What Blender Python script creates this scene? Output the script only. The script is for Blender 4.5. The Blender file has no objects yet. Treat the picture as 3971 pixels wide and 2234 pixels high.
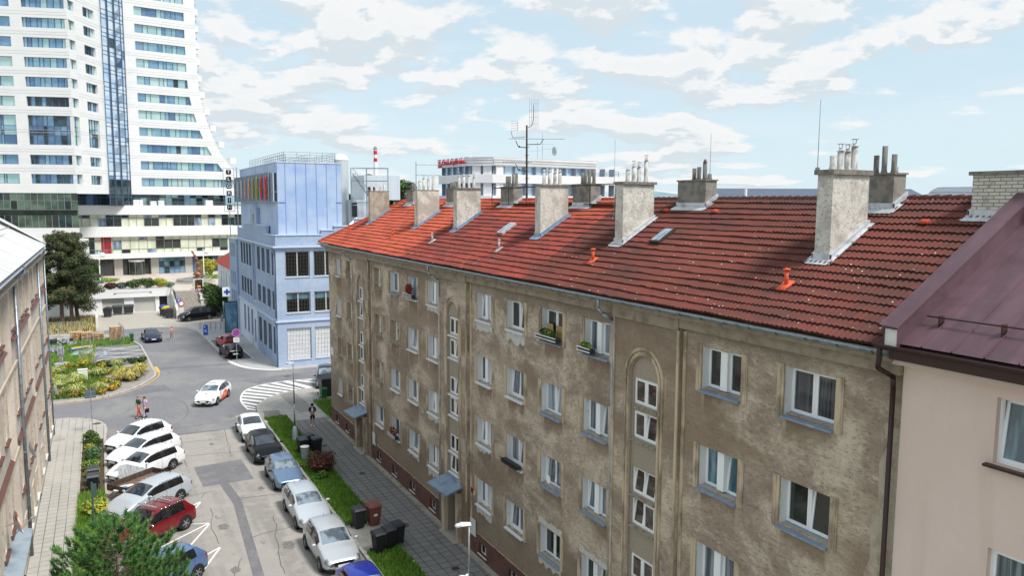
import bpy, math, random
import numpy as np
from mathutils import Vector, Matrix
PI=math.pi; R=math.radians
S=bpy.context.scene; COL=S.collection
# ---------------------------------------------------------------- camera
cd=bpy.data.cameras.new('camera'); cam=bpy.data.objects.new('camera',cd); COL.objects.link(cam); S.camera=cam
cd.sensor_width=36; cd.lens=36*3001.4/3971; cd.clip_start=.1; cd.clip_end=20000
_th,_ro,_yaw=0.10918,0.00454,0.48892
F=Vector((math.sin(_yaw)*math.cos(_th),math.cos(_yaw)*math.cos(_th),-math.sin(_th)))
_r=Vector((math.cos(_yaw),-math.sin(_yaw),0)); _u=_r.cross(F)
X_=math.cos(_ro)*_r+math.sin(_ro)*_u; U_=-math.sin(_ro)*_r+math.cos(_ro)*_u
m=Matrix.Identity(4)
for i in range(3): m[i][0]=X_[i]; m[i][1]=U_[i]; m[i][2]=-F[i]
m.translation=Vector((0,0,16.6)); cam.matrix_world=m
# ---------------------------------------------------------------- light and sky
SUN_EL,SUN_AZ=R(56),R(152)      # azimuth from +Y towards +X
sd=bpy.data.lights.new('sun','SUN'); sd.energy=2.7; sd.angle=R(14); sd.color=(1,.955,.9)
sun=bpy.data.objects.new('sun',sd); COL.objects.link(sun)
dirv=Vector((math.sin(SUN_AZ)*math.cos(SUN_EL),math.cos(SUN_AZ)*math.cos(SUN_EL),math.sin(SUN_EL)))
sun.rotation_euler=dirv.to_track_quat('Z','Y').to_euler()
W=bpy.data.worlds.new('World'); S.world=W; W.use_nodes=True
def build_world():
    nt=W.node_tree; N=nt.nodes; L=nt.links; N.clear()
    out=N.new('ShaderNodeOutputWorld'); bg=N.new('ShaderNodeBackground'); bg.inputs[1].default_value=.15
    sky=N.new('ShaderNodeTexSky'); sky.sky_type='NISHITA'; sky.sun_disc=False
    sky.sun_elevation=SUN_EL; sky.sun_rotation=SUN_AZ; sky.air_density=1.0; sky.dust_density=.6; sky.ozone_density=2.2
    tc=N.new('ShaderNodeTexCoord'); sp=N.new('ShaderNodeSeparateXYZ'); L.new(tc.outputs['Generated'],sp.inputs[0])
    def M(op,a,b=None,c=None):
        n=N.new('ShaderNodeMath'); n.operation=op
        for i,v in enumerate((a,b,c)):
            if v is None: continue
            if isinstance(v,(int,float)): n.inputs[i].default_value=v
            else: L.new(v,n.inputs[i])
        return n.outputs[0]
    z=M('MAXIMUM',sp.outputs[2],0.0); lz=M('LOGARITHM',M('ADD',z,.075),2.718)
    def noise(sc,det,rough,dz=0.,off=0.,dist=0.,vz=1.95):
        cb=N.new('ShaderNodeCombineXYZ'); L.new(M('ADD',M('MULTIPLY',sp.outputs[0],3.1),off),cb.inputs[0]); L.new(M('MULTIPLY',sp.outputs[1],3.1),cb.inputs[1]); L.new(M('MULTIPLY',M('ADD',lz,dz),vz),cb.inputs[2])
        n=N.new('ShaderNodeTexNoise'); n.inputs['Scale'].default_value=sc; n.inputs['Detail'].default_value=det
        n.inputs['Roughness'].default_value=rough; n.inputs['Distortion'].default_value=dist; L.new(cb.outputs[0],n.inputs['Vector']); return n.outputs[0]
    OFF=(7.7,5.9)
    def ramp(f,lo,hi):
        r=N.new('ShaderNodeMapRange'); r.interpolation_type='SMOOTHSTEP'; L.new(f,r.inputs[0]); r.inputs[1].default_value=lo; r.inputs[2].default_value=hi; return r.outputs[0]
    def mix(f,a,b):
        n=N.new('ShaderNodeMix'); n.data_type='RGBA'
        for s,v in ((0,f),(6,a),(7,b)):
            if isinstance(v,(int,float)): n.inputs[s].default_value=v
            elif isinstance(v,tuple): n.inputs[s].default_value=v+(1,)
            else: L.new(v,n.inputs[s])
        return n.outputs[2]
    def dens(dz): return M('ADD',M('MULTIPLY',noise(.9,2,.5,dz,OFF[0]),.42),M('MULTIPLY',noise(3.1,11,.55,dz,OFF[1],.1),.70))
    d0=dens(0.); d1=dens(.07)
    cov=ramp(d0,.538,.612)
    lit=ramp(M('SUBTRACT',d0,d1),-.03,.022)          # tops of the puffs catch the sun, bases stay blue-grey
    thick=ramp(d0,.60,.72)
    veil=ramp(noise(1.0,6,.65,.3,7.7,1.0,2.4),.40,.75)
    hz=ramp(sp.outputs[2],.20,-.01)
    skyc=mix(.87,sky.outputs[0],(2.7,3.35,3.68))
    skyc=mix(M('MULTIPLY',veil,.34),skyc,(3.75,4.05,4.25))
    skyc=mix(M('MULTIPLY',hz,.55),skyc,(3.15,3.85,4.2))
    cc=mix(lit,(3.0,3.3,3.52),(4.2,4.16,4.1)); cc=mix(M('MULTIPLY',thick,.22),cc,(3.3,3.5,3.66))
    fin=mix(M('MULTIPLY',cov,.86),skyc,cc)
    L.new(fin,bg.inputs[0]); L.new(bg.outputs[0],out.inputs[0])
build_world()
vs=S.view_settings; vs.view_transform='Standard'; vs.look='None'; vs.gamma=1; vs.use_curve_mapping=False; vs.exposure=.62
rnd=random.Random(7)
# ---------------------------------------------------------------- helpers
MW={}   # world matrix of every root, so that parts can be given in world coordinates
def hx(h):
    h=h.lstrip('#'); c=[int(h[i:i+2],16)/255 for i in (0,2,4)]
    return tuple(((v+.055)/1.055)**2.4 if v>.04 else v/12.92 for v in c)
def mat(name,col,rough=.7,metal=0.,spec=.5,noises=(),bump=None,coat=0.,emit=None,brick=None,tint=None,obj=False,alpha=None,trans=0.):
    m=bpy.data.materials.new(name); m.use_nodes=True; nt=m.node_tree; N=nt.nodes; L=nt.links
    b=N['Principled BSDF']; col=hx(col) if isinstance(col,str) else col
    b.inputs['Base Color'].default_value=(*col,1); b.inputs['Roughness'].default_value=rough; b.inputs['Metallic'].default_value=metal
    b.inputs['Specular IOR Level'].default_value=spec; b.inputs['Coat Weight'].default_value=coat; b.inputs['Coat Roughness'].default_value=.05
    if trans: b.inputs['Transmission Weight'].default_value=trans
    if emit: b.inputs['Emission Color'].default_value=(*emit[0],1); b.inputs['Emission Strength'].default_value=emit[1]
    src=None
    if noises or bump or brick:
        if obj: pos=N.new('ShaderNodeTexCoord').outputs['Object']
        else: pos=N.new('ShaderNodeNewGeometry').outputs['Position']
    def noise(sc,det=3,rough_=.5,off=0,kind='noise',dist=0.):
        mp=N.new('ShaderNodeMapping'); L.new(pos,mp.inputs[0]); mp.inputs['Scale'].default_value=sc if isinstance(sc,tuple) else (sc,)*3
        mp.inputs['Location'].default_value=(off,off*1.3,off*.7)
        if kind=='vor':
            n=N.new('ShaderNodeTexVoronoi'); n.inputs['Scale'].default_value=1; L.new(mp.outputs[0],n.inputs['Vector']); return n.outputs['Distance']
        n=N.new('ShaderNodeTexNoise'); n.inputs['Scale'].default_value=1; n.inputs['Detail'].default_value=det; n.inputs['Roughness'].default_value=rough_; n.inputs['Distortion'].default_value=dist
        L.new(mp.outputs[0],n.inputs['Vector']); return n.outputs[0]
    def mix(f,a,b_):
        n=N.new('ShaderNodeMix'); n.data_type='RGBA'
        for s,v in ((0,f),(6,a),(7,b_)):
            if isinstance(v,(int,float)): n.inputs[s].default_value=v
            elif isinstance(v,tuple): n.inputs[s].default_value=v+(1,)
            else: L.new(v,n.inputs[s])
        return n.outputs[2]
    cur=tuple(col)
    if brick:   # (axis u, axis v, w, h, mortar colour, mortar size, variation)
        au,av,bw,bh,mc,ms,var=brick[:7]
        sp=N.new('ShaderNodeSeparateXYZ'); L.new(pos,sp.inputs[0]); cb=N.new('ShaderNodeCombineXYZ'); L.new(sp.outputs['XYZ'.index(au)],cb.inputs[0]); L.new(sp.outputs['XYZ'.index(av)],cb.inputs[1])
        br=N.new('ShaderNodeTexBrick'); L.new(cb.outputs[0],br.inputs['Vector']); br.inputs['Scale'].default_value=1
        br.inputs['Brick Width'].default_value=bw; br.inputs['Row Height'].default_value=bh; br.inputs['Mortar Size'].default_value=ms; br.inputs['Mortar Smooth'].default_value=.1
        br.offset=brick[7] if len(brick)>7 else .5
        lo=tuple(c*(1-var) for c in col); hi=tuple(min(1,c*(1+var)) for c in col)
        br.inputs['Color1'].default_value=(*lo,1); br.inputs['Color2'].default_value=(*hi,1); br.inputs['Mortar'].default_value=(*(hx(mc) if isinstance(mc,str) else mc),1)
        cur=br.outputs[0]
    for i,nz in enumerate(noises):
        sc,c2,lo,hi=nz[:4]; o=nz[4] if len(nz)>4 else {}
        c2=hx(c2) if isinstance(c2,str) else c2
        f=noise(sc,o.get('det',4),o.get('r',.55),i*3.7+1,o.get('kind','noise'),o.get('dist',0.))
        mr=N.new('ShaderNodeMapRange'); mr.interpolation_type='SMOOTHSTEP'; L.new(f,mr.inputs[0]); mr.inputs[1].default_value=lo; mr.inputs[2].default_value=hi; mr.inputs[4].default_value=o.get('amt',1.)
        cur=mix(mr.outputs[0],cur,c2)
    if not isinstance(cur,tuple): L.new(cur,b.inputs['Base Color'])
    if bump:
        n=noise(bump[0],bump[3] if len(bump)>3 else 4,.6,9)
        bp=N.new('ShaderNodeBump'); bp.inputs['Strength'].default_value=bump[1]; bp.inputs['Distance'].default_value=bump[2]; L.new(n,bp.inputs['Height']); L.new(bp.outputs[0],b.inputs['Normal'])
    return m
class MB:
    def __init__(s): s.v=[]; s.f=[]; s.m=[]
    def face(s,pts,m=0):
        n=len(s.v); s.v.extend(tuple(p) for p in pts); s.f.append(tuple(range(n,n+len(pts)))); s.m.append(m)
    def box(s,x0,x1,y0,y1,z0,z1,m=0,T=None):
        c=[(x0,y0,z0),(x1,y0,z0),(x1,y1,z0),(x0,y1,z0),(x0,y0,z1),(x1,y0,z1),(x1,y1,z1),(x0,y1,z1)]
        if T: c=[T(*p) for p in c]
        n=len(s.v); s.v.extend(tuple(p) for p in c)
        for f in ((0,3,2,1),(4,5,6,7),(0,1,5,4),(1,2,6,5),(2,3,7,6),(3,0,4,7)): s.f.append(tuple(n+i for i in f)); s.m.append(m)
        return s
    def prism(s,poly,z0,z1,m=0,T=None,top=None):
        """poly: 2D points; z0/z1 numbers, or z1 a list of heights"""
        n=len(poly); z1=z1 if isinstance(z1,(list,tuple)) else [z1]*n; T=T or (lambda x,y,z:(x,y,z)); k=len(s.v)
        s.v.extend(tuple(T(p[0],p[1],z0)) for p in poly); s.v.extend(tuple(T(p[0],p[1],z)) for p,z in zip(poly,z1))
        s.f.append(tuple(k+i for i in range(n-1,-1,-1))); s.m.append(m); s.f.append(tuple(k+n+i for i in range(n))); s.m.append(m if top is None else top)
        for i in range(n):
            j=(i+1)%n; s.f.append((k+i,k+j,k+n+j,k+n+i)); s.m.append(m)
        return s
    def cyl(s,p0,p1,r0,r1=None,n=8,m=0,cap=True):
        r1=r0 if r1 is None else r1; p0=Vector(p0); p1=Vector(p1); d=(p1-p0).normalized()
        a=d.orthogonal().normalized(); b=d.cross(a); k=len(s.v)
        for p,r in ((p0,r0),(p1,r1)):
            for i in range(n):
                t=2*PI*i/n; s.v.append(tuple(p+a*math.cos(t)*r+b*math.sin(t)*r))
        for i in range(n):
            j=(i+1)%n; s.f.append((k+i,k+j,k+n+j,k+n+i)); s.m.append(m)
        if cap: s.f.append(tuple(k+i for i in range(n-1,-1,-1))); s.m.append(m); s.f.append(tuple(k+n+i for i in range(n))); s.m.append(m)
        return s
    def tube(s,pts,r,n=6,m=0):
        for a,b in zip(pts,pts[1:]): s.cyl(a,b,r,r,n,m)
        return s
    def sph(s,c,r,n=8,m=0,k=None):
        rx,ry,rz=r if isinstance(r,tuple) else (r,)*3; nv=k or max(3,n//2+1); b=len(s.v); c=Vector(c)
        for i in range(nv+1):
            p=PI*i/nv
            for j in range(n):
                t=2*PI*j/n; s.v.append((c.x+rx*math.sin(p)*math.cos(t),c.y+ry*math.sin(p)*math.sin(t),c.z+rz*math.cos(p)))
        for i in range(nv):
            for j in range(n):
                q=(j+1)%n; s.f.append((b+i*n+j,b+(i+1)*n+j,b+(i+1)*n+q,b+i*n+q)); s.m.append(m)
        return s
    def lathe(s,c,prof,n=10,m=0):
        b=len(s.v)
        for r,z in prof:
            for j in range(n): t=2*PI*j/n; s.v.append((c[0]+r*math.cos(t),c[1]+r*math.sin(t),c[2]+z))
        for i in range(len(prof)-1):
            for j in range(n):
                q=(j+1)%n; s.f.append((b+i*n+j,b+i*n+q,b+(i+1)*n+q,b+(i+1)*n+j)); s.m.append(m)
        return s
    def mesh(s,name,mats,M=None,smooth=False):
        me=bpy.data.meshes.new(name); v=s.v
        if M is not None:
            a=np.array(v,dtype=float).reshape(-1,3); a=np.c_[a,np.ones(len(a))]@np.array(M.inverted()).T; v=a[:,:3].tolist()
        me.from_pydata(v,[],s.f)
        for mt in (mats if isinstance(mats,(list,tuple)) else [mats]): me.materials.append(mt)
        if isinstance(mats,(list,tuple)) and len(mats)>1: me.polygons.foreach_set('material_index',s.m)
        if smooth: me.polygons.foreach_set('use_smooth',[True]*len(me.polygons))
        me.update(); return me
def tagit(o,label=None,cat=None,group=None,kind=None):
    for k,v in (('label',label),('category',cat),('group',group),('kind',kind)):
        if v: o[k]=v
    return o
def thing(name,label,cat,loc=(0,0,0),rz=0.,group=None,kind=None):
    o=bpy.data.objects.new(name,None); COL.objects.link(o); o.location=loc; o.rotation_euler=(0,0,rz); o.empty_display_size=.2
    MW[o.name]=Matrix.Translation(loc)@Matrix.Rotation(rz,4,'Z'); return tagit(o,label,cat,group,kind)
def part(name,mb,mats,parent,smooth=False,local=False,label=None):
    """mesh given in world coordinates (or the root's own, local=True)"""
    M=MW.get(parent.name) if parent else None
    me=mb if isinstance(mb,bpy.types.Mesh) else mb.mesh(name,mats,None if (local or M is None) else M,smooth)
    o=bpy.data.objects.new(name,me); COL.objects.link(o)
    if parent: o.parent=parent; MW[o.name]=M
    if label: o['label']=label
    return o
def struct(name,mb,mats,smooth=False,kind='structure'):
    o=part(name,mb,mats,None,smooth); o['kind']=kind; return o
def solo(name,mb,mats,label,cat,group=None,smooth=False,kind=None):
    return tagit(part(name,mb,mats,None,smooth),label,cat,group,kind)
def copy_tree(o,parent=None,loc=None,rz=None,label=None,group=None,scale=None):
    c=o.copy(); COL.objects.link(c); c.parent=parent
    if loc is not None: c.location=loc
    if rz is not None: c.rotation_euler=(0,0,rz)
    if scale: c.scale=(scale,)*3
    if label: c['label']=label
    if group: c['group']=group
    for ch in list(o.children): copy_tree(ch,c)
    return c
class Facet:
    """vertical wall plane: u along, d outwards, z up"""
    def __init__(s,p,q,flip=False):
        s.p=Vector((p[0],p[1],0)); d=Vector((q[0]-p[0],q[1]-p[1],0)); s.L=d.length; s.u=d.normalized(); s.n=Vector((s.u.y,-s.u.x,0))*(-1 if flip else 1)
    def __call__(s,u,d,z): w=s.p+s.u*u+s.n*d; return (w.x,w.y,z)
def wall(mb,T,u0,u1,z0,z1,ops,dep=.2,m=0,mr=1,back=False):
    us=sorted({u0,u1,*[o[0] for o in ops],*[o[1] for o in ops]}); zs=sorted({z0,z1,*[o[2] for o in ops],*[o[3] for o in ops]})
    for a,b in zip(us,us[1:]):
        for c,d in zip(zs,zs[1:]):
            if any(o[0]-1e-6<=a and b<=o[1]+1e-6 and o[2]-1e-6<=c and d<=o[3]+1e-6 for o in ops): continue
            mb.face([T(a,0,c),T(b,0,c),T(b,0,d),T(a,0,d)],m)
    for o in ops:
        a,b,c,d=o[:4]
        mb.face([T(a,0,c),T(a,-dep,c),T(a,-dep,d),T(a,0,d)],mr); mb.face([T(b,0,c),T(b,0,d),T(b,-dep,d),T(b,-dep,c)],mr)
        mb.face([T(a,0,d),T(a,-dep,d),T(b,-dep,d),T(b,0,d)],mr); mb.face([T(a,0,c),T(b,0,c),T(b,-dep,c),T(a,-dep,c)],mr)
def text_mesh(txt,size,depth,name='lettering'):
    cu=bpy.data.curves.new(name,'FONT'); cu.body=txt; cu.size=size; cu.extrude=depth; cu.align_x='CENTER'; cu.align_y='CENTER'
    o=bpy.data.objects.new(name,cu); COL.objects.link(o); dg=bpy.context.evaluated_depsgraph_get(); me=bpy.data.meshes.new_from_object(o.evaluated_get(dg)); bpy.data.objects.remove(o); return me
def text_part(txt,size,depth,name,m,parent,origin,ux,uz,sx=1.):
    """lettering standing at origin, reading along ux, upright along uz (world)"""
    me=text_mesh(txt,size,depth,name); me.materials.clear(); me.materials.append(m)
    ux=Vector(ux).normalized(); uz=Vector(uz).normalized(); n=ux.cross(uz); Mx=Matrix.Identity(4)
    for i in range(3): Mx[i][0]=ux[i]*sx; Mx[i][1]=uz[i]; Mx[i][2]=n[i]
    Mx.translation=Vector(origin); P=MW.get(parent.name) if parent else None
    me.transform(P.inverted()@Mx if P else Mx); o=bpy.data.objects.new(name,me); COL.objects.link(o)
    if parent: o.parent=parent; MW[o.name]=P
    return o
# ---------------------------------------------------------------- shared materials
M_={}
def mk(k,*a,**kw): M_[k]=mat(k,*a,**kw); return M_[k]
mk('asphalt','#7a7a7e',.92,noises=[((.25,.25,1),'#888786',.42,.62),((7,7,7),'#66666b',.4,.75,{'amt':.5}),((1.2,.35,1),'#707075',.5,.75,{'amt':.6}),((25,25,25),'#a3a09b',.6,.75,{'amt':.6})],bump=(60,.3,.01))
mk('asphalt_pale','#9b9792',.93,noises=[((.75,.05,1),'#84817e',.45,.62,{'amt':.8}),((1.5,1.5,1),'#a8a39b',.45,.75,{'amt':.7}),((9,9,9),'#7a7671',.52,.72,{'amt':.65,'det':7,'r':.75}),((22,22,22),'#cdc6ba',.57,.70,{'amt':.7,'det':6,'r':.75}),((2.3,1.1,1),'#6f6c67',.64,.70,{'amt':.6,'dist':1.})],bump=(70,.35,.01))
mk('asphalt_dark','#6c6c71',.92,noises=[((.6,.6,1),'#77777c',.4,.65),((50,50,50),'#a09fa0',.6,.75,{'amt':.5})],bump=(60,.3,.01))
mk('asphalt_patch','#707073',.9,noises=[((1.3,1.3,1),'#7d7d80',.4,.7),((9,9,9),'#5d5d60',.5,.72,{'amt':.6,'det':7}),((50,50,50),'#9b9a9c',.62,.76,{'amt':.6})])
mk('slab','#aba8a2',.9,brick=('Y','X',.55,.45,'#6f6a62',.02,.05,.0),noises=[((.5,.3,1),'#b5b0a8',.4,.7,{'amt':.6}),((3,3,3),'#8f8b85',.5,.8,{'amt':.5})])
mk('slab_dark','#807f7d',.9,brick=('X','Y',.5,.5,'#454441',.022,.08,.0),noises=[((.5,.3,1),'#807f7c',.4,.7,{'amt':.6}),((3,3,3),'#62615f',.5,.8,{'amt':.6})])
mk('slab_small','#b5b1ab',.9,brick=('X','Y',.42,.3,'#716d67',.025,.1,.5),noises=[((.6,.6,1),'#9c9892',.45,.7,{'amt':.6})])
mk('cobble','#9d958a',.9,brick=('X','Y',.14,.14,'#6c665d',.02,.22,.5),noises=[((.6,.6,1),'#aaa397',.4,.7,{'amt':.5})])
mk('kerb','#b8b4ac',.85,noises=[((3,3,3),'#9b968d',.4,.75)],brick=('Y','X',1.,5.,'#77736c',.03,.05,0))
mk('concrete','#a9a59c',.9,noises=[((.8,.8,.8),'#94908a',.4,.65),((7,7,7),'#bcb7ad',.5,.8,{'amt':.5})],bump=(30,.2,.01))
mk('gravel','#a09c96',.95,noises=[((25,25,25),'#6f6b66',.45,.62),((2,2,1),'#b0aba3',.45,.7,{'amt':.5})],bump=(40,.6,.02))
mk('soil','#5a4c3a',.95,noises=[((6,6,6),'#3c3327',.4,.65)])
mk('paint_white','#e6e5e2',.75,noises=[((12,12,12),'#b9b6b1',.55,.75,{'amt':.6})])
mk('paint_yellow','#e0a646',.75,noises=[((9,9,9),'#c9a266',.45,.7)])
mk('steel','#9aa0a6',.45,.7,noises=[((8,8,8),'#84888d',.4,.7)])
mk('galv','#a9b2ba',.5,.45,noises=[((3,3,6),'#8b949c',.4,.7)])
mk('zincblue','#8ea3ba',.5,.35,noises=[((2.5,2.5,2.5),'#7a8da3',.4,.7)])
mk('iron','#3b3833',.7,.3,noises=[((20,20,20),'#5b4636',.5,.7)])
mk('white','#eceeef',.45); mk('white_dirty','#dcdcd8',.6,noises=[((6,6,6),'#b1aca3',.55,.72,{'amt':.7})])
mk('black','#15161a',.5); mk('rubber','#1b1b1d',.75); mk('plastic_dark','#33353a',.55)
mk('red','#b4201e',.45); mk('blue','#1b44a8',.45)
# ================================================================ ground, roads, pavements
def flat(name,poly,z,m,thick=None,kind='structure'):
    mb=MB()
    if thick: mb.prism(poly,z-thick,z)
    else: mb.face([(x,y,z) for x,y in poly])
    return struct(name,mb,m,kind=kind)
mk('ground_far','#6d7558',.95,noises=[((.01,.01,1),'#7b7b69',.4,.6),((.05,.05,1),'#5c6a48',.45,.6)])
flat('ground',[(-9000,-3000),(9000,-3000),(9000,9000),(-9000,9000)],-.15,M_['ground_far'])
flat('street',[(-.3,-12),(10.25,-12),(10.25,58.75),(-.3,58.75)],0,M_['asphalt_pale'])
# crossroad and the street going on beyond it, one sheet each, edge to edge
flat('crossroad',[(-90,58.75),(110,58.75),(110,106),(-90,106)],0,M_['asphalt'])
flat('garage_yard',[(-90,106),(60,106),(60,300),(-90,300)],-.004,mk('yard_paving','#b9b4aa',.9,brick=('X','Y',.3,.3,'#8c867c',.03,.06,.5),noises=[((.3,.3,1),'#a8a39a',.4,.7,{'amt':.6})]))
flat('street_end',[(2.4,106),(10.5,106),(9.5,110),(5.5,112),(-2,111.3),(-9,110.5),(-9,106)],.004,M_['asphalt'])
flat('asphalt_patch',[(4.5,50.9),(7.4,51.2),(7.5,47.1),(4.64,47.05)],.004,M_['asphalt_patch'])
flat('asphalt_patch',[(5.55,47.05),(6.05,47.05),(6.3,44),(5.75,34),(5.5,20),(5.1,20),(5.28,34),(5.8,43.5)],.004,M_['asphalt_patch'])
flat('asphalt_patch',[(4.3,84.2),(11.1,83.2),(11.2,82.3),(4.3,82.8)],.004,M_['asphalt_dark'])
flat('asphalt_patch',[(2.0,76.3),(4.6,75.9),(4.9,73.4),(-1.6,71.9),(-1.8,72.4),(.6,73.4)],.004,M_['asphalt_dark'])
flat('asphalt_patch',[(10.7,74.7),(17.6,75.4),(17.7,72.9),(14.9,72.9),(12.2,72.4)],.004,M_['asphalt_dark'])
flat('asphalt_patch',[(4.2,58.9),(10.2,58.75),(10.2,58.55),(4.2,58.6)],.0045,M_['asphalt_dark'])
def line(mb,a,b,w,z=.008):
    a=Vector((*a,0)); b=Vector((*b,0)); d=(b-a).normalized(); n=Vector((-d.y,d.x,0))*w/2
    mb.face([(p.x,p.y,z) for p in (a-n,b-n,b+n,a+n)])
def pline(pts,w,z=.008,off=0.):
    """one joined strip along a path"""
    mb=MB(); P=[Vector((*p,0)) for p in pts]; Ls=[];Rs=[]
    for i,p in enumerate(P):
        t=((P[min(i+1,len(P)-1)]-P[max(i-1,0)])).normalized(); n=Vector((-t.y,t.x,0)); Ls.append(p+n*(off-w/2)); Rs.append(p+n*(off+w/2))
    for i in range(len(P)-1): mb.face([(q.x,q.y,z) for q in (Ls[i],Ls[i+1],Rs[i+1],Rs[i])])
    return mb
def kerb(name,pts,w=.16,z=.11,z0=-.1,m='kerb',off=0.):
    mb=MB(); P=[Vector((*p,0)) for p in pts]; A=[];B=[]
    for i,p in enumerate(P):
        t=((P[min(i+1,len(P)-1)]-P[max(i-1,0)])).normalized(); n=Vector((-t.y,t.x,0)); A.append(p+n*(off-w/2)); B.append(p+n*(off+w/2))
    for i in range(len(P)-1):
        a,b,c,d=A[i],A[i+1],B[i+1],B[i]
        mb.face([(q.x,q.y,z) for q in (a,b,c,d)]); mb.face([(a.x,a.y,z0),(b.x,b.y,z0),(b.x,b.y,z),(a.x,a.y,z)]); mb.face([(c.x,c.y,z0),(d.x,d.y,z0),(d.x,d.y,z),(c.x,c.y,z)])
    for q in (0,-1): a,d=A[q],B[q]; mb.face([(a.x,a.y,z0),(d.x,d.y,z0),(d.x,d.y,z),(a.x,a.y,z)])
    return struct(name,mb,M_[m])
def smooth_path(pts,n=6):
    out=[]; P=[np.array(p,float) for p in pts]; P=[2*P[0]-P[1]]+P+[2*P[-1]-P[-2]]
    for i in range(1,len(P)-2):
        for k in range(n):
            t=k/n; a,b,c,d=P[i-1:i+3]; out.append(tuple(.5*((2*b)+(c-a)*t+(2*a-5*b+4*c-d)*t*t+(-a+3*b-3*c+d)*t**3)))
    out.append(tuple(P[-2])); return out
# right side: verge beds, dark pavement, corner pavement
inner=smooth_path([(10.35,60.6),(10.42,62.2),(10.75,64.1),(11.8,66.05),(13.2,67.4),(14.9,67.95),(16.5,68.3),(24,68.5)])
flat('pavement_right',[(12.15,-12),(15.3,-12),(15.3,58.3),(12.15,58.3)],.1,M_['slab_dark'],.15)
flat('pavement_corner',inner+[(60,68.6),(60,58.3),(10.42,58.3),(10.42,60.2)],.096,M_['slab_small'],.15)
flat('pavement_band',[(13.0,67.2),(14.3,67.7),(14.6,60.9),(13.2,60.2)],.1,mk('band','#908c88',.9,noises=[((5,5,5),'#7f7b78',.4,.7)]))
flat('tactile_strip',[(10.6,60.4),(11.8,60.25),(11.9,61.9),(10.75,62.2)],.101,mk('tactile','#99958e',.9,brick=('X','Y',.12,.3,'#5f5b55',.03,.1,0)))
flat('bin_pad',[(10.42,34.1),(12.15,34.3),(12.15,37.7),(10.42,37.6)],.09,M_['concrete'],.15)
kerb('kerb',[(10.33,-12),(10.33,60.6)]+inner[1:]+[(60,68.5)])
kerb('kerb',[(12.1,-12),(12.1,58.9)],.08,.125)
struct('wall_gutter_strip',(lambda b:(b.face([(14.66,-5,.105),(14.99,-5,.105),(14.99,57.5,.105),(14.66,57.5,.105)]),b)[1])(MB()),mk('wallstrip','#a19b90',.95,noises=[((5,2,5),'#77735f',.5,.7),((14,14,14),'#c0b9ac',.55,.75)]))
# striped traffic island paint
outer=smooth_path([(9.85,63.5),(9.75,66.0),(10.05,68.3),(10.9,70.5),(12.6,71.9),(15,72.35),(17.2,72.15),(24,72.0)])
mb=MB(); nO=len(outer); NB=15
def along(P,t):
    t=max(0,min(.9999,t))*(len(P)-1); i=int(t); f=t-i; return (P[i][0]*(1-f)+P[i+1][0]*f,P[i][1]*(1-f)+P[i+1][1]*f)
inn2=smooth_path([(10.3,62.6),(10.55,64.2),(11.65,66.25),(13.1,67.62),(14.9,68.2),(16.5,68.5),(24,68.72)])
for i in range(NB):
    t=(i+.35)/NB; dl=.03+.14*t; w=.033
    a,b,c,d=along(outer,t-w/2),along(outer,t+w/2),along(inn2,t+w/2+dl),along(inn2,t-w/2+dl)
    mb.face([(p[0],p[1],.008) for p in (a,b,c,d)])
struct('striped_marking',mb,M_['paint_white']); struct('island_outline',pline(outer,.14,.012),M_['paint_white'])
# left side
lk=smooth_path([(-.38,58.5),(-.36,60.5),(-.28,62.3),(-.45,64.0),(-1.2,65.6),(-2.4,66.6),(-3.9,67.0),(-9,67.3)])
flat('pavement_left',[(-3.6,-12),(-1.78,-12),(-1.78,59.9),(-.5,59.9)]+lk[7:]+[(-60,67.4),(-60,62.7),(-3.6,62.7)],.1,M_['slab'],.15)
kerb('kerb',[(-.36,-12),(-.36,58.5)]+lk[1:]+[(-60,67.4)])
kerb('kerb',[(-1.76,-12),(-1.76,59.9)],.09,.13)
flat('bed_left',[(-1.72,-12),(-.44,-12),(-.44,59.9),(-1.72,59.9)],.075,M_['soil'],.15)
flat('pavement_band',[(-3.6,60.6),(-1.0,60.9),(-1.0,61.5),(-3.6,61.3)],.105,M_['concrete'])
# big planted island on the left of the crossroad
isl=smooth_path([(-12,72.2),(-3.94,72.7),(-1.52,72.75),(.37,73.85),(2.06,75.7),(3.3,78.3),(3.95,80.4),(4.0,82.8),(3.9,84.6)],5)
flat('planting_bed',isl+[(3.8,88.0),(-12,88.8)],.08,M_['gravel'],.2)
kerb('kerb',isl+[(3.78,89),(3.42,98.3),(2.2,104.2),(1.6,106)],.2,.1,off=-.1)
struct('yellow_line',pline(isl[5:],.1,.008,off=-.42),M_['paint_yellow'])
struct('yellow_marking',pline(isl[33:],.28,.012,off=-.42),mk('yellow_strong','#e9b04c',.7))
mb=MB()
for a,b in [((-1,98.2),(3.5,94.8)),((-.94,95.2),(3.4,98.0)),((-.94,95.2),(3.6,92.5)),((-.94,92.8),(3.52,94.7)),((-.94,92.8),(3.75,89.9)),((-.93,90.4),(3.67,92.4)),((-.93,90.4),(3.85,87.6)),((.43,88.5),(3.75,89.8)),((-1.0,98.2),(3.3,96.6))]:
    line(mb,a,b,.13,.069+.0012*len(mb.f))
struct('zigzag_marking',mb,M_['paint_white'])
flat('parking_plot',[(-1.1,88.3),(3.68,88.3),(3.33,98.5),(-1.1,99.2)],.064,M_['asphalt_patch'])
flat('stone_path',[(.2,83.6),(3.1,84.4),(3.5,86.6),(.3,85.6)],.088,mk('stonepath','#b3a294',.85,noises=[((2,2,2),'#9c8b80',.4,.6)]))
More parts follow.
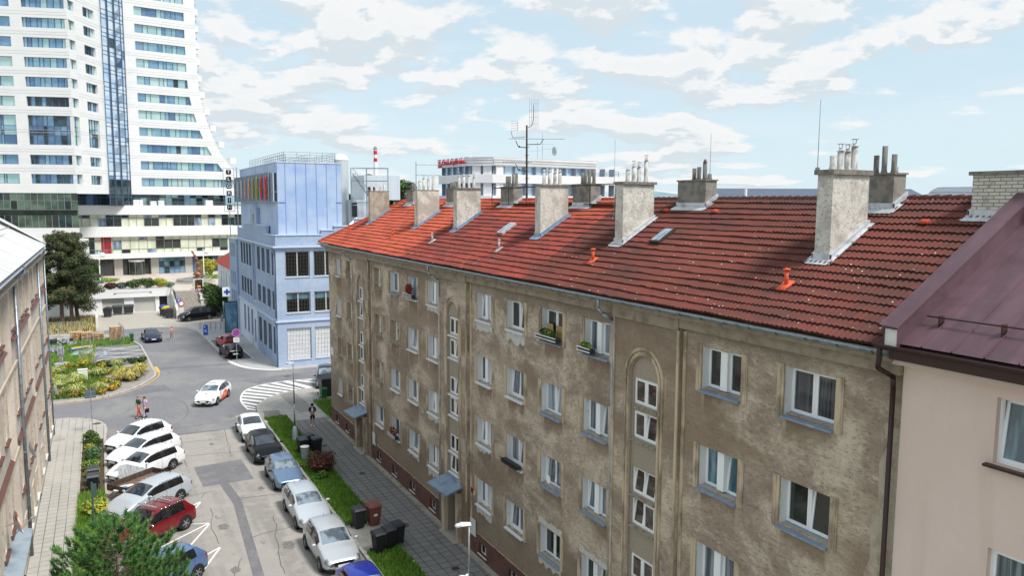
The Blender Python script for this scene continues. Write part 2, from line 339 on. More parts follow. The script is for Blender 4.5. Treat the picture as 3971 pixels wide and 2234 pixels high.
flat('verge',[(-14,88.8),(-1.15,88.8),(-1.1,99.2),(3.3,98.6),(2.1,104),(-14,105.6)],.06,mk('turf','#5f7a34',.95,noises=[((3,3,3),'#4a642a',.4,.65),((.6,.6,1),'#7c8a45',.45,.65)]),.15)
flat('footpath',[(-30,105.6),(2.1,104),(1.6,106),(-2,111.2),(-30,110.6)],.05,M_['concrete'],.1)
flat('dry_bed',[(-30,110.8),(-1,111.6),(-1,124),(-30,124)],.07,mk('drysoil','#a08a55',.95,noises=[((2,2,2),'#7d6a3e',.4,.6),((9,9,9),'#c2a866',.5,.7)]),.15)
# pavement and parking bay by the blue building
fk=smooth_path([(10.3,108),(10.5,105.9),(10.9,95),(11.12,86),(11.3,82.8),(12.2,79.9),(13.6,78.2),(15.2,77.45),(20,77.3),(60,77.2)],5)
flat('pavement_far',fk[1:]+[(60,78.6),(15.3,78.6),(15.3,102),(14.2,112),(9.6,112)],.03,mk('farpave','#b4b4b6',.9,brick=('X','Y',.3,.2,'#908d8a',.012,.05,.5),noises=[((.3,.3,1),'#9b9998',.4,.7,{'amt':.6})]),.1)
struct('white_kerb',pline([p for p in fk if p[1]<84.5 and p[0]<16],.42,.036,off=.22),mk('kerbwhite','#d8d6d2',.8))
struct('kerb_strip',pline([p for p in fk if p[1]>84],.3,.036,off=.16),M_['kerb'])
flat('parking_bay',[(11.35,84.3),(13.7,84.6),(13.2,98.3),(11.1,98.1)],.034,M_['asphalt_dark'])
mb=MB(); line(mb,(11.25,84.1),(13.8,84.5),.14,.04); line(mb,(13.8,84.5),(13.25,98.3),.1,.0412); line(mb,(11.1,98.3),(13.9,98.5),.14,.0425); struct('bay_marking',mb,M_['paint_white'])
mb=MB(); line(mb,(4.28,41.4),(1.6,39.25),.11); line(mb,(4.3,41.3),(3.1,38.9),.1,.0094); line(mb,(3.3,41.75),(4.28,41.42),.09,.0106)
line(mb,(4.22,44.7),(3.0,43.6),.11); line(mb,(4.22,44.6),(3.3,42.6),.1,.0094); line(mb,(4.4,38.15),(3.0,37.0),.11); line(mb,(4.4,38.1),(3.2,35.6),.1,.0094)
line(mb,(6.9,112.0),(8.9,112.6),.12,.016); line(mb,(6.9,112.0),(6.6,113.3),.12,.0172); struct('parking_lines',mb,M_['paint_white'])
# cracks in the old surfacing and rubber marks on the crossroad
def crack(a,b,w,seed,name='road_crack',m='crack',amp=.12,z=.0095):
    r_=random.Random(seed); A=Vector(a); B=Vector(b); n=max(4,int((B-A).length/.45)); d=(B-A).normalized(); nn=Vector((-d.y,d.x)); pts=[]; o=0
    for i in range(n+1): o+=r_.uniform(-amp,amp); o*=.9; p=A.lerp(B,i/n)+nn*o; pts.append((p.x,p.y))
    q=pline(pts,w,z); return struct(name,q,M_[m])
mk('crack','#55534f',.95); mk('rubbermark','#707074',.9); mk('oil','#6d6a66',.8,noises=[((4,4,4),'#7c7975',.4,.6)])
for i,(a,b,w) in enumerate((((4.3,53.5),(9.9,52.6),.03),((5.0,46.0),(1.9,45.2),.03),((6.2,44.2),(9.2,43.4),.035),((5.9,38.5),(9.9,39.6),.03),((5.2,36.5),(3.6,31),.03),((6.9,52),(7.3,58.6),.028),((4.4,57.6),(4.2,51.2),.03),((2.6,56.9),(7,56.2),.025),((6.6,34),(7.4,41),.03),((4.6,43.5),(4.4,38.6),.025),((-.2,60.4),(9.9,61.1),.03),((1.2,67.5),(5.2,73.6),.03),((5.0,86.5),(10.2,88.3),.03),((4.6,93),(9.8,95.2),.03))): crack(a,b,w,i+3)
for i,(x,y,r) in enumerate(((6.9,49.4,.22),(7.6,45.3,.18),(4.9,40.6,.25),(7.4,36.9,.3),(3.9,54.2,.2),(8.3,62.3,.3),(6.1,55.4,.15),(4.7,35.4,.2))):
    struct('oil_stain',(lambda q:(q.face([(x+r*(1+.25*math.sin(3*k+i))*math.cos(2*PI*k/14),y+r*1.6*(1+.2*math.cos(2*k+i))*math.sin(2*PI*k/14),.0102) for k in range(14)]),q)[1])(MB()),M_['oil'])
for off in (0,): struct('tyre_mark',pline([(5.6+off*.5+1.6*math.cos(t)-1.6,66.5+off*.2+4.4*math.sin(t)) for t in [.1*k-1.1 for k in range(22)]],.12,.006),M_['rubbermark'])
# manholes
mh=MB().lathe((0,0,0),[(0,.0),(.3,.004),(.32,.0)],14)
def manhole(x,y,z,lab):
    return solo('manhole_cover',MB().lathe((x,y,z),[(.0,.006),(.29,.006),(.31,0)],14),mat('ironlid','#6b5b4c',.8,.2,noises=[((20,20,20),'#4c4640',.4,.6)]) if 'ironlid' not in M_ else M_['ironlid'],lab,'manhole cover')
M_['ironlid']=mat('ironlid','#6b5b4c',.8,.2,noises=[((20,20,20),'#4c4640',.4,.6)])
manhole(13.05,36.3,.102,'rusty round manhole cover in the dark pavement beside the three black bins')
manhole(12.75,51.2,.102,'rusty round manhole cover in the pavement behind the bins by the lamp post')
manhole(-.85,64.2,.102,'round manhole cover in the pale pavement near the back of the grey road sign')
manhole(15.2,74.3,.008,'dark round manhole cover in the cross street beside the black car at the corner')
manhole(9.1,72.6,.004,'dark round manhole cover in the road to the left of the striped marking')
solo('drain_cover',MB().box(13.3,13.65,44.6,44.9,.1,.106),M_['iron'],'small dark square drain cover in the shaded pavement opposite the basement windows','drain cover')
solo('drain_cover',MB().box(13.35,13.7,30.6,30.9,.1,.106),M_['iron'],'small dark drain cover in the pavement near the foot of the picture','drain cover')
flat('tree_pit',[(-.43,24.5),(1.0,25.2),(1.0,30.4),(-.43,31.2)],.085,M_['soil'],.1)
# distant hills
def hills():
    mb=MB(); n=60; rr=random.Random(3); rows=[]
    for k,(dist,h) in enumerate(((5200,0),(6000,1),(7000,.2))):
        row=[]
        for i in range(n+1):
            a=R(-35+110*i/n); hh=70+38*math.sin(i*.33+.5)+24*math.sin(i*.81+1)+9*math.sin(i*2.1); row.append((dist*math.sin(a),dist*math.cos(a),-20+(h*hh if h else 0)))
        rows.append(row)
    for a,b in zip(rows,rows[1:]):
        for i in range(n): mb.face([a[i],a[i+1],b[i+1],b[i]])
    struct('hills',mb,mat('hills','#7f97a6',1.,noises=[((.004,.004,.004),'#6f8b93',.4,.6)]))  # blue haze of distance is painted into the hill colour
hills()
# ================================================================ the long brown apartment house
pl_n=[((.5,.26,.5),'#b1a18c',.44,.60,{'det':7,'r':.62}),((.42,.34,.55),'#cfc0ac',.44,.63,{'det':10,'r':.74,'dist':.4}),((2.0,1.7,2.6),'#e0d2c0',.53,.72,{'det':8,'r':.75,'amt':.7,'dist':.5}),((1.6,1.6,.05),'#b5a48c',.58,.72,{'amt':.5}),((9,6,16),'#6f5f4d',.48,.72,{'amt':.75,'det':7,'r':.7}),((.22,.16,.45),'#877460',.5,.62,{'amt':.75,'det':6})]
mk('plaster','#988878',.95,noises=pl_n,bump=((5,3.4,9),.9,.045,8))
def weather(m):
    nt=m.node_tree; N=nt.nodes; L=nt.links; b=N['Principled BSDF']; src=b.inputs['Base Color'].links[0].from_socket
    sp=N.new('ShaderNodeSeparateXYZ'); g=N.new('ShaderNodeNewGeometry'); L.new(g.outputs['Position'],sp.inputs[0])
    def Mt(op,a,b_=None):
        n=N.new('ShaderNodeMath'); n.operation=op
        for i,v in enumerate((a,b_)):
            if v is None: continue
            if isinstance(v,(int,float)): n.inputs[i].default_value=v
            else: L.new(v,n.inputs[i])
        return n.outputs[0]
    def noise(sc,det=4,off=0,r=.6):
        mp=N.new('ShaderNodeMapping'); L.new(g.outputs['Position'],mp.inputs[0]); mp.inputs['Scale'].default_value=sc; mp.inputs['Location'].default_value=(off,off,off)
        n=N.new('ShaderNodeTexNoise'); n.inputs['Scale'].default_value=1; n.inputs['Detail'].default_value=det; n.inputs['Roughness'].default_value=r; L.new(mp.outputs[0],n.inputs['Vector']); return n.outputs[0]
    def rng(f,lo,hi,amt=1.):
        r=N.new('ShaderNodeMapRange'); r.interpolation_type='SMOOTHSTEP'; L.new(f,r.inputs[0]); r.inputs[1].default_value=lo; r.inputs[2].default_value=hi; r.inputs[4].default_value=amt; return r.outputs[0]
    def mix(f,a,c):
        n=N.new('ShaderNodeMix'); n.data_type='RGBA'; L.new(f,n.inputs[0]); L.new(a,n.inputs[6]); n.inputs[7].default_value=(*hx(c),1); return n.outputs[2]
    fy=Mt('ABSOLUTE',Mt('SUBTRACT',Mt('PINGPONG',Mt('SUBTRACT',sp.outputs[1],12.83),1.495),0.)) # distance to the middle of the nearest window
    fz=Mt('MODULO',Mt('SUBTRACT',14.28,sp.outputs[2]),2.9)                                        # metres below the nearest sill
    w1=rng(Mt('ADD',fy,Mt('MULTIPLY',noise((2,2,1.2),4,3),.5)),1.12,.92); h1=rng(Mt('ADD',fz,Mt('MULTIPLY',noise((.6,.6,.6),5,8),2.6)),2.15,1.55)
    c=mix(Mt('MULTIPLY',Mt('MULTIPLY',w1,h1),.75),src,'#7d6b56')
    edge=rng(Mt('ABSOLUTE',Mt('SUBTRACT',fy,.74)),.10,.02); h2=rng(Mt('ADD',fz,Mt('MULTIPLY',noise((1.1,1.1,.2),3,5),2.4)),2.3,1.2)
    c=mix(Mt('MULTIPLY',Mt('MULTIPLY',edge,h2),.5),c,'#cbbda8')
    # smoother dark render along the ground floor, darker noise-edged band under the eaves
    low=rng(Mt('ADD',sp.outputs[2],Mt('MULTIPLY',noise((.35,.35,.5),6,12),4.5)),6.6,4.9,.8); c=mix(low,c,'#82725f')
    top=rng(Mt('ADD',sp.outputs[2],Mt('MULTIPLY',noise((.5,.5,.8),5,15),1.2)),12.9,13.7,.75); c=mix(top,c,'#7c6f60')
    crack=noise((1.4,1.4,1.4),7,22,.62); ck=rng(Mt('ABSOLUTE',Mt('SUBTRACT',crack,.5)),.006,.0,.55); c=mix(ck,c,'#5a4d3f')
    L.new(c,b.inputs['Base Color'])
weather(M_['plaster'])
mk('plaster_smooth','#a59888',.95,noises=[((20,20,20),'#7b7263',.4,.7,{'amt':.5}),((.8,.8,.3),'#a09683',.5,.7,{'amt':.6})],bump=(60,.3,.006))
mk('mould','#c9b69c',.9,noises=[((2,2,.8),'#8a7b68',.4,.65),((9,9,9),'#bfb19b',.55,.7,{'amt':.6})],bump=(25,.3,.01))
mk('cornice','#9c8f7d',.9,noises=[((3,3,3),'#7f7463',.42,.68),((.7,.7,6),'#a39885',.5,.7,{'amt':.6})],bump=(20,.2,.01))
mk('plinth','#6b4a42',.9,noises=[((2,1,2),'#5a3d37',.4,.65),((12,12,12),'#7b5a50',.5,.75,{'amt':.6})],bump=(30,.2,.01))
mk('reveal_white','#dedfe0',.7,noises=[((5,5,2.5),'#a89b8b',.62,.75,{'amt':.8})])
mk('reveal_beige','#b5a68f',.9,noises=[((5,5,3),'#8b7d6a',.45,.7)])
mk('sill_white','#d9dde2',.4,noises=[((8,8,8),'#aaa8a4',.6,.75,{'amt':.7})]); mk('sill_blue','#8292a8',.45,.1,noises=[((6,6,6),'#98a6b8',.5,.7)]); mk('sill_stone','#98907f',.9,noises=[((7,7,7),'#776f60',.45,.65)])
mk('repair','#c9c6c0',.9,noises=[((6,6,6),'#b3aea5',.45,.7)])
mk('frame_white','#eff1f3',.35); mk('frame_old','#cfc8bb',.7,noises=[((9,9,5),'#8d8172',.5,.68)])
def glass(name,a,b,sc,lo=.4,hi=.6,rough=.06,metal=.0,spec=1.,coat=.0): return mk(name,a,rough,metal,spec,noises=[(sc,b,lo,hi)],coat=coat)
glass('pane_dark','#15181c','#2b2e33',(1.2,1.2,.8)); glass('pane_curtain','#3a4650','#7e8b95',(1,9,.3),.42,.58); glass('pane_light','#69798a','#9fb0bf',(1.5,6,.6)); glass('pane_teal','#3d5a69','#6e93a4',(1.2,4,.6))
mk('pane_blind','#b79a5e',.6,noises=[((.1,.1,30),'#8d7440',.4,.6)]); glass('pane_stair','#1b1a1a','#5d4a3c',(2,2,4),.5,.62)
mk('gutter','#8d98a3',.4,.5,noises=[((4,4,4),'#727b85',.45,.7)])
FX=15.0
bld=thing('apartment_building','long four-storey apartment house with stained brown plaster and a red tiled roof','apartment building',(20,34,0))
T=lambda u,d,z:(FX-d,u,z)
TB=lambda u,d,z:(FX-.13-d,u,z)
SILL=[11.38,8.50,5.60,2.68]; HW=1.2
cols=[(54.72,1.05),(51.92,1.45),(45.78,1.5),(42.76,1.5),(39.8,1.5),(36.84,1.5),(30.8,1.5),(27.86,1.5),(24.93,1.5),(21.93,1.5),(15.85,1.5),(12.83,1.5)]
bays=[(47.3,50.9),(32.4,35.7),(17.45,20.75)]
ops=[]
for cy,w in cols:
    for s in SILL:
        if s<5 and cy in (999,): continue
        ops.append((cy-w/2,cy+w/2,s,s+HW))
bops=[(c-.42,c+.42,.32,.86) for c in (55.6,53.0,45.95,43.0,40.0,37.0,30.9,27.9,24.9,22.0,15.9,12.9)]
body=MB()
segs=[(10.35,17.45),(20.75,32.4),(35.7,47.3),(50.9,57.4)]
for a,b in segs:
    wall(body,T,a,b,1.2,13.75,[o for o in ops if a<o[0]<b],.34)
for a,b in segs:
    wall(body,lambda u,d,z:(FX-.05-d,u,z),a,b,0,1.2,[o for o in bops if a<o[0]<b],.3,2,2); body.face([(FX-.05,a,1.2),(FX-.05,b,1.2),(FX,b,1.2),(FX,a,1.2)],4)
# stair bays: projecting, with a sunk arched panel that holds the stair windows
def arch(mb,c,w,z0,zs,r,n=14):
    return [(c-r*math.cos(PI*i/n),zs+r*math.sin(PI*i/n)) for i in range(n+1)]
stair=[(11.08,10.22),(10.0,9.1),(8.12,7.26),(7.1,6.2),(5.22,4.36),(4.2,3.3)]
swin=[]
for a,b in bays:
    c=(a+b)/2+(.0); r=.68; zs=11.14
    wall(body,TB,a,b,0,13.75,[(c-r,c+r,2.75,zs+r),(c-.62,c+.62,.12,2.3)],.0,0,0)
    A=arch(body,c,0,0,zs,r)
    for (u0,z0),(u1,z1) in zip(A,A[1:]): body.face([TB(u0,0,z0),TB(u1,0,z1),TB(u1,0,zs+r),TB(u0,0,zs+r)],0); body.face([TB(u0,0,z0),TB(u0,-.08,z0),TB(u1,-.08,z1),TB(u1,0,z1)],3)
    for u in (c-r,c+r): body.face([TB(u,0,2.75),TB(u,-.08,2.75),TB(u,-.08,zs),TB(u,0,zs)],3)
    so=[(c-.6,c+.6,z1,z0) for z0,z1 in stair]; swin+=[(c,z1,z0-z1) for z0,z1 in stair]
    TP=lambda u,d,z:(FX-.13+.08-d,u,z)
    wall(body,TP,c-r,c+r,2.75,zs,so,.16,3,3); body.face([TP(u,0,z) for u,z in A],3)
    for u in (a,b): body.face([TB(u,0,0),TB(u,-.13,0),TB(u,-.13,13.75),TB(u,0,13.75)],0)
    # doorway
    for u in (c-.62,c+.62): body.face([TB(u,0,.12),TB(u,-.55,.12),TB(u,-.55,2.3),TB(u,0,2.3)],3)
    body.face([TB(c-.62,0,2.3),TB(c-.62,-.55,2.3),TB(c+.62,-.55,2.3),TB(c+.62,0,2.3)],3)
    body.box(FX-.55,FX+.4,c-.95,c+.95,0,.12,5)
# other walls of the block
body.face([(FX,57.4,0),(24.3,57.4,0),(24.3,57.4,13.75),(FX,57.4,13.75)],0); body.face([(24.3,10.35,0),(24.3,57.4,0),(24.3,57.4,13.75),(24.3,10.35,13.75)],0)
body.face([(FX,10.35,0),(24.3,10.35,0),(24.3,10.35,13.75),(19.5,10.35,16.6),(FX,10.35,13.75)],0)
body.face([(15.5,10.4,.5),(15.5,57.3,.5),(15.5,57.3,13.6),(15.5,10.4,13.6)],6)
part('facade',body,[M_['plaster'],M_['reveal_beige'],M_['plinth'],M_['plaster_smooth'],M_['mould'],M_['concrete'],M_['pane_dark']],bld)
# arch mouldings, edge strips, cornice
for a,b in bays:
    c=(a+b)/2; mo=MB()
    for r,d,w in ((.78,.05,.07),(.93,.07,.06)):
        A=arch(mo,c,0,0,11.14,r,18)
        P=[(c-r,2.75)]+A+[(c+r,2.75)]
        for (u0,z0),(u1,z1) in zip(P,P[1:]): mo.cyl(TB(u0,.0,z0),TB(u1,.0,z1),w,w,6)
    for u in (a+.05,b-.05): mo.box(FX-.17,FX-.131,u-.05,u+.05,2.4,12.9)
    for u in (c-.85,c+.85): mo.box(FX-.34,FX-.131,u-.16,u+.16,.12,2.62)
    mo.box(FX-.30,FX-.131,c-1.05,c+1.05,2.42,2.60); part('arch_moulding',mo,M_['mould'],bld)
for u0,u1 in ((17.28,17.42),(32.1,32.3),(46.95,47.25)): part('pilaster_strip',MB().box(FX-.03,FX-.001,u0,u1,1.3,12.9),M_['mould'],bld)
co=MB()
co.box(FX-.19,FX+.1,10.35,57.6,13.0,13.32); co.box(FX-.47,FX+.1,10.35,57.85,13.325,13.42); co.box(FX-.50,FX-.42,10.35,57.9,13.42,13.56)
co.box(FX,24.8,57.41,57.9,13.325,13.42)
for a,b in bays: co.box(FX-.22,FX-.191,a,b,12.92,13.3)
part('cornice',co,M_['cornice'],bld)
# window surrounds: fluted strips left and right, plaster repairs
rr=random.Random(11)
def surround(cy,w,s,parent):
    fl=MB()
    for sg in (-1,1):
        u0=cy+sg*w/2; fl=MB()
        for k,(o,ww,d) in enumerate(((.03,.09,.03),(.12,.08,.045),(.20,.04,.03))):
            a,b=sorted((u0+sg*o,u0+sg*(o+ww))); fl.box(FX-d,FX-.0005,a,b,s-.12+.01*k,s+HW+.04)
        part('surround',fl,M_['mould'],parent)
REP=[]
def patch(mb,cy,w,z0,z1,seed,up=False):
    r2=random.Random(seed); n=9; top=[(cy+w*(i/n-.5),z1) for i in range(n+1)]; bot=[(cy+w*(i/n-.5),z0+r2.uniform(-.12,.12)*(1 if 0<i<n else .3)) for i in range(n+1)]
    if up: bot=[(u,z0) for u,_ in top]; top=[(u,z1+r2.uniform(-.05,.08)) for u,_ in top]
    for i in range(n): mb.face([(FX-.012,bot[i][0],bot[i][1]),(FX-.012,bot[i+1][0],bot[i+1][1]),(FX-.012,top[i+1][0],top[i+1][1]),(FX-.012,top[i][0],top[i][1])])
for cy,s,h in ((36.84,11.38,.34),(30.8,11.38,.42),(27.86,11.38,.42),(36.84,5.6,.3),(36.84,2.68,.45),(30.8,2.68,.35),(39.8,2.68,.25),(30.8,5.6,.18)): (lambda m:(patch(m,cy,1.6,s-.1-h,s-.06,int(cy*10+s)),part('plaster_repair',m,M_['repair'],bld)))(MB())
for cy,s in ((24.93,2.68),(21.93,2.68)): (lambda m:(patch(m,cy,1.8,s+HW+.02,s+HW+.25,int(cy),True),part('plaster_repair',m,M_['repair'],bld)))(MB()); (lambda m:(patch(m,cy,1.7,s-.42,s-.06,int(cy)+1),part('plaster_repair',m,M_['repair'],bld)))(MB())
strip_=MB(); r3=random.Random(4); n=26; L_=[(10.62+.0,.2+11.6*i/n) for i in range(n+1)]; W_=[.28+.22*r3.random()+(.25 if 3<i<22 else 0) for i in range(n+1)]
for i in range(n): strip_.face([(FX-.01,10.36,L_[i][1]),(FX-.01,10.36+W_[i],L_[i][1]),(FX-.01,10.36+W_[i+1],L_[i+1][1]),(FX-.01,10.36,L_[i+1][1])])
part('edge_repair',strip_,mk('repair_strip','#b0a593',.95,noises=[((2.5,2.5,1.5),'#9a8d7a',.42,.62),((9,9,9),'#c2b8a8',.5,.7,{'amt':.6})],bump=((5,3.4,9),.5,.03,6)),bld)

# ---- windows
def sash(mb,u0,u1,z0,z1,d,tilt=0.,fw=.055,m=0,pm=1,pb=None):
    """frame ring with a pane; tilt leans the head inwards"""
    def TT(u,dd,z): return (FX-(d+dd-tilt*(z-z0)/(z1-z0)),u,z)
    for a,b,c,e in ((u0,u1,z0,z0+fw),(u0,u1,z1-fw,z1),(u0,u0+fw,z0+fw,z1-fw),(u1-fw,u1,z0+fw,z1-fw)): mb.box(a,b,0,.05,c,e,m,lambda x,y,z:TT(x,y,z))
    pb.face([TT(u0+fw,.02,z0+fw),TT(u1-fw,.02,z0+fw),TT(u1-fw,.02,z1-fw),TT(u0+fw,.02,z1-fw)],0)
def window(cy,w,s,h,kind,seed,sill,dx=0.):
    global FX
    F0=FX; FX=F0+dx
    r=random.Random(seed); d=-.27 if kind!='S' else -.08; fr=MB(); pa=MB(); u0,u1=cy-w/2,cy+w/2
    old=kind=='O'
    for a,b,c,e in ((u0,u1,s,s+.05),(u0,u1,s+h-.05,s+h),(u0,u0+.05,s+.05,s+h-.05),(u1-.05,u1,s+.05,s+h-.05)): fr.box(a,b,d-.03,d+.03,c,e,0,lambda x,y,z:(FX-y,x,z))
    cen=.26 if kind in 'BO' and w>1.2 else .05
    fr.box(cy-cen/2,cy+cen/2,d-.03,(d+.17 if cen>.1 else d+.035),s+.05,s+h-.05,0,lambda x,y,z:(FX-y,x,z))
    tl=[r.random()<.28 for _ in (0,1)]
    if kind=='O':
        for q in (.33,.66): fr.box(u0+.05+q*.5*(w-.3),u0+.08+q*.5*(w-.3),d,d+.05,s+.05,s+h-.05,0,lambda x,y,z:(FX-y,x,z))
    for i,(a,b) in enumerate(((u0+.05,cy-cen/2),(cy+cen/2,u1-.05))):
        sash(fr,a,b,s+.05,s+h-.05,d,.11 if tl[i] and kind!='O' else 0,.055,0,1,pa)
    wn=part('window',fr,M_['frame_old'] if old else M_['frame_white'],bld)
    pm=r.choice(['pane_dark','pane_curtain','pane_curtain','pane_light','pane_teal','pane_curtain']) if kind!='S' else 'pane_stair'
    if (cy,s) in special: pm=special[(cy,s)]
    part('pane',pa,M_[pm],wn)
    si=MB(); o=.12 if kind!='S' else .1
    si.prism([(0,-.0),(.0,.0)],0,0) if False else None
    a,b=u0-.03,u1+.03; z=s
    c8=[(FX+.25,a,z+.02),(FX+.25,b,z+.02),(FX-o,b,z-.06),(FX-o,a,z-.06),(FX+.25,a,z-.03),(FX+.25,b,z-.03),(FX-o,b,z-.115),(FX-o,a,z-.115)]
    for f in ((0,1,2,3),(7,6,5,4),(3,2,6,7),(0,3,7,4),(1,5,6,2)): si.face([c8[i] for i in f])
    part('sill',si,M_[sill],wn)
    if kind!='S':   # painted linings of the opening
        surround(cy,w,s,wn); li=MB(); m_=.004
        li.face([(FX-.0,u1-m_,s),(FX+.33,u1-m_,s),(FX+.33,u1-m_,s+h),(FX-.0,u1-m_,s+h)]); li.face([(FX,u0+m_,s),(FX+.33,u0+m_,s),(FX+.33,u0+m_,s+h),(FX,u0+m_,s+h)]); li.face([(FX,u0,s+h-m_),(FX+.33,u0,s+h-m_),(FX+.33,u1,s+h-m_),(FX,u1,s+h-m_)])
        part('lining',li,M_['reveal_white'] if not old else M_['reveal_beige'],wn)
    FX=F0
mk('pane_drape','#23272d',.05,0,1.,noises=[((9,16,.25),'#4d545c',.42,.62)])
special={(12.83,11.38):'pane_drape',(12.83,8.5):'pane_dark',(15.85,11.38):'pane_dark',(24.93,11.38):'pane_dark',(24.93,2.68):'pane_dark',(21.93,2.68):'pane_dark',(54.72,5.6):'pane_dark'}
kinds={}
for ci,(cy,w) in enumerate(cols):
    for si,s in enumerate(SILL):
        k='B' if cy in (36.84,30.8,21.93,15.85) else 'N'
        if cy in (51.92,) or (cy==45.78 and si in (0,1,2)) or (cy==42.76 and si==1) or (cy==54.72 and si in(2,)): k='O'
        sill='sill_white' if cy>26 else 'sill_blue'
        if k=='O': sill='sill_stone'
        if cy==42.76 and si==0: sill='sill_blue'
        window(cy,w,s,HW,k,ci*7+si*3,sill)
for i,(c,z,h) in enumerate(swin): window(c,1.2,z,h,'S',100+i,'sill_white' if c>25 else 'sill_stone',-.05)
for c in [o for o in bops]:
    u0,u1=c[0],c[1]; fr=MB(); z=c[2]
    for a,b,e,f in ((u0,u1,z,z+.04),(u0,u1,z+.5,z+.54),(u0,u0+.04,z,z+.54),(u1-.04,u1,z,z+.54),((u0+u1)/2-.03,(u0+u1)/2+.03,z+.04,z+.5)): fr.box(FX+.1,FX+.14,a,b,e,f)
    fr.box(FX-.10,FX+.12,u0-.02,u1+.02,z-.03,z-.001)
    w_=part('basement_window',fr,M_['white_dirty'],bld); part('pane',(lambda q:(q.face([(FX+.13,u0,z),(FX+.13,u1,z),(FX+.13,u1,z+.54),(FX+.13,u0,z+.54)]),q)[1])(MB()),M_['pane_dark'],w_)
# doors and canopies
for a,b in bays:
    c=(a+b)/2; d=MB(); x=FX+.30
    d.box(x,x+.06,c-.62,c+.62,.12,2.3,0)
    for s in (-1,1): 
        for zz in (.3,1.0,1.7): d.box(x-.03,x-.001,c+s*.32-.22,c+s*.32+.22,zz,zz+.5,1)
    dr=part('door',d,[mk('doorwood','#2d2823',.6) if 'doorwood' not in M_ else M_['doorwood'],M_['pane_dark']],bld)
    part('handle',MB().cyl((x-.06,c-.05,1.0),(x-.06,c-.05,1.25),.015),M_['steel'],dr)
    cn=MB(); n=8; P=[]
    y0,y1=c-1.12,c+1.0; xo=FX-1.12
    P=[(FX-.13,y0,2.98),(FX-.13,y1,2.98),(xo,y1,2.70),(xo+.12,y0-.0,2.70)]
    P2=[(p[0],p[1],p[2]-.09) for p in P]
    cn.face(P); cn.face(P2[::-1])
    for i in range(4): j=(i+1)%4; cn.face([P[i],P2[i],P2[j],P[j]])
    cn.box(FX-.16,FX-.131,y0,y1,2.98,3.14)
    part('canopy',cn,M_['zincblue'],bld)
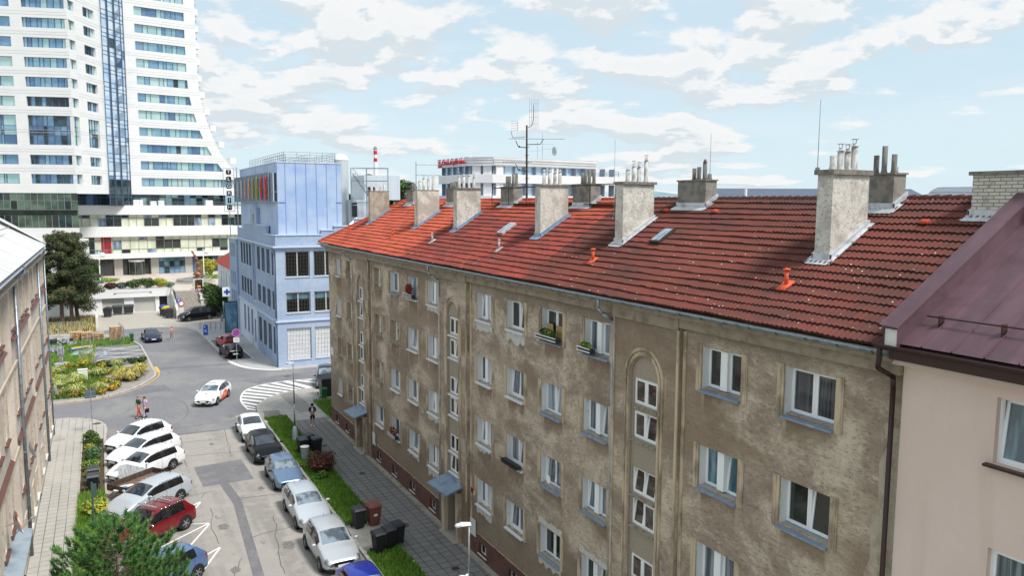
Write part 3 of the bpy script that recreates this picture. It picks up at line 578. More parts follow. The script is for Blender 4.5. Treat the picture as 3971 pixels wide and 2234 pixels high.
# ---- roof
EX,EZ,RX,RZ,YN,YF=14.42,13.62,19.5,16.77,10.35,57.95
SL=(RZ-EZ)/(RX-EX); SLn=math.hypot(RX-EX,RZ-EZ)
def tile_mat():
    m=bpy.data.materials.new('roof_tiles'); m.use_nodes=True; nt=m.node_tree; N=nt.nodes; L=nt.links; b=N['Principled BSDF']; b.inputs['Roughness'].default_value=.88
    pos=N.new('ShaderNodeNewGeometry').outputs['Position']; sp=N.new('ShaderNodeSeparateXYZ'); L.new(pos,sp.inputs[0])
    def Mt(op,a,b_=None):
        n=N.new('ShaderNodeMath'); n.operation=op
        for i,v in enumerate((a,b_)):
            if v is None: continue
            if isinstance(v,(int,float)): n.inputs[i].default_value=v
            else: L.new(v,n.inputs[i])
        return n.outputs[0]
    def noise(sc,det=4,off=0,r=.55):
        mp=N.new('ShaderNodeMapping'); L.new(pos,mp.inputs[0]); mp.inputs['Scale'].default_value=sc; mp.inputs['Location'].default_value=(off,off,off)
        n=N.new('ShaderNodeTexNoise'); n.inputs['Scale'].default_value=1; n.inputs['Detail'].default_value=det; n.inputs['Roughness'].default_value=r; L.new(mp.outputs[0],n.inputs['Vector']); return n.outputs[0]
    def rng(f,lo,hi,amt=1.,smooth=True):
        r=N.new('ShaderNodeMapRange'); r.interpolation_type='SMOOTHSTEP' if smooth else 'LINEAR'; L.new(f,r.inputs[0]); r.inputs[1].default_value=lo; r.inputs[2].default_value=hi; r.inputs[4].default_value=amt; return r.outputs[0]
    def mix(f,a,b_):
        n=N.new('ShaderNodeMix'); n.data_type='RGBA'
        for s,v in ((0,f),(6,a),(7,b_)):
            if isinstance(v,(int,float)): n.inputs[s].default_value=v
            elif isinstance(v,str): n.inputs[s].default_value=(*hx(v),1)
            else: L.new(v,n.inputs[s])
        return n.outputs[2]
    y=Mt('ADD',sp.outputs[1],Mt('MULTIPLY',Mt('SUBTRACT',noise((.9,.25,.9),3,2),.5),5.0))
    # per-tile value
    tx=Mt('FLOOR',Mt('DIVIDE',sp.outputs[0],.285)); ty=Mt('FLOOR',Mt('DIVIDE',sp.outputs[1],.30)); cb=N.new('ShaderNodeCombineXYZ'); L.new(tx,cb.inputs[0]); L.new(ty,cb.inputs[1])
    wn=N.new('ShaderNodeTexWhiteNoise'); wn.noise_dimensions='2D'; L.new(cb.outputs[0],wn.inputs['Vector']); tv=wn.outputs[0]
    dark=mix(rng(noise((1.1,.35,1.1),5,1),.38,.62),'#6d372d','#573029')
    dark=mix(rng(tv,.75,1.,.35),dark,'#82372c'); dark=mix(rng(noise((.5,.2,.5),3,7),.52,.66,.6),dark,'#46302b')
    midc=mix(rng(noise((1.3,.5,1.3),5,4),.38,.62),'#8c3d31','#743731'); midc=mix(rng(noise((2.,5,2.),5,11,.7),.58,.72,.5),midc,'#b39086')
    bri=mix(rng(noise((1,.5,1),4,6),.4,.65),'#b5563f','#a04a37'); bri=mix(rng(tv,.7,1.,.3),bri,'#c4532f')
    c=mix(rng(sp.outputs[1],26.25,26.32,1,False),dark,midc)
    top=Mt('MULTIPLY',rng(sp.outputs[0],17.6,18.6),Mt('MULTIPLY',rng(sp.outputs[1],26.3,26.4),.7)); c=mix(top,c,bri)
    c=mix(rng(y,39.9,40.4,1,False),c,bri)
    c=mix(rng(Mt('ABSOLUTE',Mt('SUBTRACT',tv,.5)),.35,.5,.25),c,'#5a2b25')
    # dirt and small pale lichen spots (near, old part)
    c=mix(rng(noise((9,9,9),4,3,.7),.62,.74,.5),c,'#3b2a26')
    v=N.new('ShaderNodeTexVoronoi'); mp=N.new('ShaderNodeMapping'); L.new(pos,mp.inputs[0]); mp.inputs['Scale'].default_value=(5.5,5.5,5.5); L.new(mp.outputs[0],v.inputs['Vector']); v.inputs['Scale'].default_value=1
    spot=Mt('MULTIPLY',Mt('LESS_THAN',v.outputs['Distance'],.10),Mt('GREATER_THAN',Mt('ADD',noise((.5,.4,.5),3,5),Mt('MULTIPLY',rng(sp.outputs[0],17.5,14.6),.13)),.56))
    spot=Mt('MULTIPLY',spot,rng(sp.outputs[1],30,26)); c=mix(spot,c,'#cfc4b4')
    L.new(c,b.inputs['Base Color']); return m
M_['tiles']=tile_mat()
def roof_sheet():
    NC=18; wave=.15; dy=.0375; ys=np.arange(YN,YF,dy); V=[];Fc=[];FM=[]
    nx,nz=-SL/math.hypot(1,SL),1/math.hypot(1,SL)
    rr=np.random.RandomState(2)
    for i in range(NC):
        s0,s1=i/NC,min(1,(i+1.06)/NC)
        x0,x1=EX+(RX-EX)*s0,EX+(RX-EX)*s1; lim=YF-(x0-EX); y=ys[ys<=lim]; n=len(y)
        w=.5+.5*np.cos(2*PI*y/wave); til=np.floor(y/.30).astype(int); jit=rr.uniform(-.008,.010,til.max()+1)[til]
        base=len(V); wob=.014*np.sin(y*.83+i*1.7)+.009*np.sin(y*2.1+i*2.3)+rr.uniform(-.012,.012,til.max()+1)[til]; lift=.008*np.sin(y*.57+i*.9)
        for (x,h) in ((x0,None),(x0,1),(x1,0)):
            z=EZ+SL*(x-EX)
            if h is None: hh=np.zeros(n)+.0
            elif h==1: hh=.058+.038*w+jit
            else: hh=.012+.030*w
            xo=wob if h!=0 else 0*wob; V+= list(zip((x+nx*hh+xo).tolist(),y.tolist(),(z+nz*(hh+(lift if h is not None else 0))+SL*xo).tolist()))
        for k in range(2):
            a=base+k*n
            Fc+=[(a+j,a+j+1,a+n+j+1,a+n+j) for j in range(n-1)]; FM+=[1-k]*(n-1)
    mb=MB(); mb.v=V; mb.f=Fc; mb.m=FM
    # back slope and hip (plain courses)
    hy=YF-(RX-EX)
    mb.face([(RX,YN,RZ),(RX,hy,RZ),(24.6,YF,EZ),(24.6,YN,EZ)]); 
    for i in range(NC):
        s0,s1=i/NC,(i+1)/NC
        ya,yb=YF-(RX-EX)*s0,YF-(RX-EX)*s1; xa0,xa1=EX+(RX-EX)*s0,24.6-(24.6-RX)*s0; xb0,xb1=EX+(RX-EX)*s1,24.6-(24.6-RX)*s1; za,zb=EZ+(RZ-EZ)*s0,EZ+(RZ-EZ)*s1
        mb.face([(xa0,ya,za+.05),(xa1,ya,za+.05),(xb1,yb,zb+.01),(xb0,yb,zb+.01)])
    mb.face([(EX,YN,EZ),(EX,YF,EZ),(24.6,YF,EZ),(24.6,YN,EZ)])
    return mb
roof=part('roof',roof_sheet(),[M_['tiles'],mk('tile_gap_shade','#43251f',.95)],bld)  # dark riser colour paints the gap shadow between tile courses
rt=MB()   # ridge and hip cap tiles
hy=YF-(RX-EX)
y=YN+.15
while y<hy:
    rt.cyl((RX,y,RZ+.01),(RX,y+.36,RZ-.02),.11,.095,8); y+=.33
for i in range(22):
    t=i/22; a=(EX+(RX-EX)*t,YF-(RX-EX)*t,EZ+(RZ-EZ)*t+.07); t+=1.08/22; b=(EX+(RX-EX)*t,YF-(RX-EX)*t,EZ+(RZ-EZ)*t+.05); rt.cyl(b,a,.10,.115,8)
part('ridge_tiles',rt,M_['tiles'],roof)
mk('venttile','#b8432c',.85)
for y in (12.4,15.2,20.3,22.9,24.9):
    x=18.7 if y>14 else 18.4; z=EZ+SL*(x-EX); 
    part('vent_tile',MB().lathe((x,y,z+.05),[(.14,0),(.13,.06),(.07,.1),(0,.115)],8),M_['venttile'],roof)
# gutter: half-round channel with brackets
gu=MB(); n=7
def gut(y0,y1,x=EX-.06,z=EZ-.07,r=.085):
    pts=[(x+r*math.cos(PI+PI*i/n),z+r*math.sin(PI+PI*i/n)) for i in range(n+1)]
    for (xa,za),(xb,zb) in zip(pts,pts[1:]): gu.face([(xa,y0,za),(xa,y1,za),(xb,y1,zb),(xb,y0,zb)])
    gu.cyl((x-r,y0,z),(x-r,y1,z),.014)
gut(YN,YF+.05)
for k in range(54):
    y=YN+.3+k*.88
    pts=[(EX-.06+.095*math.cos(PI+PI*i/5),EZ-.07+.095*math.sin(PI+PI*i/5)) for i in range(6)]
    for (xa,za),(xb,zb) in zip(pts,pts[1:]): gu.face([(xa,y-.018,za),(xa,y+.018,za),(xb,y+.018,zb),(xb,y-.018,zb)],1)
part('gutter',gu,[M_['gutter'],M_['iron']],bld)
for y,lab in ((52.9 if False else 51.1,0),(35.95,0),(20.95,0)):
    p=[(EX-.06,y+1.0*0,EZ-.12),(EX-.06,y,13.18),(EX+.1,y-.03,12.98),(FX-.10,y-.1,12.75),(FX-.08,y-.1,.3)]
    part('downpipe',MB().tube(p,.052,8),M_['galv'],bld,True)
# chimneys standing in the front slope
mk('chim','#cfcbc3',.95,noises=[((3,3,2),'#b9b4aa',.42,.66),((9,9,9),'#e0ddd6',.5,.72,{'amt':.7}),((11,11,15),'#85807a',.53,.63,{'amt':.75,'det':6,'r':.72}),((1.3,1.3,1.0),'#a39c90',.5,.62,{'amt':.7}),((1.2,1.2,.35),'#7f7869',.60,.76,{'amt':.7})],bump=((9,9,5),.8,.03,5))
mk('chim_lichen','#b0a898',.95,noises=[((3,3,2),'#958d7e',.42,.66),((1.2,1.2,.8),'#8d8575',.5,.7),((2,2,1.5),'#a98c3e',.62,.74,{'amt':.6})],bump=((9,9,5),.8,.03,5))
mk('chim_grey','#8a867f',.95,noises=[((3,3,3),'#6d6a64',.42,.66),((10,10,10),'#a5a097',.55,.75,{'amt':.5})],bump=((9,9,5),.5,.03,5))
mk('capstone','#85807a',.95,noises=[((6,6,6),'#6b665d',.4,.65),((3,3,3),'#8f8450',.6,.74,{'amt':.5})],bump=(20,.4,.02))
mk('flash','#c9cdd2',.5,.3,noises=[((4,4,4),'#a9adb2',.45,.7)]); mk('pot','#c3c3c2',.85,noises=[((8,8,3),'#918e88',.42,.65),((3,3,1.2),'#e0e0de',.58,.72,{'amt':.6})]); mk('pot_dark','#77746f',.9,noises=[((8,8,3),'#55524e',.42,.65)])
def zr(x): return EZ+SL*(x-EX) if x<RX else RZ-SL*(x-RX)
def chimney(x0,x1,y0,y1,top,pots,m='chim',cap=.12,over=.07,potm='pot',hat=True,seed=0,flash_m='flash',ties=None):
    c=MB(); zb=min(zr(x0),zr(x1))-.2; c.box(x0,x1,y0,y1,zb,top)
    ch=part('chimney',c,M_[m],bld)
    if cap: part('cap',MB().box(x0-over,x1+over,y0-over,y1+over,top+.001,top+cap),M_['capstone'],ch)
    f=MB(); e=.05
    for a,b in ((y0-e-.03,y0-.003),(y1+.003,y1+e+.03)):
        f.prism([(x0-.12,a),(x1+.05,a),(x1+.05,b),(x0-.12,b)],0,[zr(x0-.12)+.20,zr(x1+.05)+.2,zr(x1+.05)+.2,zr(x0-.12)+.2]) if False else None
        P=[(x0-.02,zr(x0-.02)),(x1+.02,zr(x1+.02)),(x1+.02,zr(x1+.02)+.22),(x0-.02,zr(x0-.02)+.22)]
        f.face([(x,a,z) for x,z in P]); f.face([(x,b,z) for x,z in P]); f.face([(P[2][0],a,P[2][1]),(P[2][0],b,P[2][1]),(P[3][0],b,P[3][1]),(P[3][0],a,P[3][1])])
    for sg,yy in ((-1,y0),(1,y1)):
        a,b=sorted((yy+sg*.02,yy+sg*.17)); f.face([(x0-.2,a,zr(x0-.2)+.095),(x1+.1,a,zr(x1+.1)+.095),(x1+.1,b,zr(x1+.1)+.095),(x0-.2,b,zr(x0-.2)+.095)])
    f.face([(x0-.24,y0-.1,zr(x0-.24)+.097),(x0-.0,y0-.1,zr(x0)+.099),(x0,y1+.1,zr(x0)+.099),(x0-.24,y1+.1,zr(x0-.24)+.097)]); f.box(x0-.03,x0-.002,y0-.02,y1+.02,zr(x0)-.02,zr(x0)+.22)
    part('flashing',f,M_[flash_m],ch)
    zc=top+(cap or 0)
    for i,(px,py,h,r,hh) in enumerate(pots):
        q=MB(); z0=zc+.001
        q.lathe((px,py,z0),[(r*1.25,0),(r*1.15,.05),(r,.09),(r,h),(r*.8,h),(r*.78,h-.05),(0,h-.05)],10)
        if hh>=1: q.cyl((px,py,z0+h-.04),(px,py,z0+h+.10),r*.62,r*.62,8); q.lathe((px,py,z0+h+.02),[(r*1.35,0),(r*.7,.015)],10)
        if hh>=2:
            for a in range(3): q.cyl((px+r*.6*math.cos(a*2.1),py+r*.6*math.sin(a*2.1),z0+h+.08),(px+r*.6*math.cos(a*2.1),py+r*.6*math.sin(a*2.1),z0+h+.2),.006,n=3)
            q.lathe((px,py,z0+h+.2),[(0,.03),(r*1.25,0),(0,-.004)],10)
        part('pot',q,M_[potm],ch,True)
    return ch
x0,x1=16.8,18.2
chimney(x0,x1,13.93,14.42,17.38,[(17.05,14.17,.36,.085,0),(17.33,14.17,.48,.085,2),(17.6,14.17,.47,.085,2),(17.86,14.17,.62,.09,2)],'chim',.13)
chimney(x0,x1,23.03,23.5,17.3,[(17.15,23.26,.42,.075,1),(17.42,23.26,.55,.075,2),(17.66,23.26,.53,.075,2),(17.98,23.26,.78,.075,2)],'chim',.1)
chimney(x0,x1,29.0,29.47,17.35,[(17.1,29.23,.55,.075,1),(17.38,29.23,.55,.075,2),(17.65,29.23,.5,.075,2),(17.9,29.23,.55,.075,2)],'chim',.06,flash_m='zincblue')
chimney(x0,x1,37.85,38.32,17.35,[(17.05,38.1,.58,.075,2),(17.32,38.1,.62,.075,1),(17.62,38.1,.62,.075,2),(17.92,38.1,.55,.075,2)],'chim',.06,flash_m='zincblue')
chimney(x0,x1,43.62,44.14,17.34,[(17.05,43.9,.5,.08,1),(17.32,43.9,.66,.08,2),(17.62,43.9,.62,.08,2),(17.93,43.9,.95,.09,0)],'chim',.03,.02,flash_m='zincblue')
chimney(x0,x1,52.78,53.22,17.38,[(17.0,53.0,.42,.085,0),(17.3,53.0,.42,.085,0),(17.62,53.0,.42,.085,0),(17.92,53.0,.42,.085,0)],'chim_lichen',.04,.02,flash_m='zincblue')
# low grey chimneys just behind the ridge
def low(y0,y1,pots,m='chim_grey',xb=19.45,top=17.42,cap=.05,potm='pot_dark'):
    chimney(18.95,xb,y0,y1,top,[(19.2,y,h,.075,hh) for y,h,hh in pots],m,cap,.04,potm,flash_m='flash')
low(13.75,14.55,[(13.95,.5,0),(14.25,.74,0),(14.5,.5,0)])
low(21.1,22.6,[(22.0,.42,0),(21.75,.46,0),(21.45,.62,1),(21.2,.2,0)])
low(28.35,29.8,[(28.5,.62,0),(28.85,.62,0),(29.15,.5,0),(29.4,.5,0)])
low(35.5,36.95,[(35.65,.68,0),(36.0,.66,0),(36.4,.55,0),(36.7,.55,0)])
low(43.0,44.3,[(43.2,.42,0),(43.5,.42,0),(43.8,.38,0),(44.1,.38,0)])
low(50.1,51.4,[(50.4,.45,0),(50.8,.55,0)])
mk('whitebrick','#cfcac0',.9,brick=('Y','Z',.26,.085,'#8a857b',.012,.1,.5),noises=[((3,3,3),'#8f897c',.55,.72,{'amt':.8})],bump=(14,.3,.01))
chimney(18.7,19.8,9.3,11.45,17.32,[],'whitebrick',.09,.07)
# skylights, pipes and vents on the tiles
sn=Vector((-SL,0,1)).normalized(); st=Vector((1,0,SL)).normalized()
def on_roof(x,y,h=.08): return Vector((x,y,zr(x)))+sn*h
def rbox(mb,x,y,l,w,h0,h1,m=0):
    o=on_roof(x,y,0); mb.box(-l/2,l/2,-w/2,w/2,h0,h1,m,lambda a,b,c:tuple(o+st*a+Vector((0,1,0))*b+sn*c))
for x,y,fm in ((17.15,32.7,'flash'),(17.3,21.3,'iron')):
    q=MB(); rbox(q,x,y,.86,.56,.02,.17); sk=part('skylight',q,M_[fm],roof); q=MB(); rbox(q,x,y,.72,.44,.171,.18); part('pane',q,M_['pane_light'],sk)
for x,y,k in ((15.8,54.4,0),(15.8,45.2,0),(15.8,38.8,1),(15.8,30.9,1),(15.8,23.4,0),(15.75,14.35,0)):
    q=MB(); o=on_roof(x,y,.05)
    rbox(q,x-.02,y,.42,.3,.06,.10)
    q.cyl(o,(o.x,o.y,o.z+.42),.055 if k==0 else .05,n=10)
    if k==0: q.lathe((o.x,o.y,o.z+.4),[(.07,0),(.10,.02),(.10,.055),(.0,.075)],12)
    else: q.lathe((o.x,o.y,o.z+.40),[(.07,0),(.08,.03),(.0,.11)],10)
    part('roof_vent',q,mk('ventorange','#d9572f',.6) if (k==0 and 'ventorange' not in M_) else (M_['ventorange'] if k==0 else M_['pot']),roof,True)
wk=MB()   # chimney-sweep walkway: planks on brackets with a rail
for a,b in ((30,37.6),(24.3,28.8)):
    wk.box(18.86,19.1,a,b,zr(18.95)+.14,zr(18.95)+.17)
    for k in range(int((b-a)/1.9)+1):
        y=a+.2+k*1.9; wk.cyl((18.86,y,zr(18.9)),(18.86,y,17.4),.018); wk.cyl((19.1,y,zr(19.1)),(19.1,y,zr(19.1)+.16),.018)
wk.cyl((18.86,29.6,17.4),(18.86,37.7,17.4),.025); wk.cyl((18.86,24.0,17.42),(18.86,28.9,17.42),.02)
part('roof_walkway',wk,M_['iron'],roof)
# street plates and house number
pn=MB(); pn.box(FX-.02,FX-.001,56.55,57.15,5.2,5.75); part('street_sign',pn,M_['white'],bld)
text_part('SMETANOVA'[:0] or '—',.3,.003,'lettering',M_['blue'],bld,(FX-.025,56.85,5.47),(0,-1,0),(0,0,1))
text_part('14',.42,.02,'house_number',M_['black'],bld,(FX-.0,(32.4+35.7)/2-.02,5.75),(0,-1,0),(0,0,1))
q=MB(); q.box(FX-.03,FX-.001,31.98,32.2,2.95,3.2); part('number_plate',q,M_['red'],bld); q=MB(); q.box(FX-.03,FX-.001,31.7,31.9,2.9,3.1); part('number_plate',q,M_['white_dirty'],bld)
q=MB(); q.box(FX-.08,FX-.051,31.6,32.2,.95,1.75); part('meter_cabinet',q,M_['white_dirty'],bld); q=MB(); q.box(FX-.08,FX-.051,46.6,47.15,1.1,1.9); part('meter_cabinet',q,M_['white_dirty'],bld)
# ================================================================ pink neighbour on the right
mk('pink','#dcc6bb',.95,noises=[((.4,.4,.4),'#e0ccc2',.4,.65),((60,60,60),'#d0b9ae',.5,.7,{'amt':.6}),((1.5,1.5,.2),'#cdb6aa',.58,.75,{'amt':.4})],bump=(80,.25,.004))
mk('maroon','#584049',.46,.15,noises=[((.5,2.2,.5),'#674c56',.38,.66),((2,1,2),'#4a333b',.45,.7,{'amt':.5})],bump=((1.2,.4,1.2),.15,.02))
mk('brown_metal','#3a2423',.4,.2); mk('soffit','#d8c5b8',.8)
pk=thing('pink_house','pink rendered house with a maroon seamed metal roof next to the brown apartment house','house',(20,2,0))
FXP=14.93; TPk=lambda u,d,z:(FXP-d,u,z)
pops=[(6.6,8.35,9.0-.2,10.0),(6.6,8.38,11.68,12.97),(6.6,8.35,5.9,7.0),(6.6,8.35,2.9,4.1)]
q=MB(); wall(q,TPk,-12,10.34,0,13.5,pops,.22); q.face([(FXP,10.34,0),(24.6,10.34,0),(24.6,10.34,13.5),(19.5,10.34,17),(FXP,10.34,13.5)]); q.face([(24.6,-12,0),(24.6,10.34,0),(24.6,10.34,13.5),(24.6,-12,13.5)])
part('wall',q,[M_['pink'],M_['pink']],pk)
for o in pops:
    fr=MB(); d=-.17; u0,u1,z0,z1=o; cy=(u0+u1)/2; B=lambda x,y,z:(FXP-y,x,z)
    for a,b,c,e in ((u0,u1,z0,z0+.05),(u0,u1,z1-.05,z1),(u0,u0+.05,z0+.05,z1-.05),(u1-.05,u1,z0+.05,z1-.05),(cy-.06,cy+.06,z0+.05,z1-.05)): fr.box(a,b,d-.03,d+.04,c,e,0,B)
    pa=MB(); F0=FX; FX=FXP
    sash(fr,u0+.05,cy-.06,z0+.05,z1-.05,d,0,.06,0,1,pa); sash(fr,cy+.06,u1-.05,z0+.05,z1-.05,d,.13 if z0>11 else 0,.06,0,1,pa); FX=F0
    w_=part('window',fr,M_['frame_white'],pk); part('pane',pa,M_['pane_teal' if z0>11 else 'pane_curtain'],w_)
    si=MB().box(FXP-.14,FXP+.16,u0-.12,u1+.12,z0-.07,z0-.02); part('sill',si,M_['brown_metal'],w_)
PE,PZ,PRX=14.30,13.78,19.6; PS=.602; pz=lambda x:PZ+PS*(x-PE); pn_=Vector((-PS,0,1)).normalized()
q=MB(); q.face([(PE,-12,pz(PE)),(PE,10.2,pz(PE)),(PRX,10.2,pz(PRX)),(PRX,-12,pz(PRX))]); q.face([(PRX,-12,pz(PRX)),(PRX,10.2,pz(PRX)),(24.9,10.2,PZ),(24.9,-12,PZ)]); q.face([(PE,-12,PZ-.05),(PE,10.2,PZ-.05),(24.9,10.2,PZ-.05),(24.9,-12,PZ-.05)])
rf=part('roof',q,M_['maroon'],pk)
q=MB()
for k in range(30):
    y=9.55-.62*k; 
    if y<-12: break
    q.face([(PE,y-.012,pz(PE)),(PRX,y-.012,pz(PRX)),(PRX-.02,y-.008,pz(PRX)+.035),(PE-.02,y-.008,pz(PE)+.035)]); q.face([(PE,y+.012,pz(PE)),(PRX,y+.012,pz(PRX)),(PRX-.02,y+.008,pz(PRX)+.035),(PE-.02,y+.008,pz(PE)+.035)]); q.face([(PE-.02,y-.008,pz(PE)+.035),(PRX-.02,y-.008,pz(PRX)+.035),(PRX-.02,y+.008,pz(PRX)+.035),(PE-.02,y+.008,pz(PE)+.035)])
part('seams',q,M_['maroon'],rf)
q=MB()  # verge parapet with folded cover
for (a,b,h0,h1) in ((10.02,10.34,.28,.45),):
    P=[(PE-.12,pz(PE-.12)-.1),(PRX,pz(PRX)-.1),(PRX,pz(PRX)+h1),(PE-.12,pz(PE-.12)+h1)]
    q.face([(x,a,z) for x,z in P]); q.face([(x,b,z) for x,z in P]); q.face([(P[2][0],a,P[2][1]),(P[2][0],b,P[2][1]),(P[3][0],b,P[3][1]),(P[3][0],a,P[3][1])]); q.face([(P[3][0],a,P[3][1]-.08),(P[3][0],b,P[3][1]-.08),(P[3][0],b,P[3][1]),(P[3][0],a,P[3][1])])
P=[(PE-.16,a_) for a_ in (0,)]
o0=[(PE-.18,pz(PE-.18)+.455),(PRX+.02,pz(PRX)+.46)]
q.face([(o0[0][0],9.98,o0[0][1]),(o0[1][0],9.98,o0[1][1]),(o0[1][0],10.4,o0[1][1]+.02),(o0[0][0],10.4,o0[0][1]+.02)])
q.face([(o0[0][0],10.4,o0[0][1]+.02),(o0[1][0],10.4,o0[1][1]+.02),(o0[1][0],10.4,o0[1][1]-.07),(o0[0][0],10.4,o0[0][1]-.07)]); q.face([(o0[0][0],9.98,o0[0][1]),(o0[1][0],9.98,o0[1][1]),(o0[1][0],9.98,o0[1][1]-.05),(o0[0][0],9.98,o0[0][1]-.05)])
part('verge',q,M_['maroon'],rf)
q=MB(); q.box(PE-.07,PE+.1,10.03,10.33,13.66,pz(PE)+.32); part('verge_end',q,M_['white_dirty'],rf)
q=MB()
q.cyl((14.95,9.9,pz(14.95)+.16),(14.95,-12,pz(14.95)+.16),.018)
for k in range(12):
    y=9.6-1.24*k; q.box(14.88,15.02,y-.02,y+.02,pz(14.9)+.0,pz(14.95)+.2)
part('snow_guard',q,M_['brown_metal'],rf)
q=MB(); r=.1; gx,gz=PE-.04,PZ-.06
pts=[(gx+r*math.cos(PI+PI*i/7),gz+r*math.sin(PI+PI*i/7)) for i in range(8)]
for (xa,za),(xb,zb) in zip(pts,pts[1:]): q.face([(xa,-12,za),(xa,10.55,za),(xb,10.55,zb),(xb,-12,zb)])
q.cyl((gx-r,-12,gz),(gx-r,10.55,gz),.015); q.box(PE+.05,FXP-.002,-12,10.3,13.42,13.62)
q.cyl((gx+.0,10.45,gz-.06),(gx,10.45,gz-.35),.06); part('gutter',q,M_['brown_metal'],pk)
q=MB(); q.box(PE+.28,FXP-.001,-12,10.38,13.28,13.419); part('soffit',q,M_['soffit'],pk)
part('downpipe',MB().tube([(gx,10.45,13.5),(gx,10.47,13.2),(FXP-.12,10.5,12.95),(FXP-.09,10.5,12.7),(FXP-.09,10.5,.2)],.055,8),M_['brown_metal'],pk,True)
# ================================================================ tall beige house on the left
mk('beige','#cfc6bb',.95,noises=[((.35,.25,.5),'#c2b8ad',.4,.65),((2,1.2,.6),'#dcd4ca',.5,.7,{'amt':.6}),((8,6,8),'#9a8c7c',.55,.75,{'amt':.5})],bump=((14,10,14),.35,.012))
mk('ledge','#6b443a',.7,noises=[((4,4,4),'#574038',.45,.65)]); mk('sheet','#d9dadb',.6,.0,brick=('Y','Z',.9,6.,'#9a9c9e',.02,.05,0.),noises=[((.5,.5,.5),'#c9cac9',.4,.65),((.25,6,.25),'#e9eaea',.5,.7,{'amt':.5})])
lb=thing('corner_house','tall beige rendered house with pale sheet metal roof at the left edge','house',(-9,45,0))
XL=-3.62; TL=lambda u,d,z:(XL+d,u,z); TR=lambda u,d,z:(XL-.35+d,u,z)
segsL=[(22,36.5,0),(36.5,39.2,1),(39.2,48.4,0),(48.4,50.2,1),(50.2,56.1,0),(56.1,58.4,1),(58.4,62.6,0)]
wl=[]
q=MB()
rowsL=[(11.0,12.95),(7.2,9.2),(3.6,5.6),(.9,2.2)]
for a,b,rec in segsL:
    TT=TR if rec else TL; c=[]
    L_=b-a; n=max(1,round(L_/2.6)); 
    for i in range(n):
        cy=a+L_*(i+.5)/n
        for z0,z1 in rowsL: c.append((cy-.5,cy+.5,z0,z1)); wl.append((TT,cy,z0,z1))
    wall(q,TT,a,b,0,13.5,c,.28,0,0)
    if rec:
        for u in (a,b): q.face([TL(u,0,0),TL(u,-.35,0),TL(u,-.35,13.5),TL(u,0,13.5)])
q.face([(XL,62.6,0),(-16,62.6,0),(-16,62.6,13.5),(XL,62.6,13.5)]); q.face([(-16,22,0),(-16,62.6,0),(-16,62.6,13.5),(-16,22,13.5)]); q.face([(XL,22,0),(-16,22,0),(-16,22,13.5),(XL,22,13.5)])
part('wall',q,M_['beige'],lb)
mk('win_brown','#7a5245',.6)
for i,(TT,cy,z0,z1) in enumerate(wl):
    fr=MB(); old=cy<45 and (i%3!=0)
    for a,b,c,e in ((cy-.5,cy+.5,z0,z0+.07),(cy-.5,cy+.5,z1-.07,z1),(cy-.5,cy-.43,z0+.07,z1-.07),(cy+.43,cy+.5,z0+.07,z1-.07),(cy-.04,cy+.04,z0+.07,z1-.07),(cy-.43,cy-.04,z0+(z1-z0)*.66,z0+(z1-z0)*.66+.06),(cy+.04,cy+.43,z0+(z1-z0)*.66,z0+(z1-z0)*.66+.06)): fr.box(a,b,-.24,-.17,c,e,0,TT)
    w_=part('window',fr,M_['win_brown' if old else 'white'],lb); part('pane',(lambda m:(m.face([TT(cy-.43,-.22,z0),TT(cy+.43,-.22,z0),TT(cy+.43,-.22,z1),TT(cy-.43,-.22,z1)]),m)[1])(MB()),M_['pane_curtain'],w_)
    part('sill',MB().box(cy-.6,cy+.6,-.2,.12,z0-.1,z0-.03,0,TT),M_['ledge' if z0>3 else 'white_dirty'],w_)
q=MB()
for z in (6.05,10.55):
    for a,b,rec in segsL:
        if rec or (z<3 and a<39): continue
        u0,u1=a+.15,b-.15; q.prism([(u0,0),(u1,0),(u1,1),(u0,1)],0,1,0,lambda u,t,k:TL(u,.001+.15*t,z+(.14*(1-t) if k else 0)))
part('ledge',q,M_['ledge'],lb)
q=MB()
for z in (9.45,5.85,13.15): q.box(22,62.6,.001,.07 if z<13 else .3,z-.12,z,0,TL)
for (TT,cy,z0,z1) in wl: q.box(cy-.62,cy+.62,.001,.06,z1+.04,z1+.16,0,TT); q.box(cy-.64,cy-.53,.001,.045,z0,z1+.04,0,TT); q.box(cy+.53,cy+.64,.001,.045,z0,z1+.04,0,TT)
part('string_course',q,mk('beige_trim','#bfb3a2',.9,noises=[((5,5,5),'#a39683',.45,.7)]),lb)
# roof of grey sheets
q=MB(); e=XL+.45
q.face([(e,22,13.75),(e,58.6,13.75),(-16,58.6,21.1),(-16,22,21.1)]); q.face([(e,22,13.55),(e,58.6,13.55),(-16,58.6,13.55),(-16,22,13.55)])
q.face([(e,58.6,13.75),(-16,58.6,21.1),(-16,58.6,13.5),(e,58.6,13.5)])
ez=14.02; q.face([(e-.25,58.6,ez),(e-.25,63.4,ez-.25),(-9,63.4,17.4),(-9,58.6,17.6)]); q.face([(e-.25,63.4,ez-.25),(-9,63.4,17.4),(-9,63.4,13.5),(e-.25,63.4,13.5)]); q.face([(e-.25,58.6,ez),(e-.25,63.4,ez-.25),(e-.25,63.4,ez-.4),(e-.25,58.6,ez-.15)])
rl=part('roof',q,M_['sheet'],lb)
q=MB()
for k in range(46):
    y=22.4+.8*k
    if y<58.5: q.cyl((e,y,13.77),(-16,y,21.12),.02,n=4)
for k in range(6): q.cyl((e-.25,58.9+.8*k,ez-.01-.04*k),(-9,58.9+.8*k,17.6-.03*k),.02,n=4)
part('seams',q,M_['sheet'],rl)
q=MB(); q.tube([(e-1.6,44,15.1),(e-1.5,49,15.05),(e-1.55,54,15.07)],.03,5); 
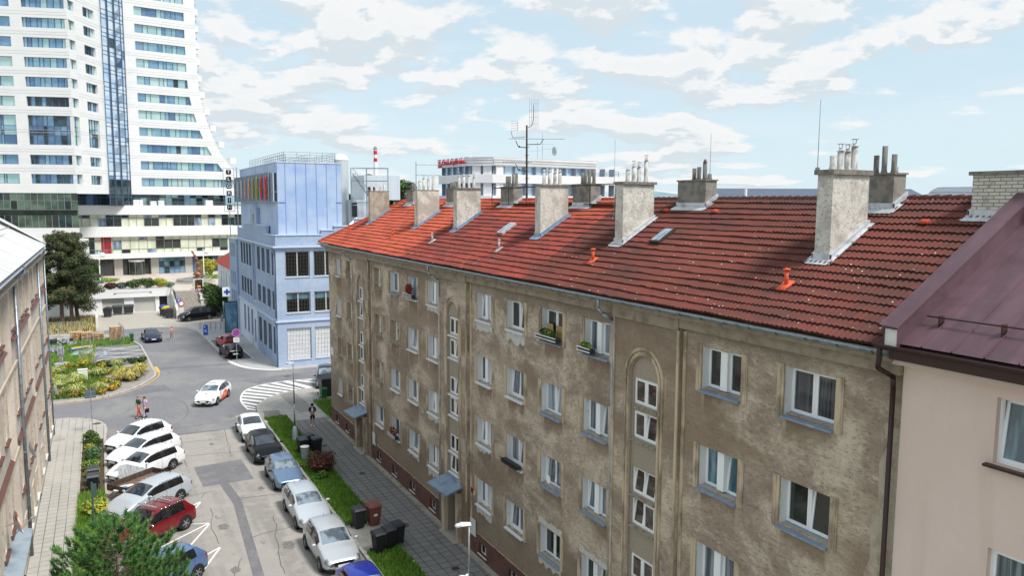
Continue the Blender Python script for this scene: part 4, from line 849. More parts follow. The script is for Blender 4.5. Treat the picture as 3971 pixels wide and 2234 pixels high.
q.tube([(e-3,40,16.2),(e-3,47,16.2),(e-3,58,16.2)],.03,5)
for k in range(10): q.cyl((e-3,40+k*1.9,15.75),(e-3,40+k*1.9,16.2),.02)
part('snow_guard',q,M_['steel'],rl)
q=MB(); r=.09
for y0,y1,x,z in ((22,48.3,e+.02,13.62),(48.4,58.5,e+.02,13.62)):
    pts=[(x+r*math.cos(PI+PI*i/6),z+r*math.sin(PI+PI*i/6)) for i in range(7)]
    for (xa,za),(xb,zb) in zip(pts,pts[1:]): q.face([(xa,y0,za),(xa,y1,za),(xb,y1,zb),(xb,y0,zb)])
part('gutter',q,M_['gutter'],lb)
for y in (41.0,56.0): part('downpipe',MB().tube([(e,y+1.0,13.55),(e,y+.6,13.3),(XL+.12,y,13.1),(XL+.12,y,.15)],.075,8),M_['gutter'],lb,True)
part('downpipe',MB().tube([(e-.2,62.3,13.6),(XL+.12,62.3,13.1),(XL+.1,62.3,.15)],.05,8),M_['gutter'],lb,True)
q=MB(); q.prism([(XL+.005,29.5),(XL+.62,29.5),(XL+.62,36.2),(XL+.005,36.2)],3.1,[3.36,3.2,3.2,3.36])
part('canopy',q,mk('canopy_metal','#a9b6c0',.45,.4,noises=[((2,2,2),'#93a1ad',.4,.7)]),lb)
def dish(x,y,z,r,lab,az,m='white'):
    t=thing('satellite_dish',lab,'satellite dish',(x,y,z),0,'satellite dishes on the beige house')
    q=MB(); n=16; a=Vector((math.sin(az),math.cos(az),.25)).normalized(); u=a.orthogonal().normalized(); v=a.cross(u); rings=[]
    for k in range(5):
        rr_=r*k/4; c=Vector((x,y,z))+a*(rr_*rr_/r*.32); rings.append([c+(u*math.cos(2*PI*i/n)+v*math.sin(2*PI*i/n))*rr_ for i in range(n)])
    for A,B in zip(rings,rings[1:]):
        for i in range(n): j=(i+1)%n; q.face([A[i],A[j],B[j],B[i]]); q.face([A[i]-a*.02,B[i]-a*.02,B[j]-a*.02,A[j]-a*.02])
    part('dish',q,M_[m],t,True)
    e_=Vector((x,y,z)); f=e_+a*r*1.25+Vector((0,0,-.05)); part('arm',MB().tube([e_+Vector((0,0,-r*.9)),f],.016,5).cyl(f-a*.05,f+a*.09,.035).tube([e_-a*.03,(XL+.02,y-.05,z-.05)],.02,5),M_['galv'],t)
dish(-3.28,40.6,5.25,.42,'white satellite dish on the downpipe of the beige house, middle of the three',R(80))
dish(-3.3,33.0,4.7,.46,'rust-stained satellite dish above the entrance canopy at the lower left',R(84),(mk('rustdish','#d8d4cf',.6,noises=[((1.6,1.6,1.6),'#b06a3c',.5,.6)]),'rustdish')[1])
dish(-3.3,61.5,3.5,.4,'white satellite dish at the far corner of the beige house beside the planting',R(75))
# ================================================================ blue corner building
mk('bluewall','#a2b2c9',.9,noises=[((.3,.3,.5),'#abbace',.4,.65),((3,3,3),'#97a9c2',.45,.7,{'amt':.6}),((1.2,1.2,.12),'#8ea3c4',.55,.72,{'amt':.5})],brick=('X','Z',.6,.14,'#94a9ca',.01,.03,.5),bump=(30,.12,.004))
mk('bluewall_shaded','#98aac5',.9,noises=[((.3,.3,.5),'#a2b3ca',.4,.65),((3,3,3),'#8c9fbc',.45,.7,{'amt':.6}),((.2,1.2,.25),'#9fb2cf',.58,.72,{'amt':.5})],bump=(30,.12,.004))  # same paint as the front, shade of the street face mixed into the colour
mk('bluepanel','#b0c1de',.5,noises=[((.4,.4,.4),'#96b1da',.4,.65)]); mk('bluetrim','#c3d0e4',.6); mk('whitewash','#d4dceb',.9,noises=[((.8,.8,.4),'#9fb4d6',.55,.7),((5,5,5),'#c4cfdf',.4,.7)])
mk('signboard','#66788c',.6,.2,noises=[((1,1.5,.7),'#8797a8',.42,.65),((4,4,2),'#55677a',.5,.7)]); mk('darkwin','#17191d',.15,0,1.); mk('grid','#4b4743',.6,.2)
bb=thing('blue_corner_building','blue painted corner building with barred windows and a tall windowless box on its roof','office building',(20,90,0))
XB,YB=15.25,78.5; TBx=lambda u,d,z:(u,YB-d,z); TBy=lambda u,d,z:(XB-d,u,z)
q=MB()
opx=[]
for k in range(4):
    a=16.17+2.83*k
    for z0,z1 in ((9.13,11.7),(5.5,7.57),(.72,3.92)): opx.append((a,a+2.4,z0,z1))
wall(q,TBx,XB,29,0,12.1,opx,.25,0,0)
opy=[]; tall=(90.0,91.8,5.4,12.0)
for z0,z1,kk in ((9.25,11.75,0),(5.75,7.6,0),(1.2,3.95,1)):
    for k in range(4): c=79.75+2.72*k; opy.append((c-.75,c+.75,z0,z1))
    if not kk:
        for k in range(4): c=93.3+1.95*k; opy.append((c-.55,c+.55,z0,z1))
opg=[(90.6,91.5,.6,3.3)]+[(93.0+2.5*k-.65,93.0+2.5*k+.65,1.1,4.2) for k in range(3)]
wall(q,TBy,YB,102.1,0,12.1,opy+opg+[tall],.22,1,1)
q.face([(XB,102.1,0),(29,102.1,0),(29,102.1,12.1),(XB,102.1,12.1)],1); q.face([(29,YB,0),(29,102.1,0),(29,102.1,12.1),(29,YB,12.1)],1); q.face([(XB,YB,12.1),(29,YB,12.1),(29,102.1,12.1),(XB,102.1,12.1)],1)
part('walls',q,[M_['bluewall'],M_['bluewall_shaded']],bb)
q=MB(); q.box(XB-.03,XB-.002,89.7,102.12,0,4.45,0); 
wf=MB(); wall(wf,lambda u,d,z:(XB-.03-d,u,z),89.5,102.12,0,4.5,opg,.05); part('painted_panel',wf,M_['whitewash'],bb)
q=MB()
q.box(XB-.28,29,YB-.28,YB-.001,12.1,12.26); q.box(XB-.28,XB-.001,YB,102.3,12.1,12.26); q.box(XB-.14,29,YB-.14,YB-.001,4.6,4.76); q.box(XB-.14,XB-.001,YB,102.3,4.6,4.76)
part('cornice',q,M_['bluetrim'],bb)
# stepped parapet
q=MB(); cpz=MB()
for a,b,z in ((15.25,19.85,13.3),(19.85,21.2,13.75),(21.2,23.3,14.15),(23.3,29,14.9)):
    q.box(a,b,YB+.02,YB+.3,12.262,z); cpz.box(a-.04,b,YB-.06,YB+.38,z+.001,z+.1)
for a,b,z in ((78.8,83.1,13.25),(83.1,88.7,14.1),(92.6,97.4,14.1),(97.4,102.1,13.4)):
    q.box(XB+.02,XB+.3,a,b,12.262,z); cpz.box(XB-.06,XB+.38,a,b+.04,z+.001,z+.1)
q.box(XB+.02,XB+1.0,88.7,92.6,12.262,16.0)
part('parapet',q,M_['bluewall_shaded'],bb); part('coping',cpz,M_['bluetrim'],bb)
q=MB(); q.box(XB-.0,XB+.019,90.3,90.9,14.1,15.3); part('slot_window',q,M_['darkwin'],bb)
# box on the roof
q=MB(); bx0,bx1,by0,by1,bz0,bz1=15.68,22.1,78.9,101.5,13.0,20.5
q.box(bx0,bx1,by0,by1,bz0,bz1)
bxo=part('rooftop_box',q,M_['bluepanel'],bb)
q=MB()
mk('joint','#6f8bbd',.6)
for k in range(6): x=16.45+1.03*k; part('panel_joint',MB().box(x-.02,x+.02,by0-.03,by0-.001,bz0,bz1),M_['joint'],bxo)
part('panel_joint',MB().box(bx0-.03,bx0-.001,90.78,90.82,bz0,bz1),M_['joint'],bxo)
for a,b in ((bx0,bx0+.77),(bx1-.6,bx1)): part('panel_joint',MB().box(a,b,by0-.05,by0-.031,16.55,16.62),M_['joint'],bxo)
q=MB(); q.box(bx0-.05,bx1+.05,by0-.05,by1+.05,bz1+.001,bz1+.1); part('roof_edge',q,M_['bluetrim'],bxo)
# railings on top
def railing(pts,h,step,r,nb=3,m='steel',name='railing',parent=None,z=0):
    q=MB()
    for a,b in zip(pts,pts[1:]):
        a=Vector(a); b=Vector(b); L=(b-a).length; n=max(1,int(L/step))
        for i in range(n+1): p=a.lerp(b,i/n); q.cyl(p,p+Vector((0,0,h)),r,n=4)
        for k in range(nb): d=Vector((0,0,h*(k+1)/nb)); q.cyl(a+d,b+d,r,n=4)
    return part(name,q,M_[m],parent)
railing([(16.7,100.5,20.6),(16.7,80.4,20.6),(21.9,80.4,20.6),(21.9,100,20.6)],1.05,1.05,.024,4,'steel','roof_railing',bb)
railing([(17.6,97,20.6),(17.6,84,20.6),(20.9,84,20.6)],1.0,1.2,.024,3,'steel','roof_railing',bb)
railing([(19.4,95,20.6),(19.4,82,20.6)],.9,1.2,.024,3,'steel','roof_railing',bb)
# sign box
q=MB(); q.box(15.22,bx0-.002,80.55,102.7,16.65,19.58); sb=part('sign_box',q,M_['signboard'],bb)
q=MB(); q.box(15.15,15.219,80.5,80.75,16.6,19.62); q.box(15.15,15.219,102.5,102.75,16.6,19.62); q.box(15.17,15.219,80.75,102.5,18.05,18.1); q.box(15.17,15.219,80.75,102.5,16.6,16.66); part('sign_frame',q,M_['galv'],sb)
q=MB(); q.box(15.4,16.0,79.3,80.5,16.7,19.5); part('glazed_bay',q,M_['darkwin'],bb)
q=MB()
for y in (79.3,79.9,80.5):
    for x in (15.38,16.0): q.box(x-.04,x+.04,y-.04,y+.04,16.62,19.58)
for z in (16.62,17.6,19.5): q.box(15.33,16.04,79.26,80.54,z,z+.06)
part('bay_frame',q,M_['bluetrim'],bb)
for c_,hxx in (('a','#c9cdd2'),('b','#e3a898'),('c','#a8a13a'),('d','#d8303a')): mk('neon_'+c_,hxx,.5)
rr=random.Random(5)
for i in range(8):
    y=99.6-2.55*i; c_='abcd'[i//2]; q=MB(); zc=18.05; rz_=.95+.07*(i%2)+.03*i; ry=.27+.02*i*.6
    P=[(15.1,y+ry*math.cos(2*PI*k/18),zc+rz_*math.sin(2*PI*k/18)) for k in range(19)]
    q.tube(P,.05 if i<4 else .07,5)
    for k in range(4 if i<4 else 7):
        z=zc+rz_*rr.uniform(-.75,.75); w=ry*.6
        q.tube([(15.1,y-w,z),(15.1,y+rr.uniform(-.1,.1),z+rr.uniform(-.25,.25)),(15.1,y+w,z+rr.uniform(-.1,.1))],.04,4)
    part('neon_figure',q,M_['neon_'+c_],sb)
# vertical name sign
q=MB(); sx,sy=14.35,101.6
for z in (15.45,20.75): q.cyl((sx-.62,sy,z),(sx+.62,sy,z),.035); 
for x in (sx-.62,sx+.62): q.cyl((x,sy,15.45),(x,sy,20.75),.03)
for z in (15.9,18.1,20.7): q.cyl((sx+.6,sy,z),(15.6,sy,z),.03)
q.cyl((14.35,sy,12.2),(14.35,sy,15.45),.04); q.cyl((15.3,101.6,20.9),(15.3,101.6,12.3),.06)
nf=part('sign_mast',q,M_['galv'],bb)
for i,ch in enumerate('TLGRIH'):
    z=20.28-.87*i; q=MB(); w=.3 if ch!='I' else .2
    q.prism([(-w,-.2),(-.2,-.32),(.2,-.32),(w,-.2),(w,.2),(.2,.32),(-.2,.32),(-w,.2)],0,.1,0,lambda a,b,c:(sx+a,sy-c,z+b))
    tl_=part('letter_tile',q,M_['black'],bb); text_part(ch,.62,.01,'letter',M_['white'],bb,(sx,sy-.12,z-.0),(1,0,0),(0,0,1))
# windows of the blue house
def bwin(T_,o,kind,mull,grid=None,name='window'):
    a,b,z0,z1=o[:4]; fr=MB(); d=-.2; fw=.07
    for p,q_,c,e in ((a,b,z0,z0+fw),(a,b,z1-fw,z1),(a,a+fw,z0+fw,z1-fw),(b-fw,b,z0+fw,z1-fw)): fr.box(p,q_,d,d+.05,c,e,0,T_)
    for k in range(1,mull): x=a+(b-a)*k/mull; fr.box(x-.06,x+.06,d,d+.06,z0+fw,z1-fw,0,T_)
    w_=part(name,fr,M_['white'] if T_ is TBx else M_['bluetrim'],bb)
    pa=MB(); pa.face([T_(a,d+.02,z0),T_(b,d+.02,z0),T_(b,d+.02,z1),T_(a,d+.02,z1)]); part('pane',pa,M_[kind],w_)
    if grid:
        g=MB(); nx,nz=grid
        for i in range(nx+1): x=a+(b-a)*i/nx; g.box(x-.009,x+.009,-.02,.02,z0-.03,z1+.03,0,T_)
        for i in range(nz+1): z=z0+(z1-z0)*i/nz; g.box(a-.03,b+.03,-.018,.018,z-.009,z+.009,0,T_)
        part('window_bars',g,M_['grid'],w_)
    part('sill',MB().box(a-.05,b+.05,-.18,.08,z0-.07,z0-.005,0,T_),M_['bluetrim'],w_)
mk('blind_white','#f4f5f7',.8,noises=[((8,8,.3),'#e8ebee',.4,.6)])
for o in opx: bwin(TBx,o,{9.13:'darkwin',5.5:'darkwin',.72:'blind_white'}[o[2]],2 if o[2]>1 else 1,(8,7) if o[2]<1 or o[2]>9 else (8,5))
for o in opx:
    if o[2]==5.5: part('blind',(lambda m:(m.face([TBx(o[0],-.17,6.85),TBx(o[1],-.17,6.85),TBx(o[1],-.17,7.55),TBx(o[0],-.17,7.55)]),m)[1])(MB()),M_['pane_teal'],bb)
mk('pane_sky','#5d6b7c',.08,.0,1.,noises=[((.3,.8,1.2),'#1c1f26',.45,.55)])
for o in opy: bwin(TBy,o,'pane_sky' if o[2]>9 else 'pane_dark',1,(3,6))
for o in opg: bwin(TBy,o,'pane_dark',2)
bwin(TBy,tall,'pane_light',1)
part('downpipe',MB().tube([(XB-.2,79.4,12.15),(XB-.22,79.2,11.8),(XB-.09,78.8,11.5),(XB-.09,78.8,5.0),(XB-.25,78.8,4.7),(XB-.09,78.8,4.4),(XB-.09,78.8,.1)],.07,8),M_['zincblue'],bb,True)
# narrow annex further back and the glazed entrance
an=thing('blue_annex','narrow blue annex with a glazed entrance at the far end of the blue corner building','annex',(18,105,0))
q=MB(); TA=lambda u,d,z:(15.05-d,u,z); ao=[(c-.35,c+.35,z,z+1.7) for c in (103.6,105.0,106.6) for z in (9.6,6.0,3.6)]
wall(q,TA,102.13,108.2,0,11.9,ao,.2,0,0); q.face([(15.05,108.2,0),(24,108.2,0),(24,108.2,11.9),(15.05,108.2,11.9)]); q.face([(15.05,102.13,11.9),(24,102.13,11.9),(24,108.2,11.9),(15.05,108.2,11.9)]); q.face([(15.05,102.13,0),(24,102.13,0),(24,102.13,11.9),(15.05,102.13,11.9)])
part('walls',q,M_['bluewall_shaded'],an)
for a,b,z0,z1 in ao: part('window',MB().box(a,b,-.18,-.12,z0,z1,0,TA),M_['pane_dark'],an)
q=MB(); q.box(13.6,15.04,102.9,103.0,0,3.9); q.box(13.5,13.6,102.9,104.6,0,3.9); part('glass_entrance',q,mk('entrance_glass','#4f7f93',.12,.3,1.,noises=[((1,1,.6),'#7fa9bd',.4,.65)]),an)
q=MB()
for x0_,x1_ in ((13.48,13.56),(14.98,15.06)): q.box(x0_,x1_,102.84,102.92,0,4.0)
q.box(13.48,15.06,102.82,102.9,3.92,4.05); q.box(13.48,15.06,102.82,102.9,0,.1); part('entrance_frame',q,M_['black'],an)
# ================================================================ white pharmacy house
ph=thing('white_pharmacy_house','white two-storey house with red hipped tile roof behind the blue building','house',(20,121,0))
q=MB(); XP=16.0; TPh=lambda u,d,z:(XP-d,u,z); po=[(c-.4,c+.4,z,z+h_) for c in (115.8,118.6,121.4,124.2) for z,h_ in ((4.3,2.0),(1.0,1.9))]
wall(q,TPh,113.4,128,0,7.4,po,.2,0,0); q.face([(XP,113.4,0),(26,113.4,0),(26,113.4,7.4),(XP,113.4,7.4)]); q.face([(XP,128,0),(26,128,0),(26,128,7.4),(XP,128,7.4)])
part('walls',q,mk('whitehouse','#dfe5ee',.9,noises=[((1,1,1),'#cdd6e3',.4,.7)]),ph)
for a,b,z0,z1 in po: w_=part('window',MB().box(a,b,-.19,-.12,z0,z1,0,TPh),M_['pane_light'],ph); part('frame',MB().box((a+b)/2-.03,(a+b)/2+.03,-.119,-.09,z0,z1,0,TPh),M_['white'],w_)
q=MB(); c0=[(15.5,112.9,7.35),(26.5,112.9,7.35),(26.5,128.5,7.35),(15.5,128.5,7.35)]; r0,r1=(21,117.5,11.2),(21,124,11.2)
q.face([c0[0],c0[1],r0]); q.face([c0[1],c0[2],r1,r0]); q.face([c0[2],c0[3],r1]); q.face([c0[3],c0[0],r0,r1]); q.face(c0)
part('roof',q,mk('redroof','#9c3a2c',.85,brick=('Y','Z',.3,.22,'#6f2c24',.03,.15,.5),noises=[((1,1,1),'#8a332a',.4,.65)]),ph)
q=MB(); q.box(14.75,15.95,114.0,114.1,3.4,4.7); q.box(15.3,15.95,114.02,114.08,4.2,4.3); sg=part('pharmacy_sign',q,M_['white'],ph)
q=MB(); q.box(14.95,15.75,113.96,113.995,3.93,4.19); q.box(15.22,15.48,113.955,113.99,3.66,4.46); part('cross',q,M_['blue'],sg)
# ================================================================ white high-rise with the curved flank
mk('twhite','#e4e4e4',.55,noises=[((.3,.3,.3),'#dcdddf',.4,.7),((.15,.15,3),'#e8e8e8',.45,.6,{'amt':.5})]); mk('tjoint','#b5b7ba',.7)
def tg(k,a,b,me=.75,ro=.08): mk(k,a,ro,me,1.,noises=[((.35,.35,.6),b,.4,.62)])
tg('tg0','#86aec2','#9fc2d0',.5); tg('tg1','#6a92b2','#86aac6',.5); tg('tg2','#a4c9cb','#b8d5d4',.5); tg('tg3','#587598','#7292b4',.5); tg('tg4','#b8d6d4','#c6dedc',.4,.25); tg('tgd','#20303a','#3f5a60',.5); tg('tgreen','#4c5f55','#76887a',.55,.12); tg('tgblack','#161c1c','#2b3533',.5,.15); tg('tcol','#b9d4ee','#dcebf8',.55,.06)
mk('mullion','#5d6c82',.5,.3); mk('cream','#d5d6c0',.6,noises=[((.8,.8,.3),'#c3c6b0',.4,.65)]); mk('darkgl','#23292a',.12,.0,1.,noises=[((.5,.5,.5),'#39413d',.4,.6)])
tw=thing('white_high_rise','white high-rise with ribbon windows, a blue glass spine and a flared right edge','high-rise',(5,150,0))
ZT=62.0
P=[(-21,150.1),(-10.94,145.73),(-9.32,145.44),(-2.96,143.43),(-2.09,145.81),(-.79,146.83),(1.70,151.77),(5.01,156.28),(5.15,156.55)]
# fine-tuned plan: each facet measured from the street
fa=Facet((-30.0,151.6),(-2.96,143.43)); 
# helper facets: front bay, chamfer, deep side, glass spine, right-hand face
dfr=Vector((math.cos(R(-17.55)),math.sin(R(-17.55)),0))
bay0=Vector((-9.32,145.44,0)); A0=bay0-dfr*14; 
Ff=Facet(A0[:2],(-2.96,143.43)); Fc=Facet((-2.96,143.43),(-1.95,145.3)); Fd=Facet((-1.95,145.3),(1.70,151.77)); Fg=Facet((1.70,151.77),(5.01,156.28))
a8=R(8.5); Fr=Facet((5.15,156.55),(5.15+30*math.cos(a8),156.55+30*math.sin(a8)))
zt=[20.9+3.025*k for k in range(14)]; H_=1.52; z0w=17.9
body=MB(); REC=.45
def facet_wall(Fq,u0,u1,ops): wall(body,Fq,u0,u1,z0w,ZT,ops,REC,0,0)
fo=[]; 
for k,z in enumerate(zt):
    if k in (2,3): continue
    fo.append((14.12,20.66,z-H_,z))
fo.append((14.12,20.66,25.5,30.1))
fleft=[(8.4,12.45,o[2],o[3]) for o in fo]
facet_wall(Ff,0,20.68,fo+fleft)
co_=[(.02,2.0,o[2],o[3]) for o in fo]; facet_wall(Fc,0,Fc.L,co_)
do_=[(2.35,5.6,o[2]+.0,o[3]) for o in fo]; facet_wall(Fd,0,Fd.L,do_)
# right face with the flaring edge: pier outline built from measured widths
edge=[(62,12.3),(52.3,12.4),(46,12.4),(40.6,12.5),(36.7,12.7),(34.4,13.2),(32.8,13.6),(29.7,14.5),(27.1,15.6),(24.4,17.1),(22.3,18.9),(20.6,21.0),(19.3,23.5),(18.4,26.5),(17.9,29)]
def ue(z):
    for (za,ua),(zb,ub) in zip(edge,edge[1:]):
        if zb<=z<=za: return ua+(ub-ua)*(za-z)/(za-zb)
    return edge[0][1] if z>62 else 29
def pier(z): return 1.9+ .0*z
def ur(z): return ue(z)-1.95-max(0,(24-z))*.12
# horizontal bands between windows (with slanted ends), left pier
zl=[z0w]
for k,z in enumerate(zt): zl+= [z-H_,z]
zl.append(ZT); rbody=MB()
rbody.box(0,2.0,-.0,-3,z0w,ZT,0,Fr) if False else None
def slab(mb,u0a,u0b,u1a,u1b,za,zb,d0,d1,m=0):
    """box whose ends may slant: a = low edge, b = high edge"""
    c=[Fr(u0a,d1,za),Fr(u1a,d1,za),Fr(u1a,d0,za),Fr(u0a,d0,za),Fr(u0b,d1,zb),Fr(u1b,d1,zb),Fr(u1b,d0,zb),Fr(u0b,d0,zb)]
    n=len(mb.v); mb.v.extend(c)
    for f in ((0,3,2,1),(4,5,6,7),(0,1,5,4),(1,2,6,5),(2,3,7,6),(3,0,4,7)): mb.f.append(tuple(n+i for i in f)); mb.m.append(m)
for i in range(0,len(zl)-1,2):
    za,zb=zl[i],zl[i+1]; n=max(1,int((zb-za)/.8))
    for j in range(n):
        a,b=za+(zb-za)*j/n,za+(zb-za)*(j+1)/n; slab(body,0,0,ue(a),ue(b),a,b,-REC-14,0)
for i in range(1,len(zl)-1,2):
    za,zb=zl[i],zl[i+1]; slab(body,0,0,2.02,2.02,za,zb,-REC-14,0); slab(body,ur(za),ur(zb),ue(za),ue(zb),za,zb,-REC-14,0); slab(body,2.03,2.03,ur(za)-.01,ur(zb)-.01,za,zb,-REC-14,-REC-.3)
# thin shadow joints
jo=MB()
for k,z in enumerate(zt):
    for dz in (.45,):
        for Fq,a,b in ((Ff,0,20.6),(Fd,0,Fd.L),(Fr,0,None)):
            b_=ue(z+dz)-.05 if b is None else b
            jo.box(a,b_,.001,.012,z+dz,z+dz+.05,0,Fq); jo.box(a,b_,.001,.012,z+dz+.42,z+dz+.46,0,Fq)
part('joints',jo,M_['tjoint'],tw)
body.face([(-2.09,145.81,ZT),(5,156,ZT),(-20,170,ZT),(-25,152,ZT)])
# balconies along the flared edge
for k,z in enumerate(zt):
    if z>22: body.box(ue(z-1)-.05,ue(z-1)+1.0-.02*k,-4.,-1.0,z+.1,z+1.25,0,Fr)
part('concrete_shell',body,[M_['twhite']],tw)
q=MB()
for k,z in enumerate(zt):
    if z>22: u=ue(z-1); q.box(u+.1,u+.6,-1.6,-1.4,z-1.2,z-1.12,0,Fr); q.box(u+.1,u+.6,-1.6,-1.4,z-.9,z-.82,0,Fr)
part('balcony_rail',q,M_['mullion'],tw)
GM=['tg0','tg1','tg2','tg3','tg4','tgd','mullion']; gm=[M_[k] for k in GM]
def strip(Fq,u0,u1,z0,z1,splits,rnd_,wts,name='window_band',slant=None,trans=None):
    q=MB(); x=u0; i=0; d=-REC+.08; us=[u0]
    while x<u1-.4:
        x+=splits[i%len(splits)]; i+=1; us.append(min(x,u1))
    if us[-1]<u1-.3: us.append(u1)
    us[-1]=u1
    for a,b in zip(us,us[1:]):
        m=rnd_.choices(range(6),wts)[0]
        zz=[z0,z1] if not trans else [z0]+trans+[z1]
        for c,e in zip(zz,zz[1:]):
            B1=(slant(e) if slant and b==u1 else b); B0=(slant(c) if slant and b==u1 else b)
            q.face([Fq(a,d,c),Fq(B0,d,c),Fq(B1,d,e),Fq(a,d,e)],m if c==z0 or not trans else rnd_.choices(range(6),wts)[0])
            q.box(a,b,d+.005,d+.05,e-.05,e,6,Fq)
        q.box(a-.04 if a>u0 else a,a+.05,d+.005,d+.07,z0,z1,6,Fq)
    q.box(u0,u1,d+.005,d+.06,z0,z0+.06,6,Fq)
    return part(name,q,gm,tw)
r5=random.Random(21)
for i,o in enumerate(fo):
    hi=o[2]>31.5; big=o[3]-o[2]>2; wt=(5,6,1,2,0,0) if hi else ((0,2,0,6,0,3) if big else (1,3,1,3,0,4)); tr=[o[2]+1.55,o[2]+2.3,o[2]+3.0] if big else None
    strip(Ff,14.14,20.64,o[2],o[3],[.5,.62,.95,.6,.95,.95,.95],r5,wt,trans=tr)
    strip(Fc,.04,1.98,o[2],o[3],[.7,.65,.6],r5,(1,0,4,0,4,0),trans=tr)
    strip(Ff,8.42,12.43,o[2],o[3],[1.7,.35,1.9],r5,(4,3,3,1,1,0) if not big else (2,2,3,2,0,0),trans=tr)
    strip(Fd,2.37,5.58,o[2],o[3],[.8,.75,.8,.8],r5,(1,0,3,1,2,3),trans=tr)
for k,z in enumerate(zt):
    za,zb=z-H_,z; u1=ur(za)
    strip(Fr,2.04,u1,za,zb,[1.35,.8,1.6,.8,.6,1.1,.75,1.3,.75],r5,(5,4,4,1,3,.5) if k>2 else (3,4,2,1,3,1),slant=lambda zz:ur(zz)-.02)
# glass spine
q=MB(); n=3; us=[.0,1.5,1.8,3.3,3.6,5.1,Fg.L+.35]
k=0; z=15.85
while z<ZT:
    for (a,b) in zip(us,us[1:]):
        m=r5.choices([0,1,2],[12,1,.5])[0] if b-a>.7 else 1
        q.face([Fg(a,.1,z),Fg(b,.1,z),Fg(b,.1,z+[1.55,.65,.82][k%3]),Fg(a,.1,z+[1.55,.65,.82][k%3])],m if z>19 else 2)
    z+=[1.55,.65,.82][k%3]; q.box(0,us[-1],.1,.16,z-.04,z+.04,3,Fg); k+=1
for u in us: q.box(u-.05,u+.05,.1,.2,15.85,ZT,3,Fg)
q.face([Fg(us[-1],.1,15.85),Fg(us[-1],-2,15.85),Fg(us[-1],-2,ZT),Fg(us[-1],.1,ZT)],1)
part('glass_spine',q,[M_['tcol'],M_['tg3'],M_['tgd'],M_['mullion']],tw)
# podium: terrace floors between white bands, standing forward of the shaft
Fp=Facet(Fr(-16,1.2,0)[:2],Fr(18.3,1.2,0)[:2]); U0=16.0
q=MB()
pd=[(14.25,15.8,.3),(10.35,12.05,.9),(6.5,7.3,1.6)]
for z0_,z1_,d in pd: q.box(U0-9.3,U0+19.8-(.4 if z1_<10 else 0),-6,d,z0_,z1_,0,Fp)
q.box(U0-16,U0+17.2,-12,-6.01,3.4,15.7,0,Fp); 
for z0_,z1_,d in pd: q.box(U0-9.2,U0+17.5,d-.25,d-.05,z1_+.001,z1_+.12,0,Fp)
part('podium_bands',q,M_['twhite'],tw)
rp_=random.Random(8)
def curtain(Fq,u0,u1,z0,z1,w,hs,mats,wts,d,name='curtain_wall',mw=.035,xm='mullion'):
    q=MB(); n=max(1,round((u1-u0)/w)); w=(u1-u0)/n; zz=[z0]
    for h in hs: zz.append(z0+(z1-z0)*h)
    for i in range(n):
        for c,e in zip(zz,zz[1:]): q.face([Fq(u0+w*i,d,c),Fq(u0+w*(i+1),d,c),Fq(u0+w*(i+1),d,e),Fq(u0+w*i,d,e)],rp_.choices(range(len(mats)),wts)[0])
        q.box(u0+w*i-mw,u0+w*i+mw,d+.002,d+.07,z0,z1,len(mats),Fq)
    for e in zz: q.box(u0,u1,d+.003,d+.06,e-.03,e+.03,len(mats),Fq)
    return part(name,q,[M_[m] for m in mats]+[M_[xm]],tw)
mk('alu','#8f9691',.5,.3)
curtain(Fp,U0-9.3,U0+19.4,12.05,14.25,1.25,(.72,1),['cream','darkgl','tgd','pane_light'],(3,5,1,1),-.3,xm='alu')
curtain(Fp,U0-9.2,U0+19.3,7.3,10.35,1.42,(.25,.78,1),['cream','darkgl','pane_light','tgreen'],(6,3,1,1),.25,xm='alu')
curtain(Fp,U0+2.0,U0+17.3,15.9,17.9,1.1,(.7,1),['tgd','tg0','tgreen','tg2'],(4,2,2,1),-3.0)
curtain(Fp,U0-9,U0+2.0,15.9,17.9,1.1,(.7,1),['tgd','tg3'],(4,2),-3.0)
q=MB(); q.box(U0-5.3,U0-3.7,.26,.3,7.4,10.3,0,Fp); part('red_banner',q,mk('maroonred','#8d1f28',.6,noises=[((1,1,.7),'#b5525a',.55,.7)]),tw)
# ground floor
q=MB()
mk('granite','#bdb9b3',.8,noises=[((30,30,30),'#a5a19b',.45,.6)])
for a,b in ((-3.4,-2.05),(2.65,3.95),(8.55,9.85),(14.6,16)): part('pillar',MB().box(U0+a,U0+b,-5,.35,3.3,6.5,0,Fp),M_['granite'],tw)
curtain(Fp,U0-2.0,U0+2.6,3.4,6.49,1.15,(.55,1),['darkgl','tgd'],(3,1),-.6); curtain(Fp,U0+4,U0+8.5,3.4,6.49,.9,(.4,.75,1),['tg3','tg1','tgd'],(2,4,1),.2); curtain(Fp,U0+9.9,U0+14.5,3.4,6.49,.9,(.5,1),['tg3','tgd'],(2,3),.2); curtain(Fp,U0-9,U0-3.5,3.4,6.49,1.2,(.5,1),['darkgl','tgd'],(3,1),-.4)
q=MB(); c_=Fp(U0+.3,-.1,3.4); q.lathe(c_,[(1.3,0),(1.3,2.4),(0,2.4)],16); rd=part('revolving_door',q,M_['darkgl'],tw); q=MB(); q.lathe(c_,[(1.36,2.4),(1.36,2.75),(0,2.76)],16); part('door_canopy',q,M_['twhite'],rd)
q=MB()
for k in range(7): t=k*2*PI/7; q.cyl((c_[0]+1.32*math.cos(t),c_[1]+1.32*math.sin(t),3.4),(c_[0]+1.32*math.cos(t),c_[1]+1.32*math.sin(t),5.8),.04)
part('door_posts',q,M_['alu'],rd)
